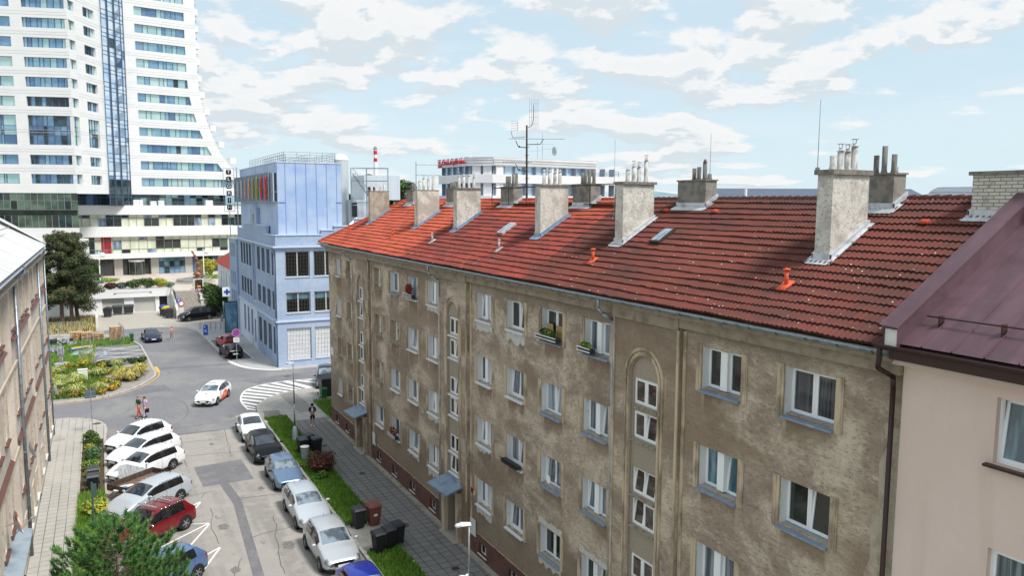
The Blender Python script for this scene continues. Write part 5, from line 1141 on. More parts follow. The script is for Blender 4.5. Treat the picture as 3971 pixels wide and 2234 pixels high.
# left glazed base
Fe=Facet(A0[:2],(-2.96,143.43)); curtain(Fe,0,20.7,12.35,17.9,1.0,(.36,.52,.78,1),['tgreen','tgblack','darkgl','tgd'],(4,1,1,1),-.15,xm='alu')
q=MB(); q.box(0,20.7,-.2,.3,10.4,12.3,0,Fe); q.box(0,20.4,-5,-.2,3,10.4,0,Fe); q.box(0,20.5,-.18,-.06,14.35,15.2,1,Fe); part('base_band',q,[M_['twhite'],M_['tgblack']],tw)
railing([Fp(U0-2,.0,15.93),Fp(U0+17.4,.0,15.93)],.62,1.6,.03,2,'steel','terrace_railing',tw)
q=MB()
for u,w,h in ((.4,1.6,1.1),(3.3,1.0,.9),(4.6,1.0,1.0),(13.0,1.3,1.1)): q.box(U0+u,U0+u+w,-1.6,-.8,15.81,15.81+h,0,Fp)
part('air_unit',q,M_['twhite'],tw)
railing([Fp(U0-9,1.2,7.35),Fp(U0-9.1,1.2,7.35)],.01,1,.01,1,'steel','sign_rail',tw) if False else None
# ================================================================ terrace, garages and stairs below the high-rise
te=MB(); te.prism([(-40,128.75),(9.42,128.75),(9.42,124.6),(12.9,124.6),(24,126.5),(24,175),(-40,175)],-.1,3.4)
struct('plaza',te,mk('plazapave','#c5bcb2',.9,brick=('X','Y',.5,.5,'#a79e94',.03,.06,.5),noises=[((.2,.5,1),'#b3a59b',.4,.62),((.5,.2,1),'#cdc6be',.5,.7,{'amt':.5})]))
gb=thing('garage_front','white garage front with two grey roller doors and a dark door set into the terrace','garage',(4,128,0))
Tg=lambda u,d,z:(u,128.22-d,z)
q=MB(); go=[(-.2,2.7,.0,2.28),(4.0,6.95,.0,2.28),(7.5,8.6,.0,2.3)]
wall(q,Tg,-8,9.15,-.05,2.35,go,.3,0,0); q.box(-8,9.3,.35,-.5,2.351,3.38,0,Tg); q.box(-8,9.3,-.52,.37,3.381,3.52,0,Tg)
part('wall',q,M_['white'],gb)
for i,o in enumerate(go): part('roller_door' if i<2 else 'door',MB().box(o[0],o[1],-.28,-.2,o[2],o[3],0,Tg),mk('roller','#b9bab5',.7,brick=('X','Z',9,.1,'#a2a39e',.01,.01,0)) if i==0 else (M_['roller'] if i==1 else M_['black']),gb)
q=MB()
for x in (1.4,6.2): q.cyl((x,127.8,3.1),(x+.3,127.8,3.1),.07)
q.cyl((1.5,127.84,3.1),(6.2,127.84,3.12),.02); part('lamp',q,M_['steel'],gb)
sw=solo('retaining_wall',MB().prism([(9.1,128.2),(9.1,118.7),(9.4,118.7),(9.4,128.2)],-.05,[3.5,1.3,1.3,3.5]),M_['white_dirty'],'white sloping side wall between the garage yard and the steps','wall')
q=MB(); n=13
for i in range(n): q.box(9.45,12.6,119.2+i*.36,124.59,i*.26-.05 if i else -.05,(i+1)*.26)
struct('steps',q,mk('stepstone','#a8a29a',.9,noises=[((4,4,4),'#8f8981',.4,.65)]))
q=MB(); q.box(12.65,15.8,121.2,121.45,0,2.3); q.box(12.65,12.9,121.45,124.5,0,3.0); q.box(12.5,15.9,121.1,121.5,2.3,2.45)
solo('planter_wall',q,M_['white_dirty'],'low white planter wall to the right of the steps','wall')
railing_t=thing('terrace_handrail','dark metal handrail along the terrace edge above the garages','handrail',(9,126,3.5))
railing([(0,128.0,3.52),(8.9,128.0,3.52)],.55,2.4,.025,2,'iron','rail',railing_t); railing([(8.9,128.0,3.52),(9.3,124.2,2.75),(9.3,120.5,1.8)],.75,.8,.025,3,'iron','rail',railing_t)
ph2=thing('stair_handrail','dark metal handrail on the right of the steps','handrail',(12.5,122,1)); railing([(12.5,124.4,3.3),(12.5,121.8,1.8)],.9,.9,.025,2,'iron','rail',ph2)
q=MB(); q.box(-1.15,-.55,113.2,121.0,.0,.45 if False else 1.3)
solo('low_wall',MB().box(-1.05,-.75,114.6,121.2,-.05,1.35),M_['white_dirty'],'low white wall between the dark pines and the garage yard','wall')
# ================================================================ vehicles
def paint(k,c,metal=.0,rough=.28): return mk(k,c,rough,metal,.5,coat=.6)
paint('p_white','#e8eaec'); paint('p_silver','#c3cad2',.3,.3); paint('p_silver2','#bcc1c6',.3,.3); mk('p_black','#08090b',.3,.0,.25,coat=.12); paint('p_blue','#7088a8',.5,.3); paint('p_deepblue','#1430a0',.3,.25); paint('p_red','#7d1018',.3,.22); paint('p_navy','#232b42',.4,.25); paint('p_graph','#2c3440',.4,.3); paint('p_scarlet','#b01c22',.2); paint('p_fusion','#5f7fae',.4,.28)
mk('cglass','#0e1216',.03,.0,1.,coat=1.); mk('cscreen','#46525c',.04,.35,1.,noises=[((1.7,1.7,1.7),'#93a0aa',.42,.6)],coat=1.); mk('cdark','#12171c',.03,.0,1.,noises=[((1.3,1.3,1.3),'#2b3848',.45,.65)],coat=1.); mk('lamp','#7d8790',.1,.3,1.,coat=1.); mk('taillamp','#8f0f12',.2,0,.8,coat=1.); mk('chrome','#c9ced3',.15,1.); mk('trim','#1b1c1f',.5); mk('plate','#eceeee',.4); mk('platebl','#1d4fa8',.4); mk('rim','#b4b8bc',.3,.8); mk('ground_trim','#3a3d40',.7)  # windscreen noise paints reflected sky and cloud into the glass colour
WHEEL={}
def wheel_meshes(r,w):
    if (r,w) in WHEEL: return WHEEL[(r,w)]
    def lat(prof,n=20,mtl=0):
        q=MB(); k=0
        for rr_,y in prof:
            for j in range(n): t=2*PI*j/n; q.v.append((rr_*math.cos(t),y,rr_*math.sin(t)))
        for i in range(len(prof)-1):
            for j in range(n): a=i*n+j; b=i*n+(j+1)%n; q.f.append((a,b,b+n,a+n)); q.m.append(mtl)
        return q
    ty=lat([(r*.62,-w/2),(r*.93,-w/2),(r,-w*.36),(r,w*.36),(r*.93,w/2),(r*.62,w/2),(r*.62,w*.3)])
    ri=lat([(0,w*.20),(r*.1,w*.30),(r*.58,w*.18),(r*.60,w*.46),(r*.64,w*.48),(r*.64,w*.1)],20)
    for k in range(5):
        t=2*PI*k/5; c,s=math.cos(t),math.sin(t)
        ri.box(r*.05,r*.6,w*.24,w*.44,-r*.07,r*.07,0,lambda x,y,z:(x*c-z*s,y,x*s+z*c))
    di=lat([(0,w*.205),(r*.57,w*.195)],20)
    WHEEL[(r,w)]=(ty.mesh('wheel',M_['rubber'],None,True),ri.mesh('rim',M_['rim'],None,False),di.mesh('brake_disc',M_['trim'],None,False)); return WHEEL[(r,w)]
def shape(kind,L,W,H):
    w=W/2
    # x measured from the nose, as a share of the length: cowl, roof front, roof rear, tail glass foot
    K={'suv':(.27,.435,.87,.955,1.0,.98,.70),'wagon':(.285,.46,.90,.97,.99,.93,.63),'hatch':(.27,.455,.84,.95,.98,.93,.66),'sedan':(.29,.47,.74,.90,.97,.92,.66),'fast':(.25,.44,.72,.93,.96,.86,.60),'van':(.17,.33,.955,.99,1.10,1.02,.78)}[kind]
    cx,rf,rr_,tb,zc,zb,zh=K; X=lambda s:L/2-L*s
    if kind!='van': zc,zb,zh=[v*H/1.50 if False else v for v in (zc,zb,zh)]
    zb=zb; zr_=H
    re=.68*w/.9*1. ; e=re*.94
    st=[ # x, w, zl, zm, zb, we, ze, zt
     (X(.0),w*.70,.34,.46,zh*.80,w*.62,zh*.88,zh*.92),
     (X(.018),w*.84,.24,.50,zh*.92,w*.74,zh*1.02,zh*1.05),
     (X(.09),w*.97,.20,.55,zh*1.10,w*.80,zh*1.21,zh*1.25),
     (X(cx*.62),w*.995,.2,.58,zb*.94,w*.84,zb*1.00,zb*1.045),
     (X(cx),w,.2,.6,zb,w*.86,zc+.01,zc+.05),
     (X(rf),w,.2,.6,zb+.015,re,zr_-.10,zr_-.025),
     (X((rf*1.25+rr_)/2.25),w,.2,.6,zb+.03,re*1.02,zr_-.065,zr_),
     (X((rf+rr_*2.2)/3.2),w,.2,.6,zb+.045,re*.99,zr_-.075,zr_-.01),
     (X(rr_),w*.99,.2,.6,zb+.065,re*.92,zr_-.12-(.04 if kind in('sedan','fast') else 0),zr_-.06-(.03 if kind in('sedan','fast') else 0)),
     (X(tb),w*.95,.24,.6,zb+.05,w*.76,zb+.10,zb+.12),
     (X(.985),w*.93,.26,.6,zb-.02,w*.74,zb+.03,zb+.05),
     (X(1.0),w*.82,.34,.55,zb-.16,w*.68,zb-.07,zb-.05)]
    if kind=='van': st[9]=(X(tb),w*.97,.24,.6,zb+.05,w*.86,zb+.10,zb+.12)
    return st
NSX,NSR=3,3
def car(name,label,cat,x,y,az,kind,L,W,H,pm,wb=None,fo=None,group=None,r=.32,rails=False,scr='cscreen',extra=None,plate=True,fx=None):
    """(x,y) = middle of the front bumper; az = direction from nose to tail measured from +X"""
    wb=wb or L*.6; fo=fo or L*.195
    cx_,cy_=x+L/2*math.cos(az),y+L/2*math.sin(az)
    t=thing(name,label,cat,(cx_,cy_,.0),az+PI,group)
    st=shape(kind,L,W,H); ring=[]
    for (xx,w,zl,zm,zb,we,ze,zt) in st:
        half=[(0,zl),(w*.8,zl),(w*.975,zl+.07),(w,zm),(w*.975,zb),(we,ze),(we*.6,ze+(zt-ze)*.75),(0,zt)]
        full=[(-a,b) for a,b in half[::-1]][:-1]+half if False else half+[(-a,b) for a,b in half[-2:0:-1]]
        ring.append([(xx,a,b) for a,b in full])
    A=np.array(ring)                       # stations x 14 x 3
    ns,nr=A.shape[:2]
    B=[]
    for i in range(ns-1):
        for k in range(NSX): f=k/NSX; B.append(A[i]*(1-f)+A[i+1]*f)
    B.append(A[-1]); B=np.array(B); C=[]
    for j in range(nr):
        for k in range(NSR): f=k/NSR; C.append(B[:,j]*(1-f)+B[:,(j+1)%nr]*f)
    G_=np.stack(C,1)
    for _ in range(2):
        nb=(np.roll(G_,1,1)+np.roll(G_,-1,1))/2; G2=G_.copy(); G2=.5*G_+.5*nb
        G3=G2.copy(); G3[1:-1]=.62*G2[1:-1]+.19*(G2[:-2]+G2[2:]); G_=G3
    n0,n1=G_.shape[:2]; V=G_.reshape(-1,3)
    def seg(j): return j//NSR        # ring segment 0..13
    P={k:MB() for k in ('body','windscreen','side_window','rear_window','headlight','tail_light','grille','lower')}
    idx=lambda i,j:i*n1+(j%n1)
    fl={k:[] for k in P}; mir={}
    for i in range(n0-1):
        si=i//NSX; sub=i%NSX
        for j in range(n1):
            s=seg(j); rs=j%NSR
            if s>=7: s_=13-s; rs_=NSR-1-rs
            else: s_,rs_=s,rs
            k='body'
            if s_==4:   # between belt and roof edge
                if 4<=si<=7:
                    k='side_window'
                    if (si==5 and sub==NSX-1 and kind!='x') or (si==7 and sub==NSX-1): k='body' if si==7 else 'pillar'
                    if si==4 and sub==0: k='body'
                if kind=='van' and si==7: k='body' if sub else 'side_window'
            elif s_ in (5,6):
                if si==4 and not (s_==5 and rs_==0): k='windscreen'
                if si==8 and not (s_==5 and rs_==0): k='rear_window'
            if s_==3 and si in (0,1) and rs_>=1 and not(si==1 and sub>1): k='headlight'
            if s_==4 and si==1 and sub<2: k='headlight'
            if s_==3 and si in (9,10) and rs_>=1: k='tail_light'
            if s_ in (1,0) or (s_==2 and rs_==0): k='lower' if kind in('suv','van') else k
            fl.setdefault(k,[]).append((idx(i,j),idx(i,j+1),idx(i+1,j+1),idx(i+1,j)))
    capF=tuple(idx(0,j) for j in range(n1)); capR=tuple(idx(n0-1,j) for j in range(n1))[::-1]
    fl['body']+= [capF,capR]
    mats={'body':pm,'windscreen':scr,'side_window':'cglass','rear_window':'cglass','headlight':'lamp','tail_light':'taillamp','pillar':'trim','lower':'ground_trim'}
    bodyo=None
    def sub_mesh(name_,faces,m):
        us=sorted({v for f in faces for v in f}); mp={v:i for i,v in enumerate(us)}; q=MB(); q.v=[tuple(V[v]) for v in us]; q.f=[tuple(mp[v] for v in f) for f in faces]; q.m=[0]*len(q.f)
        return q.mesh(name_,M_[m],None,True)
    for k in ('body','lower','windscreen','rear_window'):
        if fl.get(k): 
            o=part({'lower':'sill_trim','pillar':'door_pillar'}.get(k,k),sub_mesh(k,fl[k],mats[k]),None,t)
            if k=='body': bodyo=o
    for k in ('side_window','headlight','tail_light','pillar'):
        for sg in (-1,1):
            fs=[f for f in fl.get(k,[]) if sum(V[v][1] for v in f)*sg>0]
            if fs: part({'pillar':'door_pillar'}.get(k,k),sub_mesh(k,fs,mats[k]),None,t)
    # wheel arches, wheels
    w=W/2; ty,ri,di=wheel_meshes(r,.21)
    for xx in (L/2-fo,L/2-fo-wb):
        for sg in (-1,1):
            q=MB(); n=18; y0,y1=sg*(w-.16),sg*(w+.004)
            for k in range(n): a0,a1=2*PI*k/n,2*PI*(k+1)/n; q.face([(xx+(r+.06)*math.cos(a0),y0,r+(r+.06)*math.sin(a0)),(xx+(r+.06)*math.cos(a1),y0,r+(r+.06)*math.sin(a1)),(xx+(r+.06)*math.cos(a1),y1,r+(r+.06)*math.sin(a1)),(xx+(r+.06)*math.cos(a0),y1,r+(r+.06)*math.sin(a0))])
            q.v=[(a,b,max(c,.17)) for a,b,c in q.v]
            q.face([(xx+(r+.06)*math.cos(2*PI*k/n),y1,max(.17,r+(r+.06)*math.sin(2*PI*k/n))) for k in range(n)])
            part('wheel_arch',q,M_['trim'],t,local=True)
            o=part('wheel',ty,None,t); o.location=(xx,sg*(w-.085),r); o.rotation_euler=(0,.3 if sg>0 else 0,0 if sg>0 else PI)
            for m in (ri,di): c=part(m.name.split('.')[0],m,None,o)
    # door gaps, handles, mirrors
    q=MB()
    def col_(i,sg):   # ring column from sill to belt on one side
        js=range(2*NSR,4*NSR+1) if sg>0 else [n1-j for j in range(2*NSR,4*NSR+1)]
        return [G_[i][j%n1] for j in js]
    for i in (4*NSX+1,5*NSX+2,7*NSX+1):
        for sg in (-1,1):
            A_,B_=col_(i,sg),col_(min(i+1,n0-1),sg)
            for a,b,c,d in zip(A_,A_[1:],B_,B_[1:]):
                o_=np.array([0,sg*.004,0]); e1=a+(c-a)*.06; e2=b+(d-b)*.06; q.face([tuple(a+o_),tuple(b+o_),tuple(e2+o_),tuple(e1+o_)])
    part('door_gap',q,M_['trim'],t,local=True)
    for sg in (-1,1):
        for i in (5*NSX+1,6*NSX+2):
            if kind=='fast' and i>5*NSX+1: continue
            p=G_[i][(4*NSR-1) if sg>0 else n1-(4*NSR-1)]; part('door_handle',MB().box(p[0]-.09,p[0]+.09,p[1]-.01,p[1]+.025*sg if sg>0 else p[1]+.01,p[2]-.035,p[2]-.005) if sg>0 else MB().box(p[0]-.09,p[0]+.09,p[1]-.025,p[1]+.01,p[2]-.035,p[2]-.005),M_[pm if pm!='p_red' else pm],t,local=True)
        c=G_[4*NSX+1][(4*NSR) if sg>0 else n1-4*NSR]
        q=MB(); q.sph((c[0]+.02,c[1]+sg*.13,c[2]+.09),(.06,.12,.075),10); q.cyl((c[0],c[1],c[2]+.02),(c[0]+.02,c[1]+sg*.1,c[2]+.07),.02,n=6)
        part('mirror',q,M_[pm if extra is None or 'mirror' not in extra else extra['mirror']],t,True,True)
    # nose: grille, intake, badge, plate
    zh=st[1][4]; xf=L/2
    Vn=V[V[:,0]>L*.30]
    def nose_x(a,b):
        d=(Vn[:,1]-a)**2+(Vn[:,2]-b)**2; i=np.argsort(d)[:3]; ww=1/(d[i]+1e-4); return float((Vn[i,0]*ww).sum()/ww.sum())
    def nose_strip(w0,w1,z0,z1,off,n=12):
        q=MB()
        for k in range(n):
            for j in range(2):
                za,zb=z0+(z1-z0)*j/2,z0+(z1-z0)*(j+1)/2; wa=lambda zz:w0+(w1-w0)*(zz-z0)/(z1-z0); f0,f1=-1+2*k/n,-1+2*(k+1)/n
                q.face([(nose_x(f*wa(zz),zz)+off,f*wa(zz),zz) for f,zz in ((f0,za),(f1,za),(f1,zb),(f0,zb))])
        return q
    if not (extra and extra.get('nogrille')):
        part('grille',nose_strip(w*.44,w*.52,zh*.74,zh*.99,.012),M_['black'],t,local=True)
        q=MB(); 
        for hw,zz in ((.53,zh*1.0),(.45,zh*.73)): q.tube([(nose_x(f*hw*w,zz)+.012,f*hw*w,zz) for f in (-1,-.6,-.2,.2,.6,1)],.014,5)
        part('grille_trim',q,M_['chrome'],t,local=True)
    part('intake',nose_strip(w*.62,w*.68,.27,.40,.012),M_['black'],t,local=True)
    if plate:
        xp=nose_x(0,.47)+.015; q=MB(); q.box(xp,xp+.02,-.26,.26,.42,.53); pl_=part('number_plate',q,M_['plate'],t,local=True); part('plate_band',MB().box(xp+.021,xp+.023,.20,.255,.425,.525),M_['platebl'],pl_,local=True)
        q=MB(); q.box(-xf-.02,-xf+.02,-.26,.26,st[-1][4]-.22,st[-1][4]-.10); part('number_plate',q,M_['plate'],t,local=True)
    if rails:
        for sg in (-1,1):
            pts=[]
            for i in range(5*NSX+1,8*NSX+1,1): p=G_[i][(5*NSR) if sg>0 else n1-5*NSR]; pts.append((p[0],p[1]+0,p[2]+.055))
            part('roof_rail',MB().tube(pts,.017,5),M_[rails if isinstance(rails,str) else 'chrome'],t,True,True)
    if kind not in('van','fast'):
        p=G_[8*NSX-2][7*NSR]; part('aerial',MB().cyl((p[0],0,p[2]-.02),(p[0]-.12,0,p[2]+.16),.01,.005,5),M_['trim'],t,local=True)
    return t
GR='cars parked along the right kerb'; GL='cars parked at an angle on the left'
A90=R(90)
car('parked_car','white saloon car parked first in the kerb row, nearest the crossing','car',8.86,54.2,R(89),'sedan',4.48,1.71,1.46,'p_white',2.6,.85,GR,scr='cdark')
car('parked_car','black hatchback with swept headlights parked behind the white saloon','car',8.88,49.15,R(90.5),'hatch',4.40,1.79,1.5,'p_black',2.66,.86,GR,scr='cdark')
car('parked_car','light blue metallic hatchback parked beside the dark red shrub','car',9.02,43.9,R(90),'hatch',3.99,1.65,1.46,'p_blue',2.46,.8,GR,r=.3,extra={'mirror':'trim'})
car('parked_car','silver estate car parked between the light blue hatchback and the silver crossover','car',8.98,37.75,R(90),'wagon',4.57,1.77,1.47,'p_silver',2.58,.9,GR)
car('parked_car','silver crossover with roof rails and a blue-banded number plate, parked beside the brown bin','car',8.93,32.65,R(90.5),'suv',4.24,1.79,1.55,'p_silver2',2.65,.85,GR,.33,True)
car('parked_car','deep blue car whose roof shows at the bottom edge, in front of the silver crossover','car',8.98,27.6,R(90),'hatch',3.95,1.68,1.46,'p_deepblue',2.5,.78,GR,r=.3)
th=R(38)
car('parked_car','white crossover with dark grille, farthest of the three white cars parked at an angle','car',-.06,55.9,th,'suv',4.39,1.84,1.60,'p_white',2.64,.88,GL,.34,True,scr='cdark')
car('parked_car','white estate car between the white crossover and the white estate by the tarpaulin','car',-.02,52.75,th,'wagon',4.69,1.81,1.48,'p_white',2.69,.88,GL,.33,True,scr='cdark')
car('parked_car','white estate car standing partly behind the silver tarpaulin and rusty trailer','car',-.02,49.6,th,'wagon',4.67,1.81,1.48,'p_white',2.69,.88,GL,.33,True,scr='cdark')
car('parked_car','silver-grey estate car between the rusty trailer and the dark red crossover','car',-.15,43.75,th,'wagon',4.63,1.81,1.47,'p_silver',2.71,.93,GL,.33,True,scr='cdark')
rc=car('parked_car','dark red crossover with silver roof bars and roof rails','car',-.16,39.64,th,'suv',4.34,1.80,1.60,'p_red',2.67,.84,GL,.36,'chrome',extra={'mirror':'chrome'},scr='cdark')
q=MB(); 
for xx in (.15,-.75): q.box(xx-.04,xx+.04,-.64,.64,1.665,1.70)
part('roof_bar',q,M_['chrome'],rc,local=True)
car('parked_car','small pale blue hatchback partly hidden by the foreground pine','car',.0,33.9,th,'suv',4.02,1.72,1.52,'p_fusion',2.49,.8,GL,.32,scr='cdark')
tx=car('taxi','white estate taxi with orange door panels turning at the crossroad','car',6.72,65.75,R(64.4),'wagon',4.67,1.81,1.47,'p_white',2.69,.88,None,.33,True)
q=MB(); q.box(-.25,-.05,-.28,.28,1.50,1.60); part('roof_sign',q,M_['white'],tx,local=True)
mk('taxi_orange','#e0561f',.4)
q=MB()
for sg in (-1,1): q.prism([(.75,.25),(-.75,.27),(-.95,.62),(-.6,.88),(-.15,.86),(.2,.62),(.45,.58)],0,.004,0,lambda a,b,c:(a,sg*(.9105+c),b))
part('orange_panel',q,M_['taxi_orange'],tx,local=True)
text_part('TAXI',.22,.001,'lettering',M_['white'],tx,tuple(MW[tx.name]@Vector((-.2,.918,.55))),MW[tx.name].to_3x3()@Vector((-1,0,0)),(0,0,1))
q=MB(); q.prism([(1.25,-.12),(1.5,-.16),(1.6,.02),(1.45,.2),(1.28,.14)],0,.003,0,lambda a,b,c:(a,b,.985-.1*(a-1.25)+c)); part('bonnet_mark',q,M_['taxi_orange'],tx,local=True)
car('moving_car','dark navy electric saloon driving towards the crossing past the pallets','car',5.05,99.1,R(94),'fast',4.7,1.85,1.45,'p_navy',2.88,.85,None,.34,extra={'nogrille':True},scr='cdark')
car('parked_car','dark grey crossover at the corner of the brown house with a chrome grille','car',17.1,67.1,R(76),'suv',4.69,1.83,1.70,'p_graph',2.7,.93,None,.36,True)
car('parked_car','black estate car seen from behind in the bay by the blue building','car',11.75,89.4,R(-86),'wagon',4.57,1.77,1.46,'p_black',2.6,.9,'cars in the bay by the blue building',scr='cdark')
car('parked_car','small red car parked beyond the black estate by the blue building','car',12.0,94.7,R(-82),'suv',3.6,1.62,1.52,'p_scarlet',2.35,.7,'cars in the bay by the blue building',.29)
car('parked_van','black passenger van parked by the white garage wall below the steps','van',9.2,115.6,R(20),'van',4.95,1.85,1.88,'p_black',2.98,.92,None,.33,scr='cdark')
# rusty trailer and tarpaulin
def trailer():
    t=thing('trailer','rusty open flatbed trailer between the white estate and the silver estate','trailer',(1.35,47.75,0),R(38))
    mk('rust','#4f443c',.85,.2,noises=[((5,5,5),'#67574b',.42,.65),((14,14,14),'#4f3b30',.5,.75)]); mk('trailerbed','#6e5546',.85,noises=[((2,6,2),'#8a7060',.45,.65)])
    q=MB(); q.box(-1.5,1.5,-.72,.72,.55,.6); part('bed',q,M_['trailerbed'],t,local=True)
    for a in ((-1.5,1.5,-.76,-.721),(-1.5,1.5,.721,.76),(-1.54,-1.501,-.76,.76),(1.501,1.54,-.76,.76)): part('side_board',MB().box(*a,.56,.92),M_['rust'],t,local=True)
    ty,ri,di=wheel_meshes(.28,.21)
    for sg in (-1,1): o=part('wheel',ty,None,t); o.location=(-.1,sg*.86,.28); part('rim',ri,None,o)
    q=MB(); q.cyl((-1.5,.3,.5),(-2.3,0,.45),.03); q.cyl((-1.5,-.3,.5),(-2.3,0,.45),.03); q.cyl((-2.3,0,.45),(-2.3,0,.02),.025); part('drawbar',q,M_['rust'],t,local=True)
    b=solo('blue_bag',MB().sph((.35,46.95,.68),(.22,.14,.07),8).sph((.55,47.1,.68),(.16,.12,.06),8),mat('bagblue','#3f8fc8',.5),'blue plastic bag lying in the rusty trailer','bag')
    solo('sack_heap',MB().sph((.55,47.25,.66),(.4,.22,.07),8).sph((.2,46.85,.66),(.25,.2,.05),8).sph((.85,47.35,.65),(.2,.25,.05),8),M_['white_dirty'],'pale sacks heaped at the low end of the rusty trailer','sacks')
trailer()
def tarp():
    q=MB(); n=22; top=[];bot=[];mid=[]
    rr=random.Random(4); a=Vector((.35,48.15,0)); b=Vector((2.5,49.75,0))
    for i in range(n+1):
        t=i/n; p=a.lerp(b,t); f=.09*math.sin(i*2.1)+.05*rr.uniform(-1,1); nrm=Vector((-.616,.788,0))
        h=(1.55-1.35*abs(t-.2)) if t<.9 else .55; h=max(h,.45)
        top.append(p+nrm*(.16+.2*f)+Vector((0,0,h))); mid.append(p+nrm*(.02+f)+Vector((0,0,h*.55))); bot.append(p-nrm*(.12-f)+Vector((0,0,.12)))
    for i in range(n):
        q.face([bot[i],bot[i+1],mid[i+1],mid[i]]); q.face([mid[i],mid[i+1],top[i+1],top[i]])
    for i in range(n): q.face([top[i],top[i+1],top[i+1]+Vector((-.25,.3,-.1)),top[i]+Vector((-.25,.3,-.1))])
    solo('tarpaulin',q,mk('tarp','#d4d7da',.4,.3,noises=[((9,9,2),'#b4b8bc',.4,.65)]),'crumpled silver tarpaulin draped over the nose of the white estate next to the trailer','tarpaulin')
tarp()
# ================================================================ bins, lamps, signs, people
def wheelie(name,label,x,y,rz,m,h=1.07,w=.55,group=None,lidm=None,cat='bin'):
    t=thing(name,label,cat,(x,y,.1 if abs(x)<1e9 else 0),rz,group)
    q=MB(); a,b=w/2*.78,w/2; q.v=[(-a,-a,.06),(a,-a,.06),(a,a,.06),(-a,a,.06),(-b,-b*1.1,h*.9),(b,-b*1.1,h*.9),(b,b*1.1,h*.9),(-b,b*1.1,h*.9)]
    for f in ((0,3,2,1),(4,5,6,7),(0,1,5,4),(1,2,6,5),(2,3,7,6),(3,0,4,7)): q.f.append(f); q.m.append(0)
    q.box(-b-.02,b+.02,-b*1.1-.02,b*1.1+.02,h*.86,h*.9+.012); part('body',q,M_[m],t,local=True)
    q=MB(); c=b+.03; q.v=[(-c,-c*1.12,h*.915),(c,-c*1.12,h*.915),(c,c*1.15,h*.915),(-c,c*1.15,h*.915),(-c*.8,-c*.85,h*1.0),(c*.8,-c*.85,h*1.0),(c*.85,c*.95,h*1.02),(-c*.85,c*.95,h*1.02)]
    for f in ((0,3,2,1),(4,5,6,7),(0,1,5,4),(1,2,6,5),(2,3,7,6),(3,0,4,7)): q.f.append(f); q.m.append(0)
    part('lid',q,M_[lidm or m],t,local=True)
    part('handle',MB().cyl((-b,c*1.22,h*.93),(b,c*1.22,h*.93),.018,n=6),M_[m],t,local=True)
    for s in (-1,1): part('wheel',MB().cyl((s*(b-.02),b*.95,.1),(s*(b+.04),b*.95,.1),.1,n=12),M_['rubber'],t,local=True)
    return t
mk('bin_black','#222428',.5); mk('bin_lid','#35383f',.45); mk('bin_brown','#7c4a40',.55); mk('bin_green','#1f5a34',.5); mk('bin_grey','#8b99a0',.5,.4)
def sticker(t,mt,x,z,w,h,y): part('sticker',MB().box(x-w/2,x+w/2,y-.004,y,z-h/2,z+h/2),M_[mt],t,local=True)
b=wheelie('wheelie_bin','slim black wheelie bin with a white mark, standing left of the brown bin',10.95,37.1,R(5),'bin_black',lidm='bin_lid'); sticker(b,'white',-.02,.72,.26,.06,-.272)
b=wheelie('wheelie_bin','brown wheelie bin with a white sticker on the concrete pad',11.75,37.15,R(5),'bin_brown',1.12,.62); sticker(b,'white',.0,.66,.2,.26,-.30)
BG='black bins in a row on the grass edge'
for i,(x,y,l) in enumerate(((10.95,33.9,'black wheelie bin nearest the road in the row of three below the brown bin'),(11.55,34.15,'black wheelie bin in the middle of the row of three below the brown bin'),(12.1,34.45,'black wheelie bin nearest the pavement in the row of three below the brown bin'))):
    wheelie('wheelie_bin',l,x,y,R(8),'bin_black',1.05,.52,BG,'bin_lid')
wheelie('wheelie_bin','black bin with open-lipped lid between the lamp post and the steel dustbin',11.15,50.3,R(10),'bin_black',1.05,.56,'bins behind the red shrub','bin_lid')
wheelie('wheelie_bin','black bin farthest from the road behind the steel dustbin',11.75,51.0,R(10),'bin_black',1.05,.56,'bins behind the red shrub','bin_lid')
wheelie('wheelie_bin','black bin just behind the dark red shrub',12.0,50.0,R(10),'bin_black',1.05,.56,'bins behind the red shrub','bin_lid')
t=thing('dustbin','round ribbed galvanised dustbin in front of the black bins by the shrub','dustbin',(11.0,49.0,.1),0)
q=MB(); pr=[]
for i in range(22): pr.append((.23+.03*i/22+(.008 if i%2 else 0),.02+.8*i/22))
q.lathe((0,0,0),pr,20); part('drum',q,M_['galv'],t,True,True); part('lid',MB().lathe((0,0,.82),[(.29,0),(.3,.04),(.2,.07),(0,.08)],18),M_['white_dirty'],t,True,True)
for s in (-1,1): part('handle',MB().tube([(s*.27,-.06,.6),(s*.32,0,.6),(s*.27,.06,.6)],.01,5),M_['steel'],t,local=True)
LG='black bins on the left planting strip'
wheelie('wheelie_bin','black bin with white stickers at the left, nearer of the two by the flower bed',-1.02,48.7,R(2),'bin_black',1.08,.6,LG,'bin_lid'); 
wheelie('wheelie_bin','black bin at the left, the farther of the two by the flower bed',-1.02,50.0,R(2),'bin_black',1.08,.6,LG,'bin_lid')
wheelie('waste_bin','green bin at the far corner of the brown house beside the dark crossover',16.05,63.9,R(0),'bin_green',.95,.5,None,None)
wheelie('container','tall black container at the corner of the brown house in front of the dark crossover',16.6,64.9,R(0),'bin_black',1.75,1.3,None,None,'container')
t=wheelie('waste_bin','green litter bin on the kerb by the pallets',2.75,101.2,R(0),'bin_green',.95,.45)
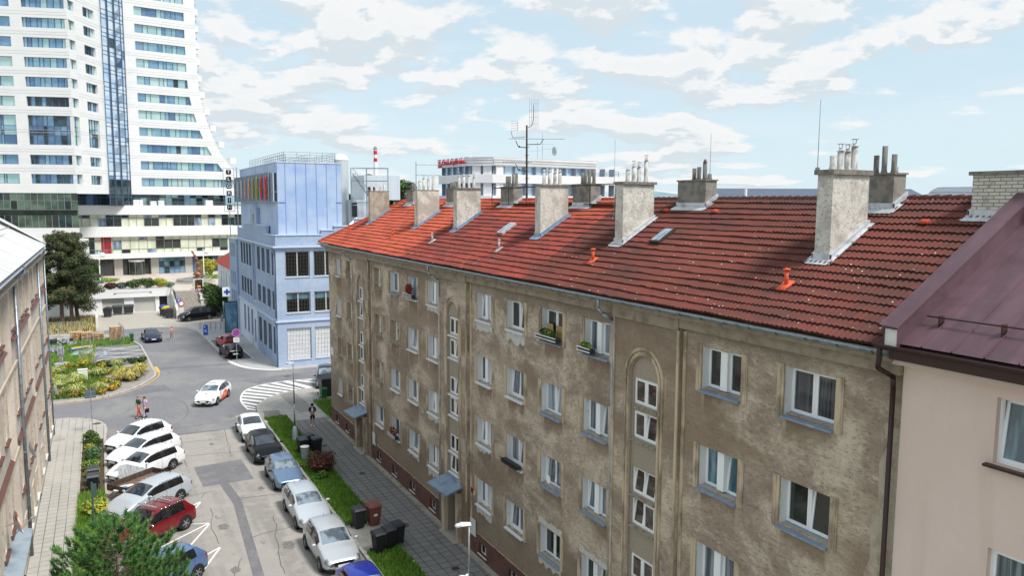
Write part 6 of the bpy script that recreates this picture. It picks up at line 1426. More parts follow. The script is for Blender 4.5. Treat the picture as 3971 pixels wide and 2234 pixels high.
def big_bin(label,x,y,rz,lid,group='wheeled containers by the garages'):
    t=thing('waste_container',label,'waste container',(x,y,0),rz,group)
    q=MB(); q.v=[(-.55,-.4,.2),(.55,-.4,.2),(.55,.4,.2),(-.55,.4,.2),(-.66,-.52,1.15),(.66,-.52,1.15),(.66,.5,1.15),(-.66,.5,1.15)]
    for f in ((0,3,2,1),(4,5,6,7),(0,1,5,4),(1,2,6,5),(2,3,7,6),(3,0,4,7)): q.f.append(f); q.m.append(0)
    q.box(-.7,.7,-.56,.54,1.08,1.152); part('body',q,M_['plastic_dark'],t,local=True)
    q=MB(); n=8
    for i in range(n):
        a0,a1=PI*i/n,PI*(i+1)/n; f=lambda a:(.53*math.cos(a),1.155+.27*math.sin(a)); (ya,za),(yb,zb)=f(a0),f(a1); q.face([(-.68,ya,za),(.68,ya,za),(.68,yb,zb),(-.68,yb,zb)])
    for s in (-.68,.68): q.face([(s,.53*math.cos(PI*i/n),1.155+.27*math.sin(PI*i/n)) for i in range(n+1)])
    part('lid',q,M_[lid],t,True,True)
    for sx_ in (-.45,.45):
        for sy_ in (-.35,.35): part('wheel',MB().cyl((sx_-.03,sy_,.1),(sx_+.03,sy_,.1),.1,n=10),M_['rubber'],t,local=True)
mk('lid_blue','#1f4ea8',.45); mk('lid_yellow','#d9c22c',.45)
big_bin('dark grey rounded container at the left end, next to the low white wall',.45,125.2,R(80),'plastic_dark')
big_bin('dark grey container before the left garage door, left of its neighbour',1.75,127.0,R(0),'plastic_dark')
big_bin('dark grey container before the pier between the two garage doors',3.25,127.1,R(0),'plastic_dark')
big_bin('container with a blue lid beside the dark garage door',7.75,124.2,R(80),'lid_blue')
big_bin('container with a yellow lid between the blue-lidded and the black container',7.95,122.3,R(80),'lid_yellow')
big_bin('black container nearest the street beside the sloping white wall',8.25,120.1,R(80),'plastic_dark')
# lamps
def lamp(label,x,y,h,rz,z0=.1):
    t=thing('street_lamp',label,'street lamp',(x,y,z0),rz,'street lamps on the right verge')
    part('foot',MB().lathe((0,0,0),[(.19,0),(.19,.06),(.17,.75),(.12,.95),(.09,1.02),(0,1.02)],12),M_['concrete'] if False else mk('lampfoot','#b9c6cf',.7,noises=[((4,4,4),'#9fadb7',.4,.65)]),t,True,True)
    part('pole',MB().cyl((0,0,1.0),(0,0,2.6),.06,.05,10).cyl((0,0,2.6),(0,0,h),.047,.036,10),M_['steel'],t,True,True)
    q=MB(); q.v=[(.06,-.07,h),(.06,.07,h),(-.34,.09,h+.05),(-.34,-.09,h+.05),(.05,-.05,h+.09),(.05,.05,h+.09),(-.32,.07,h+.15),(-.32,-.07,h+.15)]
    for f in ((0,1,2,3),(7,6,5,4),(0,4,5,1),(1,5,6,2),(2,6,7,3),(3,7,4,0)): q.f.append(f); q.m.append(0)
    hd=part('lamp_head',q,M_['white'],t,local=True); part('lens',MB().sph((-.40,0,h+.07),(.14,.1,.085),12),mk('lens','#c9d2d6',.1,.1,1.,coat=1.) if 'lens' not in M_ else M_['lens'],hd,True,True)
    return t
lamp('tall grey street lamp on the grass behind the black hatchback',11.32,53.3,5.45,0)
l2=lamp('grey street lamp with two white horn loudspeakers at the bottom of the picture',10.85,23.5,5.35,0)
for dz,dx,lab in ((-.0,-.12,'upper'),(-.42,.1,'lower')):
    q=MB(); a=Vector((-1,-.5,-.1)).normalized() if dz==0 else Vector((.2,-1,-.1)).normalized(); c=Vector((dx*.5,0,3.55+dz)); q.cyl(c-a*.02,c+a*.1,.05,.05,8).cyl(c+a*.1,c+a*.32,.04,.16,14)
    o=part('loudspeaker',q,M_['white'],l2,True,True)
# signs
def disc(mb,c,r,n,m=0,dy=.0,dr=(0,-1)):
    pass
def round_sign(t,x,y,z,r,layers,ax=(1,0,0)):
    """discs facing -Y, each a thin plate a little in front of the last"""
    for i,(rr_,m) in enumerate(layers):
        q=MB(); n=28; a=y-.02-.006*i
        for k in range(n):
            t0,t1=2*PI*k/n,2*PI*(k+1)/n; q.face([(x,a-.003,z),(x+rr_*math.cos(t0),a-.003,z+rr_*math.sin(t0)),(x+rr_*math.cos(t1),a-.003,z+rr_*math.sin(t1))]); q.face([(x+rr_*math.cos(t0),a-.003,z+rr_*math.sin(t0)),(x+rr_*math.cos(t0),a+.002,z+rr_*math.sin(t0)),(x+rr_*math.cos(t1),a+.002,z+rr_*math.sin(t1)),(x+rr_*math.cos(t1),a-.003,z+rr_*math.sin(t1))])
        part('sign_disc',q,M_[m],t)
mk('signred','#c8203a',.4); mk('signblue','#2f5fd0',.4)
t=thing('no_stopping_sign','round blue and red no-stopping sign on a pole by the white kerb','road sign',(11.95,83.2,0))
part('pole',MB().cyl((11.95,83.2,0),(11.95,83.2,3.2),.035),M_['galv'],t); round_sign(t,11.95,83.16,3.15,.40,[(.40,'white'),(.38,'signred'),(.29,'signblue')])
q=MB()
for s in (-1,1): line_=[(11.95-.27*.72,3.15-s*.2),(11.95+.27*.72,3.15+s*.2)]; q.prism([(-.28,-.035),(.28,-.035),(.28,.035),(-.28,.035)],0,.004,0,lambda a,b,c:(11.95+(a-b*s)*.707,83.16-.04-(.002*s)-c,3.15+(a*s+b)*.707))
part('cross',q,M_['signred'],t)
q=MB(); q.box(11.66,12.24,83.12,83.14,2.15,2.65); pl_=part('text_plate',q,M_['white'],t)
part('text_line',(lambda m:[m.box(11.74,12.16,83.115,83.119,z,z+.035) for z in (2.25,2.35,2.45,2.54)] and m)(MB()),M_['steel'],pl_)
t=thing('no_entry_sign','round red-rimmed white sign on the white wall by the steps, blue P plate behind','road sign',(9.62,117.2,0))
part('pole',MB().cyl((9.62,117.2,0),(9.62,117.2,3.3),.04),M_['galv'],t); round_sign(t,9.65,117.15,2.35,.40,[(.40,'signred'),(.28,'white')])
part('parking_plate',MB().box(9.1,9.6,117.22,117.25,2.45,3.1),M_['signblue'],t); text_part('P',.55,.003,'letter',M_['white'],t,(9.35,117.2,2.78),(1,0,0),(0,0,1)); part('text_plate',MB().box(9.35,9.95,117.1,117.13,1.0,1.75),M_['white_dirty'],t)
t=thing('road_sign_back','grey back of a rectangular road sign on a pole at the pale pavement corner','road sign',(-1.12,61.4,.1))
part('pole',MB().cyl((-1.12,61.4,.1),(-1.12,61.4,3.45),.03),M_['galv'],t); part('sign_back',MB().box(-1.5,-.8,61.42,61.45,2.7,3.3),mk('signback','#6f7c88',.5,.5),t)
q=MB(); q.box(-1.47,-.83,61.405,61.419,2.8,2.84); q.box(-1.47,-.83,61.405,61.419,3.14,3.18); part('rail',q,M_['galv'],t)
t=thing('poster_stand','white framed poster stand with dark and purple poster on the plaza edge','poster stand',(12.8,124.9,3.4))
part('frame',MB().box(12.1,13.45,124.6,124.75,2.95,5.05),M_['white'],t)
mk('post_dark','#2a1a1e',.5,noises=[((4,4,4),'#8d5a48',.5,.65)]); mk('post_purple','#6a2690',.5,noises=[((.8,.8,.8),'#c02878',.45,.6)])
pp=part('poster',MB().box(12.22,13.33,124.585,124.598,3.1,4.95),M_['post_dark'],t); part('poster_base',MB().box(12.22,13.33,124.57,124.584,3.1,3.72),M_['post_purple'],pp); part('poster_label',MB().box(12.5,13.05,124.57,124.584,3.82,4.05),M_['lid_yellow'],pp); part('poster_lettering',(lambda m:(m.box(12.4,13.15,124.56,124.569,3.42,3.55),m.box(12.6,12.95,124.56,124.569,3.25,3.31),m)[2])(MB()),M_['white'],pp)
part('leg',MB().cyl((12.78,124.7,2.3),(12.78,124.7,2.95),.06),M_['galv'],t)
t=thing('banner_stand','blue upright banner stand on the kerb by the bicycle racks','banner',(11.05,101.9,0)); part('banner',MB().box(10.78,11.32,101.88,101.92,.1,1.35),M_['signblue'] if False else mk('bannerblue','#1f49b8',.5),t); part('text_line',(lambda m:[m.box(10.9,11.2,101.873,101.879,z,z+.05) for z in (.45,.6,.75)] and m)(MB()),M_['white'],t); part('logo',MB().box(10.88,11.02,101.872,101.879,1.05,1.2),M_['white'],t)
t=thing('utility_cabinet','white utility cabinet among the yellow flowers','cabinet',(-2.05,80.6,.08)); part('housing',MB().box(-2.4,-1.62,80.4,80.85,.08,1.12),M_['white'],t); part('door',MB().box(-2.36,-1.66,80.385,80.399,.14,1.0),M_['white_dirty'],t); part('vent_slot',MB().box(-2.3,-2.1,80.37,80.384,.66,.7),M_['black'],t); part('roof',MB().box(-2.43,-1.59,80.36,80.88,1.121,1.17),M_['white_dirty'],t)
# bicycle racks
for i,(x,y) in enumerate(((10.9,107.0),(11.5,106.75),(12.1,106.5),(12.7,106.2),(13.3,105.9),(13.8,105.6))):
    solo('bicycle_rack',MB().tube([(x,y,.03),(x,y,.72),(x+.06,y+.1,.85),(x+.12,y+.35,.88),(x+.18,y+.6,.85),(x+.2,y+.75,.72),(x+.2,y+.75,.03)],.03,6),M_['steel'],('first','second','third','fourth','fifth','sixth')[i]+' steel bicycle hoop from the left, behind the blue banner','bicycle rack','bicycle racks',True)
# construction fence panels, pallets, statue, site clutter
def fence(label,a,b,h=2.0,lean=0):
    t=thing('site_fence_panel',label,'fence panel',(a[0],a[1],0),0,'site fence panels'); q=MB(); A=Vector((*a,.1)); B=Vector((*b,.1)); L=(B-A).length; up=Vector((0,0,h-.1))
    q.tube([A,A+up,B+up,B,A],.025,6); part('frame',q,M_['galv'],t)
    m=MB(); n=int(L/.18)
    for i in range(1,n): p=A.lerp(B,i/n); m.cyl(p,p+up,.006,n=3)
    for k in range(1,6): d=Vector((0,0,(h-.1)*k/6)); m.cyl(A+d,B+d,.006,n=3)
    part('wire_mesh',m,M_['galv'],t)
    for p in (A,B): part('foot',MB().box(p.x-.3,p.x+.3,p.y-.1,p.y+.1,.06,.2),M_['concrete'],t)
fence('wire site fence panel leaning past the statue, nearest the white hatching',(-2.25,94.1),(-1.5,96.3)); fence('wire site fence panel in front of the pallet stacks',(-1.45,96.5),(1.9,100.1)); fence('wire site fence panel at the right of the pallet stacks',(1.95,100.3),(1.5,104.2)); fence('long wire site fence panel in front of the dry bed',(-4.9,108.0),(-2.4,107.6),1.9); fence('wire site fence panel at the left of the footpath',(-8.0,108.8),(-5.0,108.1),1.9)
mk('wood','#d6b48c',.85,noises=[((6,1.5,6),'#c29a70',.42,.65),((2,2,8),'#e6caa4',.5,.7)])
def pallet_mesh():
    q=MB()
    for y in np.linspace(-.36,.36,5): q.box(-.6,.6,y-.06,y+.06,.122,.144)
    for x in (-.55,0,.55):
        q.box(x-.05,x+.05,-.4,.4,.1,.121)
        for y in (-.34,0,.34): q.box(x-.05,x+.05,y-.05,y+.05,.022,.099)
    for y in (-.35,0,.35): q.box(-.6,.6,y-.05,y+.05,0,.021)
    return q.mesh('pallet',M_['wood'])
pm_=pallet_mesh(); rp2=random.Random(3)
def pallets(x,y,n,rz,lab,z0=.08,lean=0.):
    for i in range(n):
        o=bpy.data.objects.new('pallet',pm_); COL.objects.link(o); o.location=(x+rp2.uniform(-.03,.03)+lean*i,y+rp2.uniform(-.03,.03),z0+i*.146); o.rotation_euler=(0,0,rz+rp2.uniform(-.04,.04)+(.18 if i>n*.5 and lean else 0)); tagit(o,lab.replace('wooden pallet in',('bottom','second-lowest','third-lowest','fourth-lowest','fifth','sixth','seventh','eighth','ninth','tenth','eleventh','topmost')[i if i<n-1 else 11]+' wooden pallet in'),'pallet','wooden pallets on the building site')
pallets(-3.0,104.0,8,.1,'wooden pallet in the left stack behind the wire fence'); pallets(-1.9,103.2,8,.05,'wooden pallet in the second stack from the left'); pallets(-.75,102.9,7,0,'wooden pallet in the stack left of the tallest one'); pallets(1.0,102.3,12,.1,'wooden pallet in the tallest stack by the green litter bin',.08,.012)
mk('stone_grey','#a5a5ab',.9,noises=[((6,6,6),'#8e8e94',.4,.65)],bump=(20,.4,.01)); mk('plasticwrap','#b9c3c8',.25,.1,1.,noises=[((4,4,4),'#5c656b',.45,.6)],coat=.5)
rr=random.Random(9)
def heap(name,label,cx,cy,w,d,h,m,n=14):
    q=MB()
    for i in range(n):
        x,y=cx+rr.uniform(-w,w),cy+rr.uniform(-d,d); a=rr.uniform(0,PI); l=rr.uniform(.2,.6)*w; ww=rr.uniform(.1,.3); z=.07+rr.uniform(0,h*.6); c,s=math.cos(a),math.sin(a); tl=rr.uniform(-.2,.25)
        q.box(-l,l,-ww,ww,0,rr.uniform(.05,h*.5),0,lambda X,Y,Z:(x+X*c-Y*s,y+X*s+Y*c,z+Z+X*tl*.5))
    solo(name,q,M_[m],label,'building waste')
heap('scrap_heap','dark heap of scrap behind the stone statue',-4.6,103.3,1.3,.8,.7,'plastic_dark'); heap('wrapped_sheets','heap of sheets wrapped in clear plastic left of the pallets',-3.9,101.6,.8,.6,.7,'plasticwrap'); heap('scrap_heap','scrap heap wrapped in plastic at the edge of the beige house',-5.6,97.8,.7,1.0,.8,'plasticwrap')
q=MB(); q.box(-3.2,-1.2,94.2,94.25,0,.01)
solo('insulation_board',MB().prism([(-3.6,94.6),(-1.6,93.8),(-1.2,96.4),(-3.0,97.2)],.10,[.14,.3,.34,.16]),mk('board_blue','#a9bfce',.5),'pale blue sheets lying on the grass to the right of the statue','boards'); solo('insulation_board',MB().prism([(-1.5,92.6),(.2,92.9),(-.1,95.0),(-1.6,94.6)],.10,[.13,.15,.26,.22]) ,M_['plasticwrap'],'clear plastic wrapped pack on the grass by the hatching','boards'); solo('pipe_bundle',MB().cyl((-3.7,95.6,.42),(-1.9,96.9,.46),.05).cyl((-3.6,95.8,.46),(-1.8,97.1,.46),.05).cyl((-3.5,95.6,.50),(-1.7,96.9,.5),.05),M_['blue'],'dark blue pipes lying across the pale blue sheets','pipes'); solo('insulation_board',MB().prism([(-3.5,97.5),(-1.4,96.8),(-1.3,98.6),(-3.4,99.2)],.10,[.16,.4,.42,.2]),mk('board_yellow','#c9b25c',.7),'yellow board lying behind the blue pipes','boards')
# ---- people, statue
def skin_obj(name,edges_pts,m,parent,lv=1):
    """edges_pts: list of chains; each chain is a list of (x,y,z,r); points that coincide are shared; the first is the root"""
    vs=[];rs=[];ed=[];key={}
    def vi(p):
        k=(round(p[0],4),round(p[1],4),round(p[2],4))
        if k not in key: key[k]=len(vs); vs.append(p[:3]); rs.append(p[3])
        return key[k]
    for ch in edges_pts:
        ids=[vi(p) for p in ch]; ed+=[(a,b) for a,b in zip(ids,ids[1:])]
    me=bpy.data.meshes.new(name); me.from_pydata(vs,ed,[]); o=bpy.data.objects.new(name,me); COL.objects.link(o); me.materials.append(M_[m])
    mo_=o.modifiers.new('skin','SKIN'); mo_.use_smooth_shade=True
    for i,r_ in enumerate(rs):
        sv=me.skin_vertices[0].data[i]; rr_=r_ if isinstance(r_,tuple) else (r_,r_); sv.radius=rr_; sv.use_root=(i==0)
    sb_=o.modifiers.new('sub','SUBSURF'); sb_.levels=lv; sb_.render_levels=lv
    o.parent=parent; return o
mk('skin','#c99a7d',.6); mk('hair_brown','#4a2f20',.8); mk('hair_red','#6e1420',.7); mk('hair_blond','#a47848',.7)
def person(label,x,y,z,rz,h=1.75,top='black',bot='black',hair='hair_brown',shoes='white',pose='walk',skirt=False,arms=None,longhair=False,shorts=False,sleeves=True,hood=False,cat='person',allm=None,group=None):
    t=thing('person' if cat!='statue' else 'statue',label,cat,(x,y,z),rz,group); s=h/1.75
    P=lambda *a:(a[0]*s,a[1]*s,a[2]*s,(a[3]*s if not isinstance(a[3],tuple) else tuple(v*s for v in a[3])))
    sk=allm or 'skin'; step=.17 if pose=='walk' else .03
    pel=P(0,0,.93,(.155,.105)); wa=P(0,0,1.08,(.135,.095)); ch=P(0,.0,1.28,(.165,.105)); nb=P(0,0,1.44,(.075,.065)); nk=P(0,-.005,1.52,.052); hd=P(0,-.02,1.62,(.078,.092)); ht=P(0,-.015,1.70,(.065,.075))
    L={}
    for sg in (-1,1):
        dy=step*sg
        L[sg]=dict(hip=P(sg*.09,0,.86,.085),knee=P(sg*.095,-dy*.55-.02,.49,.058),ank=P(sg*.1,-dy*1.0+(.06 if dy<0 else 0),.09,.036),toe=P(sg*.11,-dy-.14+(.06 if dy<0 else 0),.035,.036))
    AR={}
    for sg in (-1,1):
        if arms=='front': el=P(sg*.25,-.03,1.14,.042); wr=P(sg*.10,-.24,1.2,.03); hn=P(sg*.06,-.29,1.22,.033)
        elif arms=='up': el=P(sg*.25,-.05,1.18,.042); wr=P(sg*.14,-.2,1.38,.03); hn=P(sg*.09,-.22,1.46,.033)
        else: el=P(sg*.23,sg*.06,1.14,.042); wr=P(sg*.24,sg*.1-.06,.90,.030); hn=P(sg*.24,sg*.11-.09,.82,.033)
        AR[sg]=(P(sg*.17,0,1.41,.058),el,wr,hn)
    chains=[[pel,wa,ch,nb,nk,hd,ht]]
    for sg in (-1,1):
        l=L[sg]; chains.append([pel,l['hip'],l['knee'],l['ank'],l['toe']]); chains.append([nb,*AR[sg]])
    body_=skin_obj('body',chains,sk,t,2)
    # fingers and thumb of each hand, nose, ears and eyes
    f=MB()
    for sg in (-1,1):
        hn=Vector(AR[sg][3][:3]); wr=Vector(AR[sg][2][:3]); d=(hn-wr).normalized(); sd_=Vector((sg*.3,1,0)).normalized()
        for k,(o_,ln) in enumerate(((-.027,.062),(-.009,.072),(.009,.07),(.027,.055))):
            a=hn+sd_*o_*s+d*.01; b=a+d*ln*.5*s; c=b+(d*.7+Vector((-sg*.5,-.2,0))).normalized()*ln*.5*s; f.cyl(a,b,.0095*s,.009*s,6).cyl(b,c,.009*s,.007*s,6)
        a=wr+d*.03*s-sd_*.02*s; f.cyl(a,a+(d*.6-sd_*.6)*.05*s,.011*s,.009*s,6)
    hc=Vector((0,-.02*s,1.62*s)); f.cyl(hc+Vector((0,-.085,.0))*s,hc+Vector((0,-.112,-.02))*s,.012*s,.017*s,6)
    for sg in (-1,1): f.sph(hc+Vector((sg*.08,0,0))*s,(.012*s,.02*s,.03*s),6)
    part('hands_and_face',f,M_[sk],t,True,True)
    if not allm:
        e=MB()
        for sg in (-1,1): e.sph(hc+Vector((sg*.03,-.088,.02))*s,.009*s,6)
        part('eyes',e,M_['black'],t,True,True); part('mouth',MB().box(-.022*s,.022*s,hc.y-.094*s,hc.y-.086*s,hc.z-.05*s,hc.z-.042*s),M_['signred'],t,local=True)
    g=1.16
    G=lambda p,k=g,dz=0:(p[0],p[1],p[2]+dz,(tuple(v*k for v in p[3]) if isinstance(p[3],tuple) else p[3]*k+.006))
    if not allm or True:
        tc=[[G(wa,1.15,-.12*s),G(wa),G(ch,1.1),(nb[0],nb[1],nb[2]-.02,(nb[3][0]*1.25,nb[3][1]*1.2))]]
        for sg in (-1,1):
            a=AR[sg]; tc.append([tc[0][3],G(a[0]),G(a[1])]+([G(a[2])] if sleeves else []))
        skin_obj('shirt',tc,top,t,1)
        kc=[]; 
        pc=[[G(pel,1.1,.04*s),G(pel,1.12)]]
        for sg in (-1,1):
            l=L[sg]; kn=l['knee']; an=l['ank']; low=[G(l['hip'],1.12),G(kn,1.15)]+([] if shorts else [G(an,1.3,.02)])
            if shorts: low[1]=(kn[0],kn[1],kn[2]+.02,kn[3]*1.5)
            pc.append([pc[0][1]]+low)
        skin_obj('trousers' if not shorts else 'shorts',pc,bot,t,1)
        for sg in (-1,1):
            l=L[sg]; an=Vector(l['ank'][:3]); q=MB(); q.sph((an.x,an.y-.07*s,.045*s),(.052*s,.14*s,.048*s),10); part('shoe',q,M_[shoes],t,True,True)
        q=MB(); q.sph(hc+Vector((0,.012,.035))*s,(.092*s,.102*s,.095*s),12)
        if longhair: q.sph(hc+Vector((0,.06,-.08))*s,(.08*s,.055*s,.16*s),10)
        if hood: q.sph(hc+Vector((0,.03,.0))*s,(.115*s,.115*s,.13*s),12)
        part('hood' if hood else 'hair',q,M_[top if hood else hair],t,True,True)
    return t
mk('orange_cloth','#c8452a',.85); mk('green_cloth','#1f5048',.85); mk('lilac_cloth','#c4b0d8',.85,noises=[((20,20,20),'#e0d5ea',.5,.6)]); mk('pink_cloth','#d09a8c',.85); mk('grey_cloth','#8b8784',.85); mk('navy_cloth','#0f1224',.85); mk('jeans','#4f7fb0',.85); mk('grey_bag','#8f9288',.8)
bo=person('person in a black hooded jacket and shorts on the pavement by the lamp post',13.25,56.25,.1,R(-12),1.74,'navy_cloth','black','hair_brown','white','stand',arms='front',shorts=True,hood=True)
part('shirt_front',MB().sph((.0,-.10*1,1.22),(.075,.055,.2),10),M_['white'],bo,True,True)
person('person in a green top and orange trousers walking left across the crossroad',2.0,64.85,0,R(-65),1.78,'green_cloth','orange_cloth','hair_blond','black','walk',sleeves=False)
wo=person('person with long dark red hair, lilac dress and grey backpack on the crossroad',2.42,64.75,0,R(-55),1.68,'lilac_cloth','lilac_cloth','hair_red','black','walk',longhair=True,sleeves=False)
q=MB(); q.sph((0,.21,1.2),(.14,.1,.2),10); part('backpack',q,M_['grey_bag'],wo,True,True); part('hand_bag',MB().box(.2,.34,-.15,.12,.45,.75),M_['black'],wo,local=True)
person('person in a pink top and pale trousers walking on the far street',7.08,100.6,0,R(15),1.66,'pink_cloth','grey_cloth','hair_blond','white','walk',longhair=True,sleeves=False,arms='front')
st_=person('grey stone statue of a standing figure at the edge of the planting bed',-4.05,89.3,.35,R(170),1.95,'stone_grey','stone_grey','stone_grey','stone_grey','stand',arms=None,cat='statue',allm='stone_grey')
part('cloak',MB().sph((-.25,.03,1.0),(.07,.1,.45),10),M_['stone_grey'],st_,True,True); part('cloak',MB().sph((.25,.03,1.0),(.07,.1,.45),10),M_['stone_grey'],st_,True,True)
part('pedestal',MB().lathe((0,0,-.35),[(.75,0),(.72,.3),(.55,.35),(0,.36)],9),M_['stone_grey'],st_,local=True)
def seated(label,x,y,z,rz,top,bot,hair):
    t=thing('person',label,'person',(x,y,z),rz,'people sitting by the pharmacy')
    P=lambda *a:a
    pel=(0,0,.48,(.15,.12)); ch=(0,-.03,.82,(.15,.1)); nb=(0,-.03,.97,(.07,.06)); nk=(0,-.04,1.04,.05); hd=(0,-.06,1.14,(.078,.09)); ht=(0,-.05,1.22,(.065,.075))
    c=[[pel,ch,nb,nk,hd,ht]]; tr=[[(0,0,.5,(.16,.13)),(0,0,.48,(.165,.135))]]; sh=[[(0,0,.6,(.16,.12)),(0,-.03,.82,(.17,.12)),(0,-.03,.95,(.09,.08))]]
    for s in (-1,1):
        hp=(s*.1,-.02,.47,.085); kn=(s*.13,-.42,.5,.06); an=(s*.12,-.46,.1,.038); c.append([pel,hp,kn,an,(s*.12,-.6,.04,.035)]); a0=(s*.17,-.03,.93,.055); el=(s*.24,-.15,.7,.042); wr=(s*.14,-.36,.62,.03); hn=(s*.1,-.42,.6,.03); c.append([nb,a0,el,wr,hn])
        tr.append([tr[0][1],(hp[0],hp[1],hp[2],.1),(kn[0],kn[1],kn[2],.075),(an[0],an[1],.14,.05)]); sh.append([sh[0][2],(a0[0],a0[1],a0[2],.07),(el[0],el[1],el[2],.056)])
    skin_obj('body',c,'skin',t,2); skin_obj('trousers',tr,bot,t,1); skin_obj('shirt',sh,top,t,1); part('hair',MB().sph((0,-.045,1.17),(.09,.1,.09),10),M_[hair],t,True,True)
    f=MB()
    for s in (-1,1):
        for k in range(4): a=Vector((s*.1-s*.02+.013*k,-.43,.6)); f.cyl(a,a+Vector((0,-.05,-.02)),.008,.007,5)
        f.cyl((s*.08,-.4,.6),(s*.05,-.43,.61),.009,.008,5); part('shoe',MB().sph((s*.12,-.54,.045),(.05,.13,.045),8),M_['white'],t,True,True)
    part('fingers',f,M_['skin'],t,True,True)
seated('person in pale blue jeans sitting by the pharmacy wall, the left one',14.75,113.2,.0,R(-25),'lilac_cloth','jeans','hair_brown'); seated('person in dark clothes sitting by the pharmacy wall, the right one',15.4,113.7,.0,R(-15),'black','navy_cloth','hair_brown')
solo('low_bench',MB().box(14.3,15.7,113.25,113.75,.0,.42),M_['concrete'],'low concrete bench by the pharmacy wall with two people sitting on it','bench')
# ================================================================ plants
def leafmat(k,a,b,sc=1.5,rough=.75):
    m=mk(k,a,rough,0,.3,noises=[((sc,)*3,b,.4,.62)]); return m
leafmat('lf_dark','#2c3d24','#3f5230'); leafmat('lf_mid','#4a6a2c','#5f7f35'); leafmat('lf_light','#7d9a3e','#96ad50'); leafmat('lf_yellow','#a8a03a','#c0b24a'); leafmat('lf_straw','#b8ad78','#cfc592'); leafmat('lf_red','#4b2a28','#6a3a34',3); leafmat('lf_brown','#5d5232','#746640'); leafmat('fl_yellow','#e0b41c','#ecc93a'); leafmat('fl_orange','#e08a20','#e8a040'); leafmat('fl_red','#b81e2c','#d8405a'); leafmat('lf_blue','#5f7f78','#7a9890'); leafmat('needle','#4c8040','#6fa052',2.5); leafmat('needle_d','#3a6434','#4f8046',2.5); leafmat('bud','#c2a878','#a88a5c',3)
leafmat('pine_a','#394b31','#4a5c38',.6); leafmat('pine_b','#5c5a3c','#706a45',.6); leafmat('pine_c','#2b3a27','#38482f',.6)
mk('bark','#6f5f50',.9,noises=[((6,6,2),'#53463a',.4,.65)]); mk('bark_pine','#7a6a5e',.9,noises=[((8,8,2),'#5d4f45',.4,.65)])
NR=np.random.RandomState(5)
def leaves(mb,c,r,n,size,mats=1,wts=None,up=.2,shell=.55,flat_=1.,asp=.55):
    """n small leaf faces through an ellipsoid, denser towards its skin"""
    d=NR.normal(size=(n,3)); d/=np.linalg.norm(d,axis=1)[:,None]; rad=(shell+(1-shell)*NR.rand(n)**.5)*(1-.12*NR.rand(n)); p=np.array(c)+d*rad[:,None]*np.array(r)
    nn=d+NR.normal(size=(n,3))*.7; nn[:,2]+=up; nn/=np.linalg.norm(nn,axis=1)[:,None]
    a=np.cross(nn,NR.normal(size=(n,3))); a/=np.linalg.norm(a,axis=1)[:,None]; b=np.cross(nn,a); s=(size*(.6+.8*NR.rand(n)))[:,None]
    q=np.stack([p-a*s,p-b*s*asp,p+a*s,p+b*s*asp],1).reshape(-1,3); k=len(mb.v); mb.v.extend(map(tuple,q.tolist())); mb.f.extend([(k+4*i,k+4*i+1,k+4*i+2,k+4*i+3) for i in range(n)])
    mb.m.extend(NR.choice(mats,n,p=wts).tolist() if mats>1 else [0]*n)
def blades(mb,pts,h,w,lean=.35,mats=1,wts=None):
    n=len(pts); p=np.array(pts,float); t=NR.rand(n)*2*PI; hh=h*(.5+.8*NR.rand(n)); l=lean*hh*NR.rand(n); u=NR.rand(n)*2*PI
    a=np.c_[np.cos(t)*w/2,np.sin(t)*w/2,np.zeros(n)]; tip=p+np.c_[np.cos(u)*l,np.sin(u)*l,hh]
    q=np.stack([p-a,p+a,tip],1).reshape(-1,3); k=len(mb.v); mb.v.extend(map(tuple,q.tolist())); mb.f.extend([(k+3*i,k+3*i+1,k+3*i+2) for i in range(n)]); mb.m.extend(NR.choice(mats,n,p=wts).tolist() if mats>1 else [0]*n)
def scatter(x0,x1,y0,y1,n,z): return np.c_[x0+(x1-x0)*NR.rand(n),y0+(y1-y0)*NR.rand(n),np.full(n,z)]
def gm_(*k): return [M_[i] for i in k]
leafmat('gr_a','#5f8a30','#75a03a',.8); leafmat('gr_b','#8ea84a','#7a9a3e',.8); leafmat('gr_c','#4c722a','#5a8230',.8)
mk('turf2','#4a6b24',.95,noises=[((2,2,2),'#5d7d2d',.4,.65),((9,9,9),'#3b5620',.5,.7)])
def grass(label_name,x0,x1,y0,y1,n,h,z=.09,mats=('gr_a','gr_b','gr_c'),w=.06,wts=(.5,.25,.25),edge=0.):
    mb=MB(); p=scatter(x0,x1,y0,y1,n,z); 
    if edge: p[:,0]+= edge*np.sin(p[:,1]*1.7)*.4
    blades(mb,p,h,w,.5,len(mats),wts); return struct(label_name,mb,gm_(*mats),kind='stuff')
flat('verge',[(10.42,37.6),(12.06,37.7),(12.06,59.2),(10.42,60.2)],.094,M_['turf2'],.05); flat('verge',[(10.42,-12),(12.06,-12),(12.06,34.2),(10.42,34.0)],.094,M_['turf2'],.05)
grass('grass',10.45,12.12,37.7,60.1,15000,.17); grass('grass',10.45,12.12,18,34.2,9000,.18); grass('grass',14.95,17,58.2,63.2,2600,.32,.1)
flat('verge',[(15.0,57.6),(17.5,57.6),(17.2,62.6),(15.9,63.0),(15.2,61)],.103,M_['turf2'],.02)
grass('tall_grass',-1.72,-.46,27,48.2,15000,.42,.08,('gr_a','gr_b','gr_c'),.07,(.45,.35,.2)); grass('grass',-9,-1.2,88.9,99.5,9000,.22,.07,('gr_a','gr_b','gr_c'),.09); grass('grass',-6,2.5,99.5,104,6000,.3,.07,('gr_a','gr_b','gr_c'),.1)
grass('dry_grass',-12,-1.1,111.3,123.5,7000,.7,.07,('lf_straw','lf_brown','lf_yellow'),.14,(.6,.3,.1))
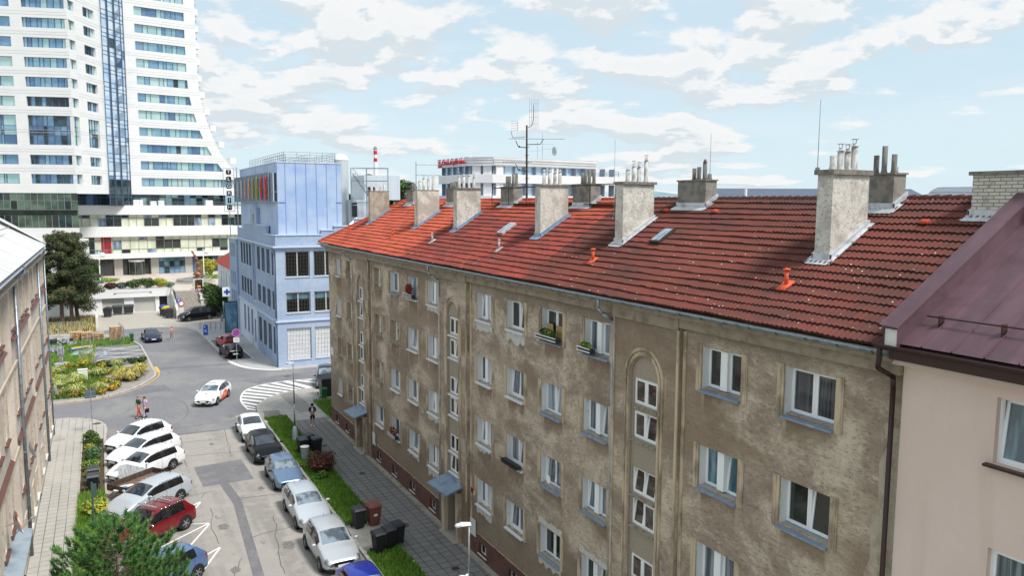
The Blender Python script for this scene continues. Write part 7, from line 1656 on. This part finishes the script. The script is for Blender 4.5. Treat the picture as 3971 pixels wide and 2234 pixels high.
def shrub(name,label,cat,x,y,z,r,h,mats,n,size,group=None,wts=None,stem=True,up=.2,shell=.4,lumps=5):
    t=thing(name,label,cat,(x,y,z),0,group); mb=MB(); rr_=random.Random(int(x*91+y*37))
    leaves(mb,(x,y,z+h*.52),(r*.8,r*.8,h*.5),n//2,size,len(mats),wts,up,shell)
    for i in range(lumps):
        a=2*PI*i/lumps+rr_.random(); leaves(mb,(x+r*.5*math.cos(a),y+r*.5*math.sin(a),z+h*rr_.uniform(.35,.72)),(r*.48,r*.48,h*.32),n//2//lumps,size,len(mats),wts,up,shell)
    part('foliage',mb,gm_(*mats),t)
    if stem:
        q=MB()
        for i in range(5): a=2*PI*i/5; q.cyl((x,y,z),(x+r*.4*math.cos(a),y+r*.4*math.sin(a),z+h*.6),.025,.01,5)
        part('stems',q,M_['bark'],t)
    return t
shrub('red_shrub','dark red barberry shrub on the verge beside the light blue hatchback','shrub',11.35,46.2,.1,1.05,1.25,('lf_red','lf_brown'),2600,.06,None,(.85,.15),lumps=6)
shrub('green_shrub','low green leafy shrub at the foot of the dark red shrub','shrub',11.1,44.9,.1,.45,.5,('lf_mid','lf_dark'),500,.06,None,(.7,.3))
SG='flower bed shrubs beside the white cars'
for i,(y,r,h,m) in enumerate(((51.6,.5,.6,('lf_yellow','lf_mid')),(52.9,.6,.7,('lf_mid','lf_light')),(54.0,.6,.75,('lf_dark','lf_mid')),(55.3,.62,.8,('lf_mid','lf_blue')),(56.6,.55,.7,('lf_yellow','lf_mid')),(57.9,.6,.8,('lf_dark','lf_mid')),(59.2,.62,.9,('lf_mid','lf_dark')))):
    shrub('bed_shrub',('nearest','second','third','fourth','fifth','sixth','farthest')[i]+' leafy shrub of the flower bed by the white cars, counted from the bins','shrub',-1.1+.12*math.sin(i*3),y,.08,r,h,m,900,.07,SG,(.6,.4))
shrub('tall_grass_tuft','arching light green tuft rising from the tall grass bed beside the silver estate','plant',-.85,44.6,.08,.7,1.1,('lf_light','lf_yellow'),700,.12,None,(.6,.4))
# the big planting bed on the crossroad island
rb=random.Random(12)
def ograss(x,y,r,h,mats,group,label,wts=None):
    t=thing('ornamental_grass',label,'ornamental grass',(x,y,.08),0,group); mb=MB(); n=420; a=NR.rand(n)*2*PI; rad=r*.35*NR.rand(n); p=np.c_[x+np.cos(a)*rad,y+np.sin(a)*rad,np.full(n,.08)]
    l=r*(.5+.6*NR.rand(n)); hh=h*(.55+.5*NR.rand(n)); w=.03; pe=np.c_[-np.sin(a)*w,np.cos(a)*w,np.zeros(n)]
    mid=p+np.c_[np.cos(a)*l*.45,np.sin(a)*l*.45,hh]; tip=p+np.c_[np.cos(a)*l,np.sin(a)*l,hh*.72]
    q=np.stack([p-pe,p+pe,mid+pe,mid-pe,mid-pe,mid+pe,tip,tip],1).reshape(-1,3); k=len(mb.v); mb.v.extend(map(tuple,q.tolist()))
    for i in range(n): mb.f+= [(k+8*i,k+8*i+1,k+8*i+2,k+8*i+3),(k+8*i+4,k+8*i+5,k+8*i+6)]; 
    mm=NR.choice(len(mats),n,p=wts); mb.m.extend(np.repeat(mm,2).tolist()); part('blades',mb,gm_(*mats),t)
    part('crown_base',MB().sph((x,y,.1),(r*.3,r*.3,.12),6),M_['lf_brown'],t)
for i in range(16):
    x=rb.uniform(-4.6,1.0); y=rb.uniform(74.6,86.5)
    ograss(x,y,rb.uniform(.6,.85),rb.uniform(.6,.9),('lf_light','lf_straw','lf_mid'),'ornamental grasses on the island','arching pale ornamental grass among the yellow flowers of the island bed',(.45,.35,.2))
for i,(x,y) in enumerate(((1.0,79.0),(1.9,78.6),(1.4,80.4),(2.5,80.6),(2.9,82.2))): ograss(x,y,.85,.9,('lf_yellow','lf_straw','lf_brown'),'tan grasses at the rounded end of the island','tan and olive ornamental grass near the rounded kerb of the island',(.5,.3,.2))
for i in range(17):
    x=rb.uniform(-4.9,1.2); y=rb.uniform(73.9,87.6)
    t=shrub('flower_clump','low green clump covered in yellow flowers on the island bed','flower clump',x,y,.08,rb.uniform(.55,.85),rb.uniform(.5,.75),('lf_mid','fl_yellow','lf_dark'),620,.075,'yellow flower clumps on the island',(.45,.33,.22),stem=False,up=.8,lumps=3)
for i,(x,y) in enumerate(((-2.6,74.2),(-.6,74.6),(.3,75.3),(-3.4,75.6))): shrub('flower_clump','low clump of orange flowers along the front kerb of the island','flower clump',x,y,.08,.6,.45,('lf_mid','fl_orange'),480,.075,'orange flower clumps on the island',(.6,.4),stem=False,up=.8,lumps=3)
for i,(x,y) in enumerate(((-1.0,84.2),(.2,86.6),(1.3,87.0),(2.3,87.2),(3.2,87.3),(-.5,86.9),(.6,82.4),(2.4,79.6))): shrub('dark_shrub','dark green low shrub along the back of the island bed','shrub',x,y,.08,.6,.6,('lf_dark','lf_mid'),520,.08,'dark low shrubs on the island',(.7,.3),lumps=3)
grass('ground_cover',-6,-.2,73.6,87.8,9000,.4,.08,('lf_mid','lf_light','lf_dark'),.09,(.4,.35,.25)); grass('weeds',-2.6,-1.1,88,97,1200,.4,.07,('lf_straw','gr_a','lf_brown'),.08,(.4,.4,.2))
# black pines
def pine_tree(label,x,y,h,seed,trunks=2,spread=3.6,low=.22):
    t=thing('pine_tree',label,'pine',(x,y,0),0,'dark pines before the high-rise'); r=random.Random(seed); q=MB(); f=MB()
    for k in range(trunks):
        ox=(k-(trunks-1)/2)*.9; pts=[]; n=7
        for i in range(n+1): s=i/n; pts.append(Vector((x+ox+(k-.5)*.8*s+r.uniform(-.15,.15),y+r.uniform(-.2,.2)+.3*k,h*.93*s)))
        for i in range(n): q.cyl(pts[i],pts[i+1],.23*(1-i/n)+.05,.23*(1-(i+1)/n)+.05,7)
        nb=22
        for b in range(nb):
            s=low+(1-low)*(b+.5)/nb; i=min(n-1,int(s*n)); p=pts[i].lerp(pts[i+1],s*n-i); a=b*2.4+r.uniform(-.4,.4)+k; l=spread*(1-.72*max(0,(s-.45)/.55))*(.55+.45*r.random())*(1 if s>.3 else .8)
            e=p+Vector((math.cos(a)*l,math.sin(a)*l,r.uniform(-.15,.55)+.3*s)); q.cyl(p,e,.055,.02,5)
            for j in range(5):
                g=p.lerp(e,.35+.68*(j+r.random()*.6)/5)+Vector((r.uniform(-.5,.5),r.uniform(-.5,.5),r.uniform(-.05,.3))); rr_=r.uniform(.7,1.15)*(1-.3*s)
                if s<.30 and r.random()<.45: continue
                leaves(f,tuple(g),(rr_*1.2,rr_*1.2,rr_*.8),int(200*rr_/.6),.15,3,(.5,.2,.3) if r.random()<.6 else (.25,.6,.15),.5,.25,asp=.28)
    part('trunk',q,M_['bark_pine'],t); part('crown',f,gm_('pine_a','pine_b','pine_c'),t)
pine_tree('tall dark two-stemmed pine to the left of the garages',-4.4,117.5,12.8,3,2,4.4,.24); pine_tree('dark pine standing behind the two-stemmed pine, nearest the high-rise',-3.2,122.5,12.2,8,1,3.9,.15); pine_tree('dark pine partly behind the beige house at the left',-8.3,118.8,11.2,14,2,3.4,.22)
# foreground pine with long needles
def near_pine():
    t=thing('young_pine','young green pine with upright shoots at the lower left, nearest the camera','pine',(-.05,28.4,.08)); r=random.Random(2); q=MB(); f=MB(); bud=MB(); base=Vector((-.05,28.4,.08)); H=5.45
    def shoot(p,d,l,n=90):
        d=d.normalized(); q.cyl(p,p+d*l,.010,.006,5); bud.cyl(p+d*l,p+d*(l+.06),.018,.006,5)
        a=NR.rand(n)*2*PI; s=.12+.88*NR.rand(n); u=np.array(d.orthogonal().normalized()); v=np.cross(np.array(d),u); pp=np.array(p)+np.outer(s*l,np.array(d)); out=np.outer(np.cos(a),u)+np.outer(np.sin(a),v)
        ang=.95-.55*s; nd=out*np.sin(ang)[:,None]+np.outer(np.cos(ang),np.array(d)); ln=(.13+.06*NR.rand(n))[:,None]; side=np.cross(nd,NR.normal(size=(n,3))); side/=np.linalg.norm(side,axis=1)[:,None]
        pts=np.stack([pp-side*.009,pp+side*.009,pp+nd*ln],1).reshape(-1,3); k=len(f.v); f.v.extend(map(tuple,pts.tolist())); f.f.extend([(k+3*i,k+3*i+1,k+3*i+2) for i in range(n)]); f.m.extend(NR.choice(2,n,p=(.6,.4)).tolist())
    n=9; P_=[base+Vector((.06*math.sin(i),.05*math.cos(i*1.3),H*i/n)) for i in range(n+1)]
    for i in range(n): q.cyl(P_[i],P_[i+1],.085*(1-i/n)+.02,.085*(1-(i+1)/n)+.02,7)
    shoot(P_[-1],Vector((0,0,1)),.5,150)
    for w in range(17):
        s=.16+.82*w/16; z=base.z+H*s; L=3.1*(1-s)**.6+.3; nb=9 if s<.8 else 6
        for b in range(nb):
            a=w*1.1+2*PI*b/nb+r.uniform(-.25,.25); Lb=L*r.uniform(.75,1.1); p0=Vector((base.x,base.y,z)); rise=.35*Lb
            p1=p0+Vector((math.cos(a)*Lb,math.sin(a)*Lb,rise)); q.cyl(p0,p1,.018,.008,5)
            m=max(3,int(Lb*4.2))
            for j in range(m):
                u=.3+.7*(j+1)/m; p=p0.lerp(p1,u); sd=(-1)**j; d=Vector((math.cos(a+sd*.9*(1-u*.5)),math.sin(a+sd*.9*(1-u*.5)),.9+.5*u)); shoot(p,d,.22+.18*r.random(),95)
            shoot(p1,Vector((math.cos(a)*.4,math.sin(a)*.4,1)),.36,110)
    part('trunk',q,M_['bark_pine'],t); part('needles',f,gm_('needle','needle_d'),t); part('buds',bud,M_['bud'],t)
near_pine()
q=MB().cyl((-.95,42.6,.08),(-.95,42.6,2.7),.045,n=8).box(-1.0,-.75,42.55,42.62,1.9,2.6); solo('sign_post',q,mk('postgreen','#4f6a66',.6,.3),'dark green-grey post with a narrow sign seen edge-on in the tall grass bed','sign post')
# broad-leaved tree behind the main roof
def tree(name,label,x,y,h,r,seed,mats=('lf_dark','lf_mid'),wts=(.6,.4),z0=0,n=9000,size=.22,group=None):
    t=thing(name,label,'tree',(x,y,z0),0,group); rr_=random.Random(seed); q=MB(); f=MB(); q.cyl((x,y,z0),(x,y,z0+h*.5),.35,.22,9); top=Vector((x,y,z0+h*.45)); cl=26
    for i in range(cl):
        a=i*2.4; v=rr_.random(); rad=r*.75*math.sqrt(rr_.random())*(1-.5*abs(v-.4)); c=Vector((x+math.cos(a)*rad,y+math.sin(a)*rad,z0+h*(.45+.5*v))); q.cyl(top,c,.09,.03,5); s=r*rr_.uniform(.25,.42); leaves(f,tuple(c),(s,s,s*.8),n//cl,size,len(mats),wts,.3,.35)
    part('trunk',q,M_['bark'],t); part('crown',f,gm_(*mats),t)
tree('leafy_tree','dark green broad-leaved tree behind the far end of the red roof',40.5,115.5,20.3,4.6,5,n=12000)
tree('leafy_tree','tree crown at the left of the broad-leaved one, behind the grey steel frame',36.6,118.5,21.3,3.6,9,n=8000)
# plaza greenery
shrub('round_bush','clipped round yellow-green bush on the plaza to the right of the sculpture','bush',16.2,145.5,3.4,2.0,3.3,('lf_yellow','lf_light'),2600,.16,None,(.6,.4),False,shell=.8,lumps=2)
for i,(x,y,r,h,m,l) in enumerate(((4.3,129.3,1.5,1.5,('lf_dark','lf_mid'),'dark green spreading shrub at the left end of the terrace edge'),(6.1,129.4,1.3,1.6,('lf_dark','lf_mid'),'dark green spreading shrub in the middle of the terrace edge'),(7.9,129.3,1.2,1.5,('lf_yellow','lf_light'),'yellow-green shrub on the terrace edge above the dark door'),(9.0,129.6,.9,.8,('lf_blue','lf_mid'),'bluish low shrub at the right end of the terrace edge'),(1.0,129.4,1.0,1.1,('lf_red','lf_dark'),'reddish shrub on the terrace edge beside the pines'),(2.5,129.6,1.0,1.0,('lf_dark','lf_blue'),'thin dark shrub on the terrace edge beside the reddish one'))):
    shrub('terrace_shrub',l,'shrub',x,y,3.5,r,h,m,1200,.12,None,(.65,.35),False)
shrub('large_bush','large dark green bush by the white house to the right of the steps','bush',14.5,119.0,0,1.9,4.6,('lf_dark','lf_mid'),4200,.13,None,(.7,.3)); shrub('large_bush','dark green bush above the planter wall behind the poster','bush',14.3,123.3,2.3,1.5,2.0,('lf_dark','lf_mid'),2200,.13,None,(.6,.4)); shrub('hedge_mound','green low hedge mound beside the poster stand','bush',13.6,126.6,3.3,1.7,1.0,('lf_light','lf_mid'),1600,.12,None,(.5,.5),False)
shrub('low_hedge','bright green strip of planting on the plaza left of the entrance','planting',.3,144.5,3.4,2.4,.5,('lf_light','lf_mid'),2200,.12,None,(.7,.3),False); shrub('low_hedge','bluish planting in front of the bright green strip on the plaza','planting',-1.4,141.5,3.4,2.2,.6,('lf_blue','lf_mid'),2000,.12,None,(.7,.3),False); shrub('clipped_bush','clipped dark green bush beside the plaza lamp at the left of the entrance','bush',-1.7,146.5,3.4,1.7,3.4,('lf_mid','lf_dark'),2600,.14,None,(.6,.4),False,shell=.8); shrub('low_hedge','green strip under the round yellow-green bush','planting',16.5,143.2,3.4,2.4,.6,('lf_light','lf_mid'),1800,.12,None,(.6,.4),False)
for i,(x,y) in enumerate(((15.3,111.9),(15.5,114.6),(15.6,116.6))): shrub('potted_shrub',('nearest','middle','farthest')[i]+' small dark shrub against the wall of the white pharmacy house','shrub',x,y,.0,.4,1.3,('lf_dark','lf_mid'),420,.1,'small shrubs by the pharmacy',(.7,.3))
shrub('cone_shrub','dark conical shrub beside the glazed entrance of the blue annex','shrub',15.2,109.3,0,.55,2.2,('lf_dark','lf_mid'),800,.1,None,(.7,.3))
# fountain and bronze sculpture, plaza lamps
fo_=thing('fountain','round stepped stone fountain basin on the plaza','fountain',(13.4,137,3.4))
part('basin',MB().lathe((13.4,137,3.4),[(3.3,0),(3.3,.12),(2.7,.13),(2.7,.6),(2.4,.6),(2.4,.3),(0,.3)],28),M_['concrete'],fo_); part('water',MB().lathe((13.4,137,3.4),[(2.39,.5),(0,.5)],28),mk('water','#8fa6ad',.08,0,1.),fo_)
sc_=MB(); pts=[(14.1,137,3.7,.6),(14.0,137,4.4,.85),(14.2,137,5.1,.6),(14.25,137,5.9,.36),(14.0,137,6.8,.27),(13.7,137,7.6,.21),(13.4,137,8.2,.13),(13.25,137,8.5,.17),(13.1,137,8.4,.06)]
for a,b in zip(pts,pts[1:]): sc_.cyl(a[:3],b[:3],a[3],b[3],12)
solo('sculpture',sc_,mk('bronze','#704c3e',.5,.4,noises=[((2,2,2),'#a37762',.4,.65)]),'bronze long-necked abstract sculpture standing in the fountain','sculpture',smooth=True)
for x,y,l in ((-.3,141.0,'white post lamp with a globe at the left of the plaza'),(15.6,143.0,'white post lamp with a globe on the plaza behind the sculpture')):
    t=thing('globe_lamp',l,'lamp',(x,y,3.4),0,'globe lamps on the plaza'); part('post',MB().cyl((x,y,3.4),(x,y,8.6),.08),M_['white'],t); part('globe',MB().sph((x+.5,y,8.0),.42,12),M_['white'],t,True)
# ================================================================ things on the main house
def box_planter(label,cy,w,z,mats,wts,h=.3,m='plastic_dark',lattice=False,name='flower_box'):
    t=thing(name,label,'flower box',(14.8,cy,z)); q=MB(); q.box(14.70,14.93,cy-w/2,cy+w/2,z+.0,z+.16)
    part('trough',q,M_[m],t); r_=MB(); 
    for zz in (z+.05,z+.17): r_.box(14.66,14.69,cy-w/2-.03,cy+w/2+.03,zz,zz+.03)
    if lattice:
        for i in range(12): u=cy-w/2+w*i/12; r_.cyl((14.67,u,z-.02),(14.67,u+w/12,z+.2),.01,n=4); r_.cyl((14.67,u+w/12,z-.02),(14.67,u,z+.2),.01,n=4)
    part('rail',r_,M_['black' if lattice else 'white'],t)
    if mats: f=MB(); leaves(f,(14.8,cy,z+.2+h*.35),(.14,w*.45,h*.5),int(420*w),.05,len(mats),wts,.2,.1); part('plants',f,gm_(*mats),t)
box_planter('flower box with tall red flowers under a top-floor window towards the far end',39.8,1.25,11.44,('fl_red','lf_dark'),(.55,.45),.7); box_planter('flower box with red and white flowers under a ground-floor window',42.76,1.2,2.74,('fl_red','lf_dark','white'),(.35,.5,.15),.55); box_planter('white-edged flower box with green plants under the top-floor window with yellow blinds',24.93,1.45,11.42,('lf_dark','lf_light'),(.6,.4),.32); box_planter('short white-edged flower box with bright green plants under the top-floor window beside the downpipe',22.3,.75,11.42,('lf_mid','lf_light'),(.5,.5),.2); box_planter('empty black lattice box under a third-row window',27.86,1.35,5.62,None,None,lattice=True)
t=thing('small_dish','small round white dish aerial on the sill of a third-row window','satellite dish',(14.7,24.5,6.1)); part('dish',MB().cyl((14.66,24.5,6.15),(14.63,24.5,6.15),.02,.17,14),M_['white'],t); part('arm',MB().cyl((14.66,24.5,6.1),(15.0,24.3,5.95),.015),M_['steel'],t)
q=MB(); 
q.face([(15.12,24.35,11.5),(15.12,24.82,11.5),(15.12,24.82,12.0),(15.12,24.35,12.0)]); q.face([(15.12,25.05,11.5),(15.12,25.5,11.5),(15.12,25.5,12.0),(15.12,25.05,12.0)]); part('window_blind',q,M_['pane_blind'],bld)
# aerials
am=thing('antenna_mast','tall black lattice-pegged antenna mast with several aerials on the ridge','antenna mast',(19.9,35.8,16.8))
part('mast',MB().cyl((19.9,35.8,16.6),(19.9,35.85,20.65),.06,.045,8),M_['iron'],am)
q=MB()
for z in (17.1,17.5,17.9,18.25,18.7,19.1,19.5): q.cyl((19.9,35.6,z),(19.9,36.05,z),.016,n=4)
part('step_pegs',q,M_['iron'],am)
def yagi(p,d,l,n,el,up=(0,0,1),r=.014):
    q=MB(); p=Vector(p); d=Vector(d).normalized(); u=Vector(up).cross(d).normalized() if abs(Vector(up).dot(d))<.9 else Vector((1,0,0)); q.cyl(p,p+d*l,r*1.2,n=5)
    for i in range(n): c=p+d*l*(i+.3)/n; e=el*(1-.3*i/n); q.cyl(c-u*e,c+u*e,r*.6,n=4)
    return q
YD=Vector((.47*-1,-.0,0))
dr=Vector((.88,-.47,0)) # roughly across the view
part('aerial',yagi(Vector((19.9,35.8,19.95))-dr*.95,dr,2.9,14,.16,(0,0,1)),M_['steel'],am); part('aerial',yagi(Vector((19.9,35.8,18.75))-dr*1.3,dr,1.55,8,.2,(0,0,1)),M_['steel'],am); part('aerial',yagi(Vector((19.9,35.8,17.55))-dr*1.7,dr,2.4,8,.2,(0,0,1)),M_['steel'],am)
q=MB(); c=Vector((19.9,35.8,20.35)); 
for k in range(5): q.cyl(c-dr*.85+Vector((0,0,.12*k)),c-dr*.5+Vector((0,0,.12*k+.05)),.009,n=4)
q.tube([c-dr*.85+Vector((0,0,0)),c-dr*.75+Vector((0,0,-.35)),c-dr*.1+Vector((0,0,-.3))],.018,5); q.tube([c-dr*.5,c-dr*.5+Vector((0,0,.5))],.012,4); part('aerial',q,M_['steel'],am)
q=MB(); c=Vector((19.9,35.8,20.5)); q.tube([c,c+dr*.25+Vector((0,0,.15)),c+dr*.32+Vector((0,0,.5)),c+dr*.32+Vector((0,0,1.2))],.02,5)
for k in range(5): q.cyl(c+dr*(.12+.11*k)+Vector((0,0,-.0)),c+dr*(.12+.11*k)+Vector((0,0,1.5)),.008,n=4)
for k in range(4): q.cyl(c+dr*.12+Vector((0,0,.2+.35*k)),c+dr*.56+Vector((0,0,.2+.35*k)),.007,n=4)
part('aerial',q,M_['steel'],am)
q=MB(); 
for z in (18.65,19.85): q.tube([(19.9,35.8,z-.35),Vector((19.9,35.8,z-.33))-dr*.45,Vector((19.9,35.8,z))-dr*.6],.022,5); q.sph(Vector((19.9,35.8,z-.3))-dr*.4,.05,6)
q.tube([(19.9,35.8,19.65),Vector((19.9,35.8,19.68))+dr*.7,Vector((19.9,35.8,19.95))+dr*.85],.02,5); part('bracket',q,M_['iron'],am)
t=thing('antenna_mast','slim white antenna mast with two aerials above the orange end of the roof','antenna mast',(19.4,50.9,16.8)); part('mast',MB().cyl((19.4,50.6,16.7),(19.4,50.6,19.4),.03),M_['galv'],t)
for z in (19.2,18.5): part('aerial',yagi(Vector((19.4,50.6,z)),dr,1.7,6,.25,(0,0,1)),M_['galv'],t)
part('aerial',yagi(Vector((19.4,50.6,18.0))-dr*.7,dr,1.6,6,.2,(0,0,1)),M_['galv'],t)
for x,y,z0,z1,l in ((16.86,14.5,17.5,19.35,'thin lightning rod on the near left corner of the largest chimney'),(17.3,24.3,16.0,19.0,'thin lightning rod rising beside the third chimney from the right'),(19.3,21.3,17.5,19.1,'thin lightning rod above the low grey chimney with a white flue')):
    solo('lightning_rod',MB().cyl((x,y,z0),(x,y,z1),.012,.006,5).box(x-.04,x+.04,y-.04,y+.04,z0,z0+.08),M_['steel'],l,'lightning rod')
# ================================================================ what stands behind the roofs
mk('offwhite','#ebe9e9',.6,noises=[((.4,.4,.4),'#e2dfe0',.4,.65)]); mk('offglass','#b5cce0',.12,.35,1.,noises=[((.3,.3,.5),'#c4d8e8',.4,.6)])
ob=thing('white_office_building','white office building with banded facade and red rooftop lettering behind the chimneys','office building',(58,105,0))
OP=[(46.9,111.6),(47.6,102.4),(50.4,100.4),(68.5,101.6),(70,112)]
mk('joint_grey','#8f9094',.7)
def obands(P,name,z0,z1,off,m):
    q=MB(); c=Vector((sum(p[0] for p in P)/len(P),sum(p[1] for p in P)/len(P))); Q=[tuple(Vector(p)+(Vector(p)-c).normalized()*off) for p in P]; q.prism(Q,z0,z1); return part(name,q,m,ob)
obands(OP,'band',21.95,23.2,.5,M_['offwhite']); obands(OP,'core',0,21.949,-.6,M_['offglass']); OQ=[OP[0],OP[1],OP[2],(71.5,100.4),(73,112)]
obands(OQ,'band',19.5,20.75,.4,M_['offwhite']); obands(OQ,'band',16.6,17.7,.4,M_['offwhite']); obands(OQ,'band',13.4,14.6,.4,M_['offwhite'])
q=MB()
for a,b in zip(OQ,OQ[1:3]+[OQ[3]]):
    Fq=Facet(a,b); n=max(2,int(Fq.L/1.7))
    for i in range(n+1):
        u=Fq.L*i/n; 
        for s in (1,): q.box(u-.06,u+.06,-1.5,-.15,14.6,21.94,0,Facet(a,b,True) if False else Fq)
part('mullions',q,mk('offmull','#7f8ba0',.5),ob)
for a,b in ((OP[1],OP[2]),(OP[2],OP[3])):
    Fq=Facet(a,b)
    for u in (.3,Fq.L*.55): part('pier',MB().box(u,u+1.2,-.9,.15,14.6,21.94,0,Fq),M_['offwhite'],ob)
q=MB(); 
for a,b in zip(OP,OP[1:4]):
    Fq=Facet(a,b); 
    for z in (22.35,22.75,23.1): q.box(-.4,Fq.L+.4,.45,.53,z,z+.04,0,Fq)
part('joints',q,M_['joint_grey'],ob)
F1=Facet(OP[0],OP[1]); mk('sign_red','#c2142e',.5)
text_part('ČESKÁ POJIŠŤOVNA',.78,.06,'lettering',M_['sign_red'],ob,F1(5.4,.75,22.5),F1.u,(0,0,1)); q=MB(); q.prism([(0,-.62),(.95,-.62),(.55,.62)],0,.1,0,lambda a,b,c:F1(.35+a,.65+c,22.5+b)); part('emblem',q,M_['sign_red'],ob)
q=MB()
for k in range(6): u=1.4+1.35*k; q.tube([F1(u,-.8,23.3),F1(u,.6,23.1),F1(u,.7,22.6)],.06,5)
part('sign_brackets',q,M_['white'],ob)
railing([(68.8,100.6,20.8),(72.4,100.6,20.8),(73,108,20.8)],.8,1.2,.03,2,'steel','terrace_rail',ob)
q=MB().cyl((60.5,104,23.2),(60.5,104,27.3),.05,.03,6).cyl((59.6,104,23.2),(59.6,104,26.0),.04,.03,5); q.sph((62.4,103.6,24.6),(.25,.6,.75),12); 
for z in (25.6,26.4,24.9): q.cyl((60.5,104,z),(62.0,103.2,z+.05),.03,n=4)
q.cyl((57.8,104,24.4),(60.5,104,24.7),.03,n=4); part('aerials',q,M_['galv'],ob)
# plant behind the blue building
tk=thing('white_silo','tall white silo with a domed top behind the blue building','silo',(31.2,112,0)); part('drum',MB().lathe((31.4,112,0),[(1.0,0),(1.0,22.7)],20),mk('silow','#d2d6d8',.4,.2,brick=('X','Z',.16,30,'#a9b1b6',.02,.03,0)),tk,True); part('dome',MB().lathe((31.4,112,22.7),[(1.05,0),(.95,.45),(.6,.8),(0,.95)],20),M_['white'],tk,True)
t=thing('steel_frame','grey galvanised steel frame with stairs and platform behind the blue building','steel frame',(34,108.5,0)); q=MB()
for (x,y) in ((31.9,108.9),(33.9,107.9),(36.6,106.6),(37.2,108.3),(34.4,109.6)): q.cyl((x,y,0),(x,y,21.5),.07,n=6)
for z in (21.5,19.7,16.6): q.tube([(31.9,108.9,z),(33.9,107.9,z),(36.6,106.6,z),(37.2,108.3,z),(34.4,109.6,z),(31.9,108.9,z)],.06,5)
part('frame',q,M_['galv'],t); q=MB()
for o in (0,.9): q.tube([(32.2+o*.3,108.9+o,20.6),(34.2+o*.3,107.9+o,17.4)],.06,5); q.tube([(32.2+o*.3,108.9+o,21.5),(34.2+o*.3,107.9+o,18.3)],.03,5)
for k in range(12): s=k/12; q.box(32.2+2*s,32.2+2*s+.25,108-.2-s,109.8-s,20.6-3.2*s,20.63-3.2*s)
for k in range(7): s=k/7; q.cyl((32.2+2*s,108.9-s,20.6-3.2*s),(32.2+2*s,108.9-s,21.5-3.2*s),.02,n=4)
q.box(31.7,33.4,107.2,108.6,17.3,17.38); q.box(31.7,33.6,107.2,108.6,16.2,16.28); part('stairs',q,M_['galv'],t)
ih=thing('white_works_hall','white clad works hall with dark openings behind the steel frame','hall',(38,113,0)); part('walls',MB().box(32,37.4,110.5,118,0,17.0).box(34.5,40,111,118,17.001,20.6),mk('hallw','#c8d0d8',.6,brick=('X','Z',1.1,40,'#a9b3bd',.02,.02,0)),ih); part('opening',MB().box(32.3,33.2,110.45,110.499,14.5,16.6),M_['darkwin'],ih); part('opening',MB().box(35,36.4,110.95,110.999,17.6,18.9),M_['darkwin'],ih)
rc_=thing('factory_chimney','distant tall white factory chimney with red bands','chimney stack',(287,879,0)); part('stack',MB().lathe((287,879,0),[(3.4,0),(1.75,80)],16),M_['white'],rc_,True)
for z in (74.5,66): part('red_band',MB().lathe((287,879,z),[(2.15,-2.1),(2.05,2.1)],16),M_['signred'],rc_,True)
part('top',MB().lathe((287,879,78),[(2.3,0),(2.3,1.4),(1.6,2.2),(1.5,3.4),(0,3.4)],16),M_['grey_bag'],rc_)
t=thing('white_marquee','small white pointed marquee roof low behind the blue building','marquee',(31,103.5,0)); q=MB(); c=[(30.2,104.5,13.6),(31.8,103.6,13.6),(32.6,105.2,13.6),(31,106.1,13.6)]; q.face(c)
for a,b in zip(c,c[1:]+c[:1]): q.face([a,b,(31.4,104.85,14.6)])
part('roof',q,M_['white'],t)
# houses beyond the ridge on the right
hb=thing('blue_roofed_house','house with a long dark blue tiled roof beyond the ridge','house',(55,50,0)); Fh=Facet((49.5,54.5),(66,44.6)); q=MB(); mk('roof_blue','#5a6478',.7,brick=('Z','Y',.2,.3,'#454e60',.03,.1,0)); 
q.face([Fh(0,1.5,17.0),Fh(Fh.L,1.5,17.0),Fh(Fh.L,-3,18.1),Fh(0,-3,18.1)]); q.face([Fh(0,-7.5,17.0),Fh(Fh.L,-7.5,17.0),Fh(Fh.L,-3,18.1),Fh(0,-3,18.1)]); part('roof',q,M_['roof_blue'],hb)
q=MB(); q.face([Fh(0,1.4,16.9),Fh(0,-3,17.98),Fh(0,-7.4,16.9),Fh(0,-7.4,0),Fh(0,1.4,0)]); q.face([Fh(0,1.4,16.9),Fh(Fh.L,1.4,16.9),Fh(Fh.L,1.4,0),Fh(0,1.4,0)]); part('walls',q,M_['beige'],hb)
part('flue',MB().cyl(Fh(3.2,0,17.3),Fh(3.2,0,18.0),.12),M_['white'],hb)
vb=thing('arched_roof_hall','hall with a low arched grey sheet roof beyond the ridge near the brick chimney','hall',(57,37,0)); Fv=Facet((57.2,38.8),(58.4,35.3)); q=MB(); e=MB(); n=12
for i in range(n):
    f=lambda k:(-5*math.cos(PI*k/n)-5,16.6+1.5*math.sin(PI*k/n)); (d0,z0),(d1,z1)=f(i),f(i+1); q.face([Fv(0,d0,z0),Fv(3.7,d0,z0),Fv(3.7,d1,z1),Fv(0,d1,z1)])
for u in (0,3.7): e.face([Fv(u,-5*math.cos(PI*i/n)-5,16.6+1.5*math.sin(PI*i/n)) for i in range(n+1)])
q.box(0,3.7,-10,0,0,16.6,0,Fv); part('roof',q,mk('archroof','#7d8490',.5,.3,brick=('X','Z',.8,.4,'#5f6672',.04,.05,0)),vb); part('gable',e,M_['white'],vb)
t=thing('radio_mast','thin distant radio mast with small aerials between the two right-hand chimneys','mast',(46.5,33.5,0)); q=MB().cyl((46.5,33.5,15),(46.5,33.5,19.1),.05,.03,6)
for z,l in ((18.4,.3),(17.9,.5),(17.4,.6)): q.cyl((46.5-l*.4,33.5+l*.2,z),(46.5+l*.5,33.5-l*.3,z),.02,n=4)
q.cyl((46.0,33.8,16.9),(46.0,33.8,18.1),.015,n=4); part('mast',q,M_['steel'],t)
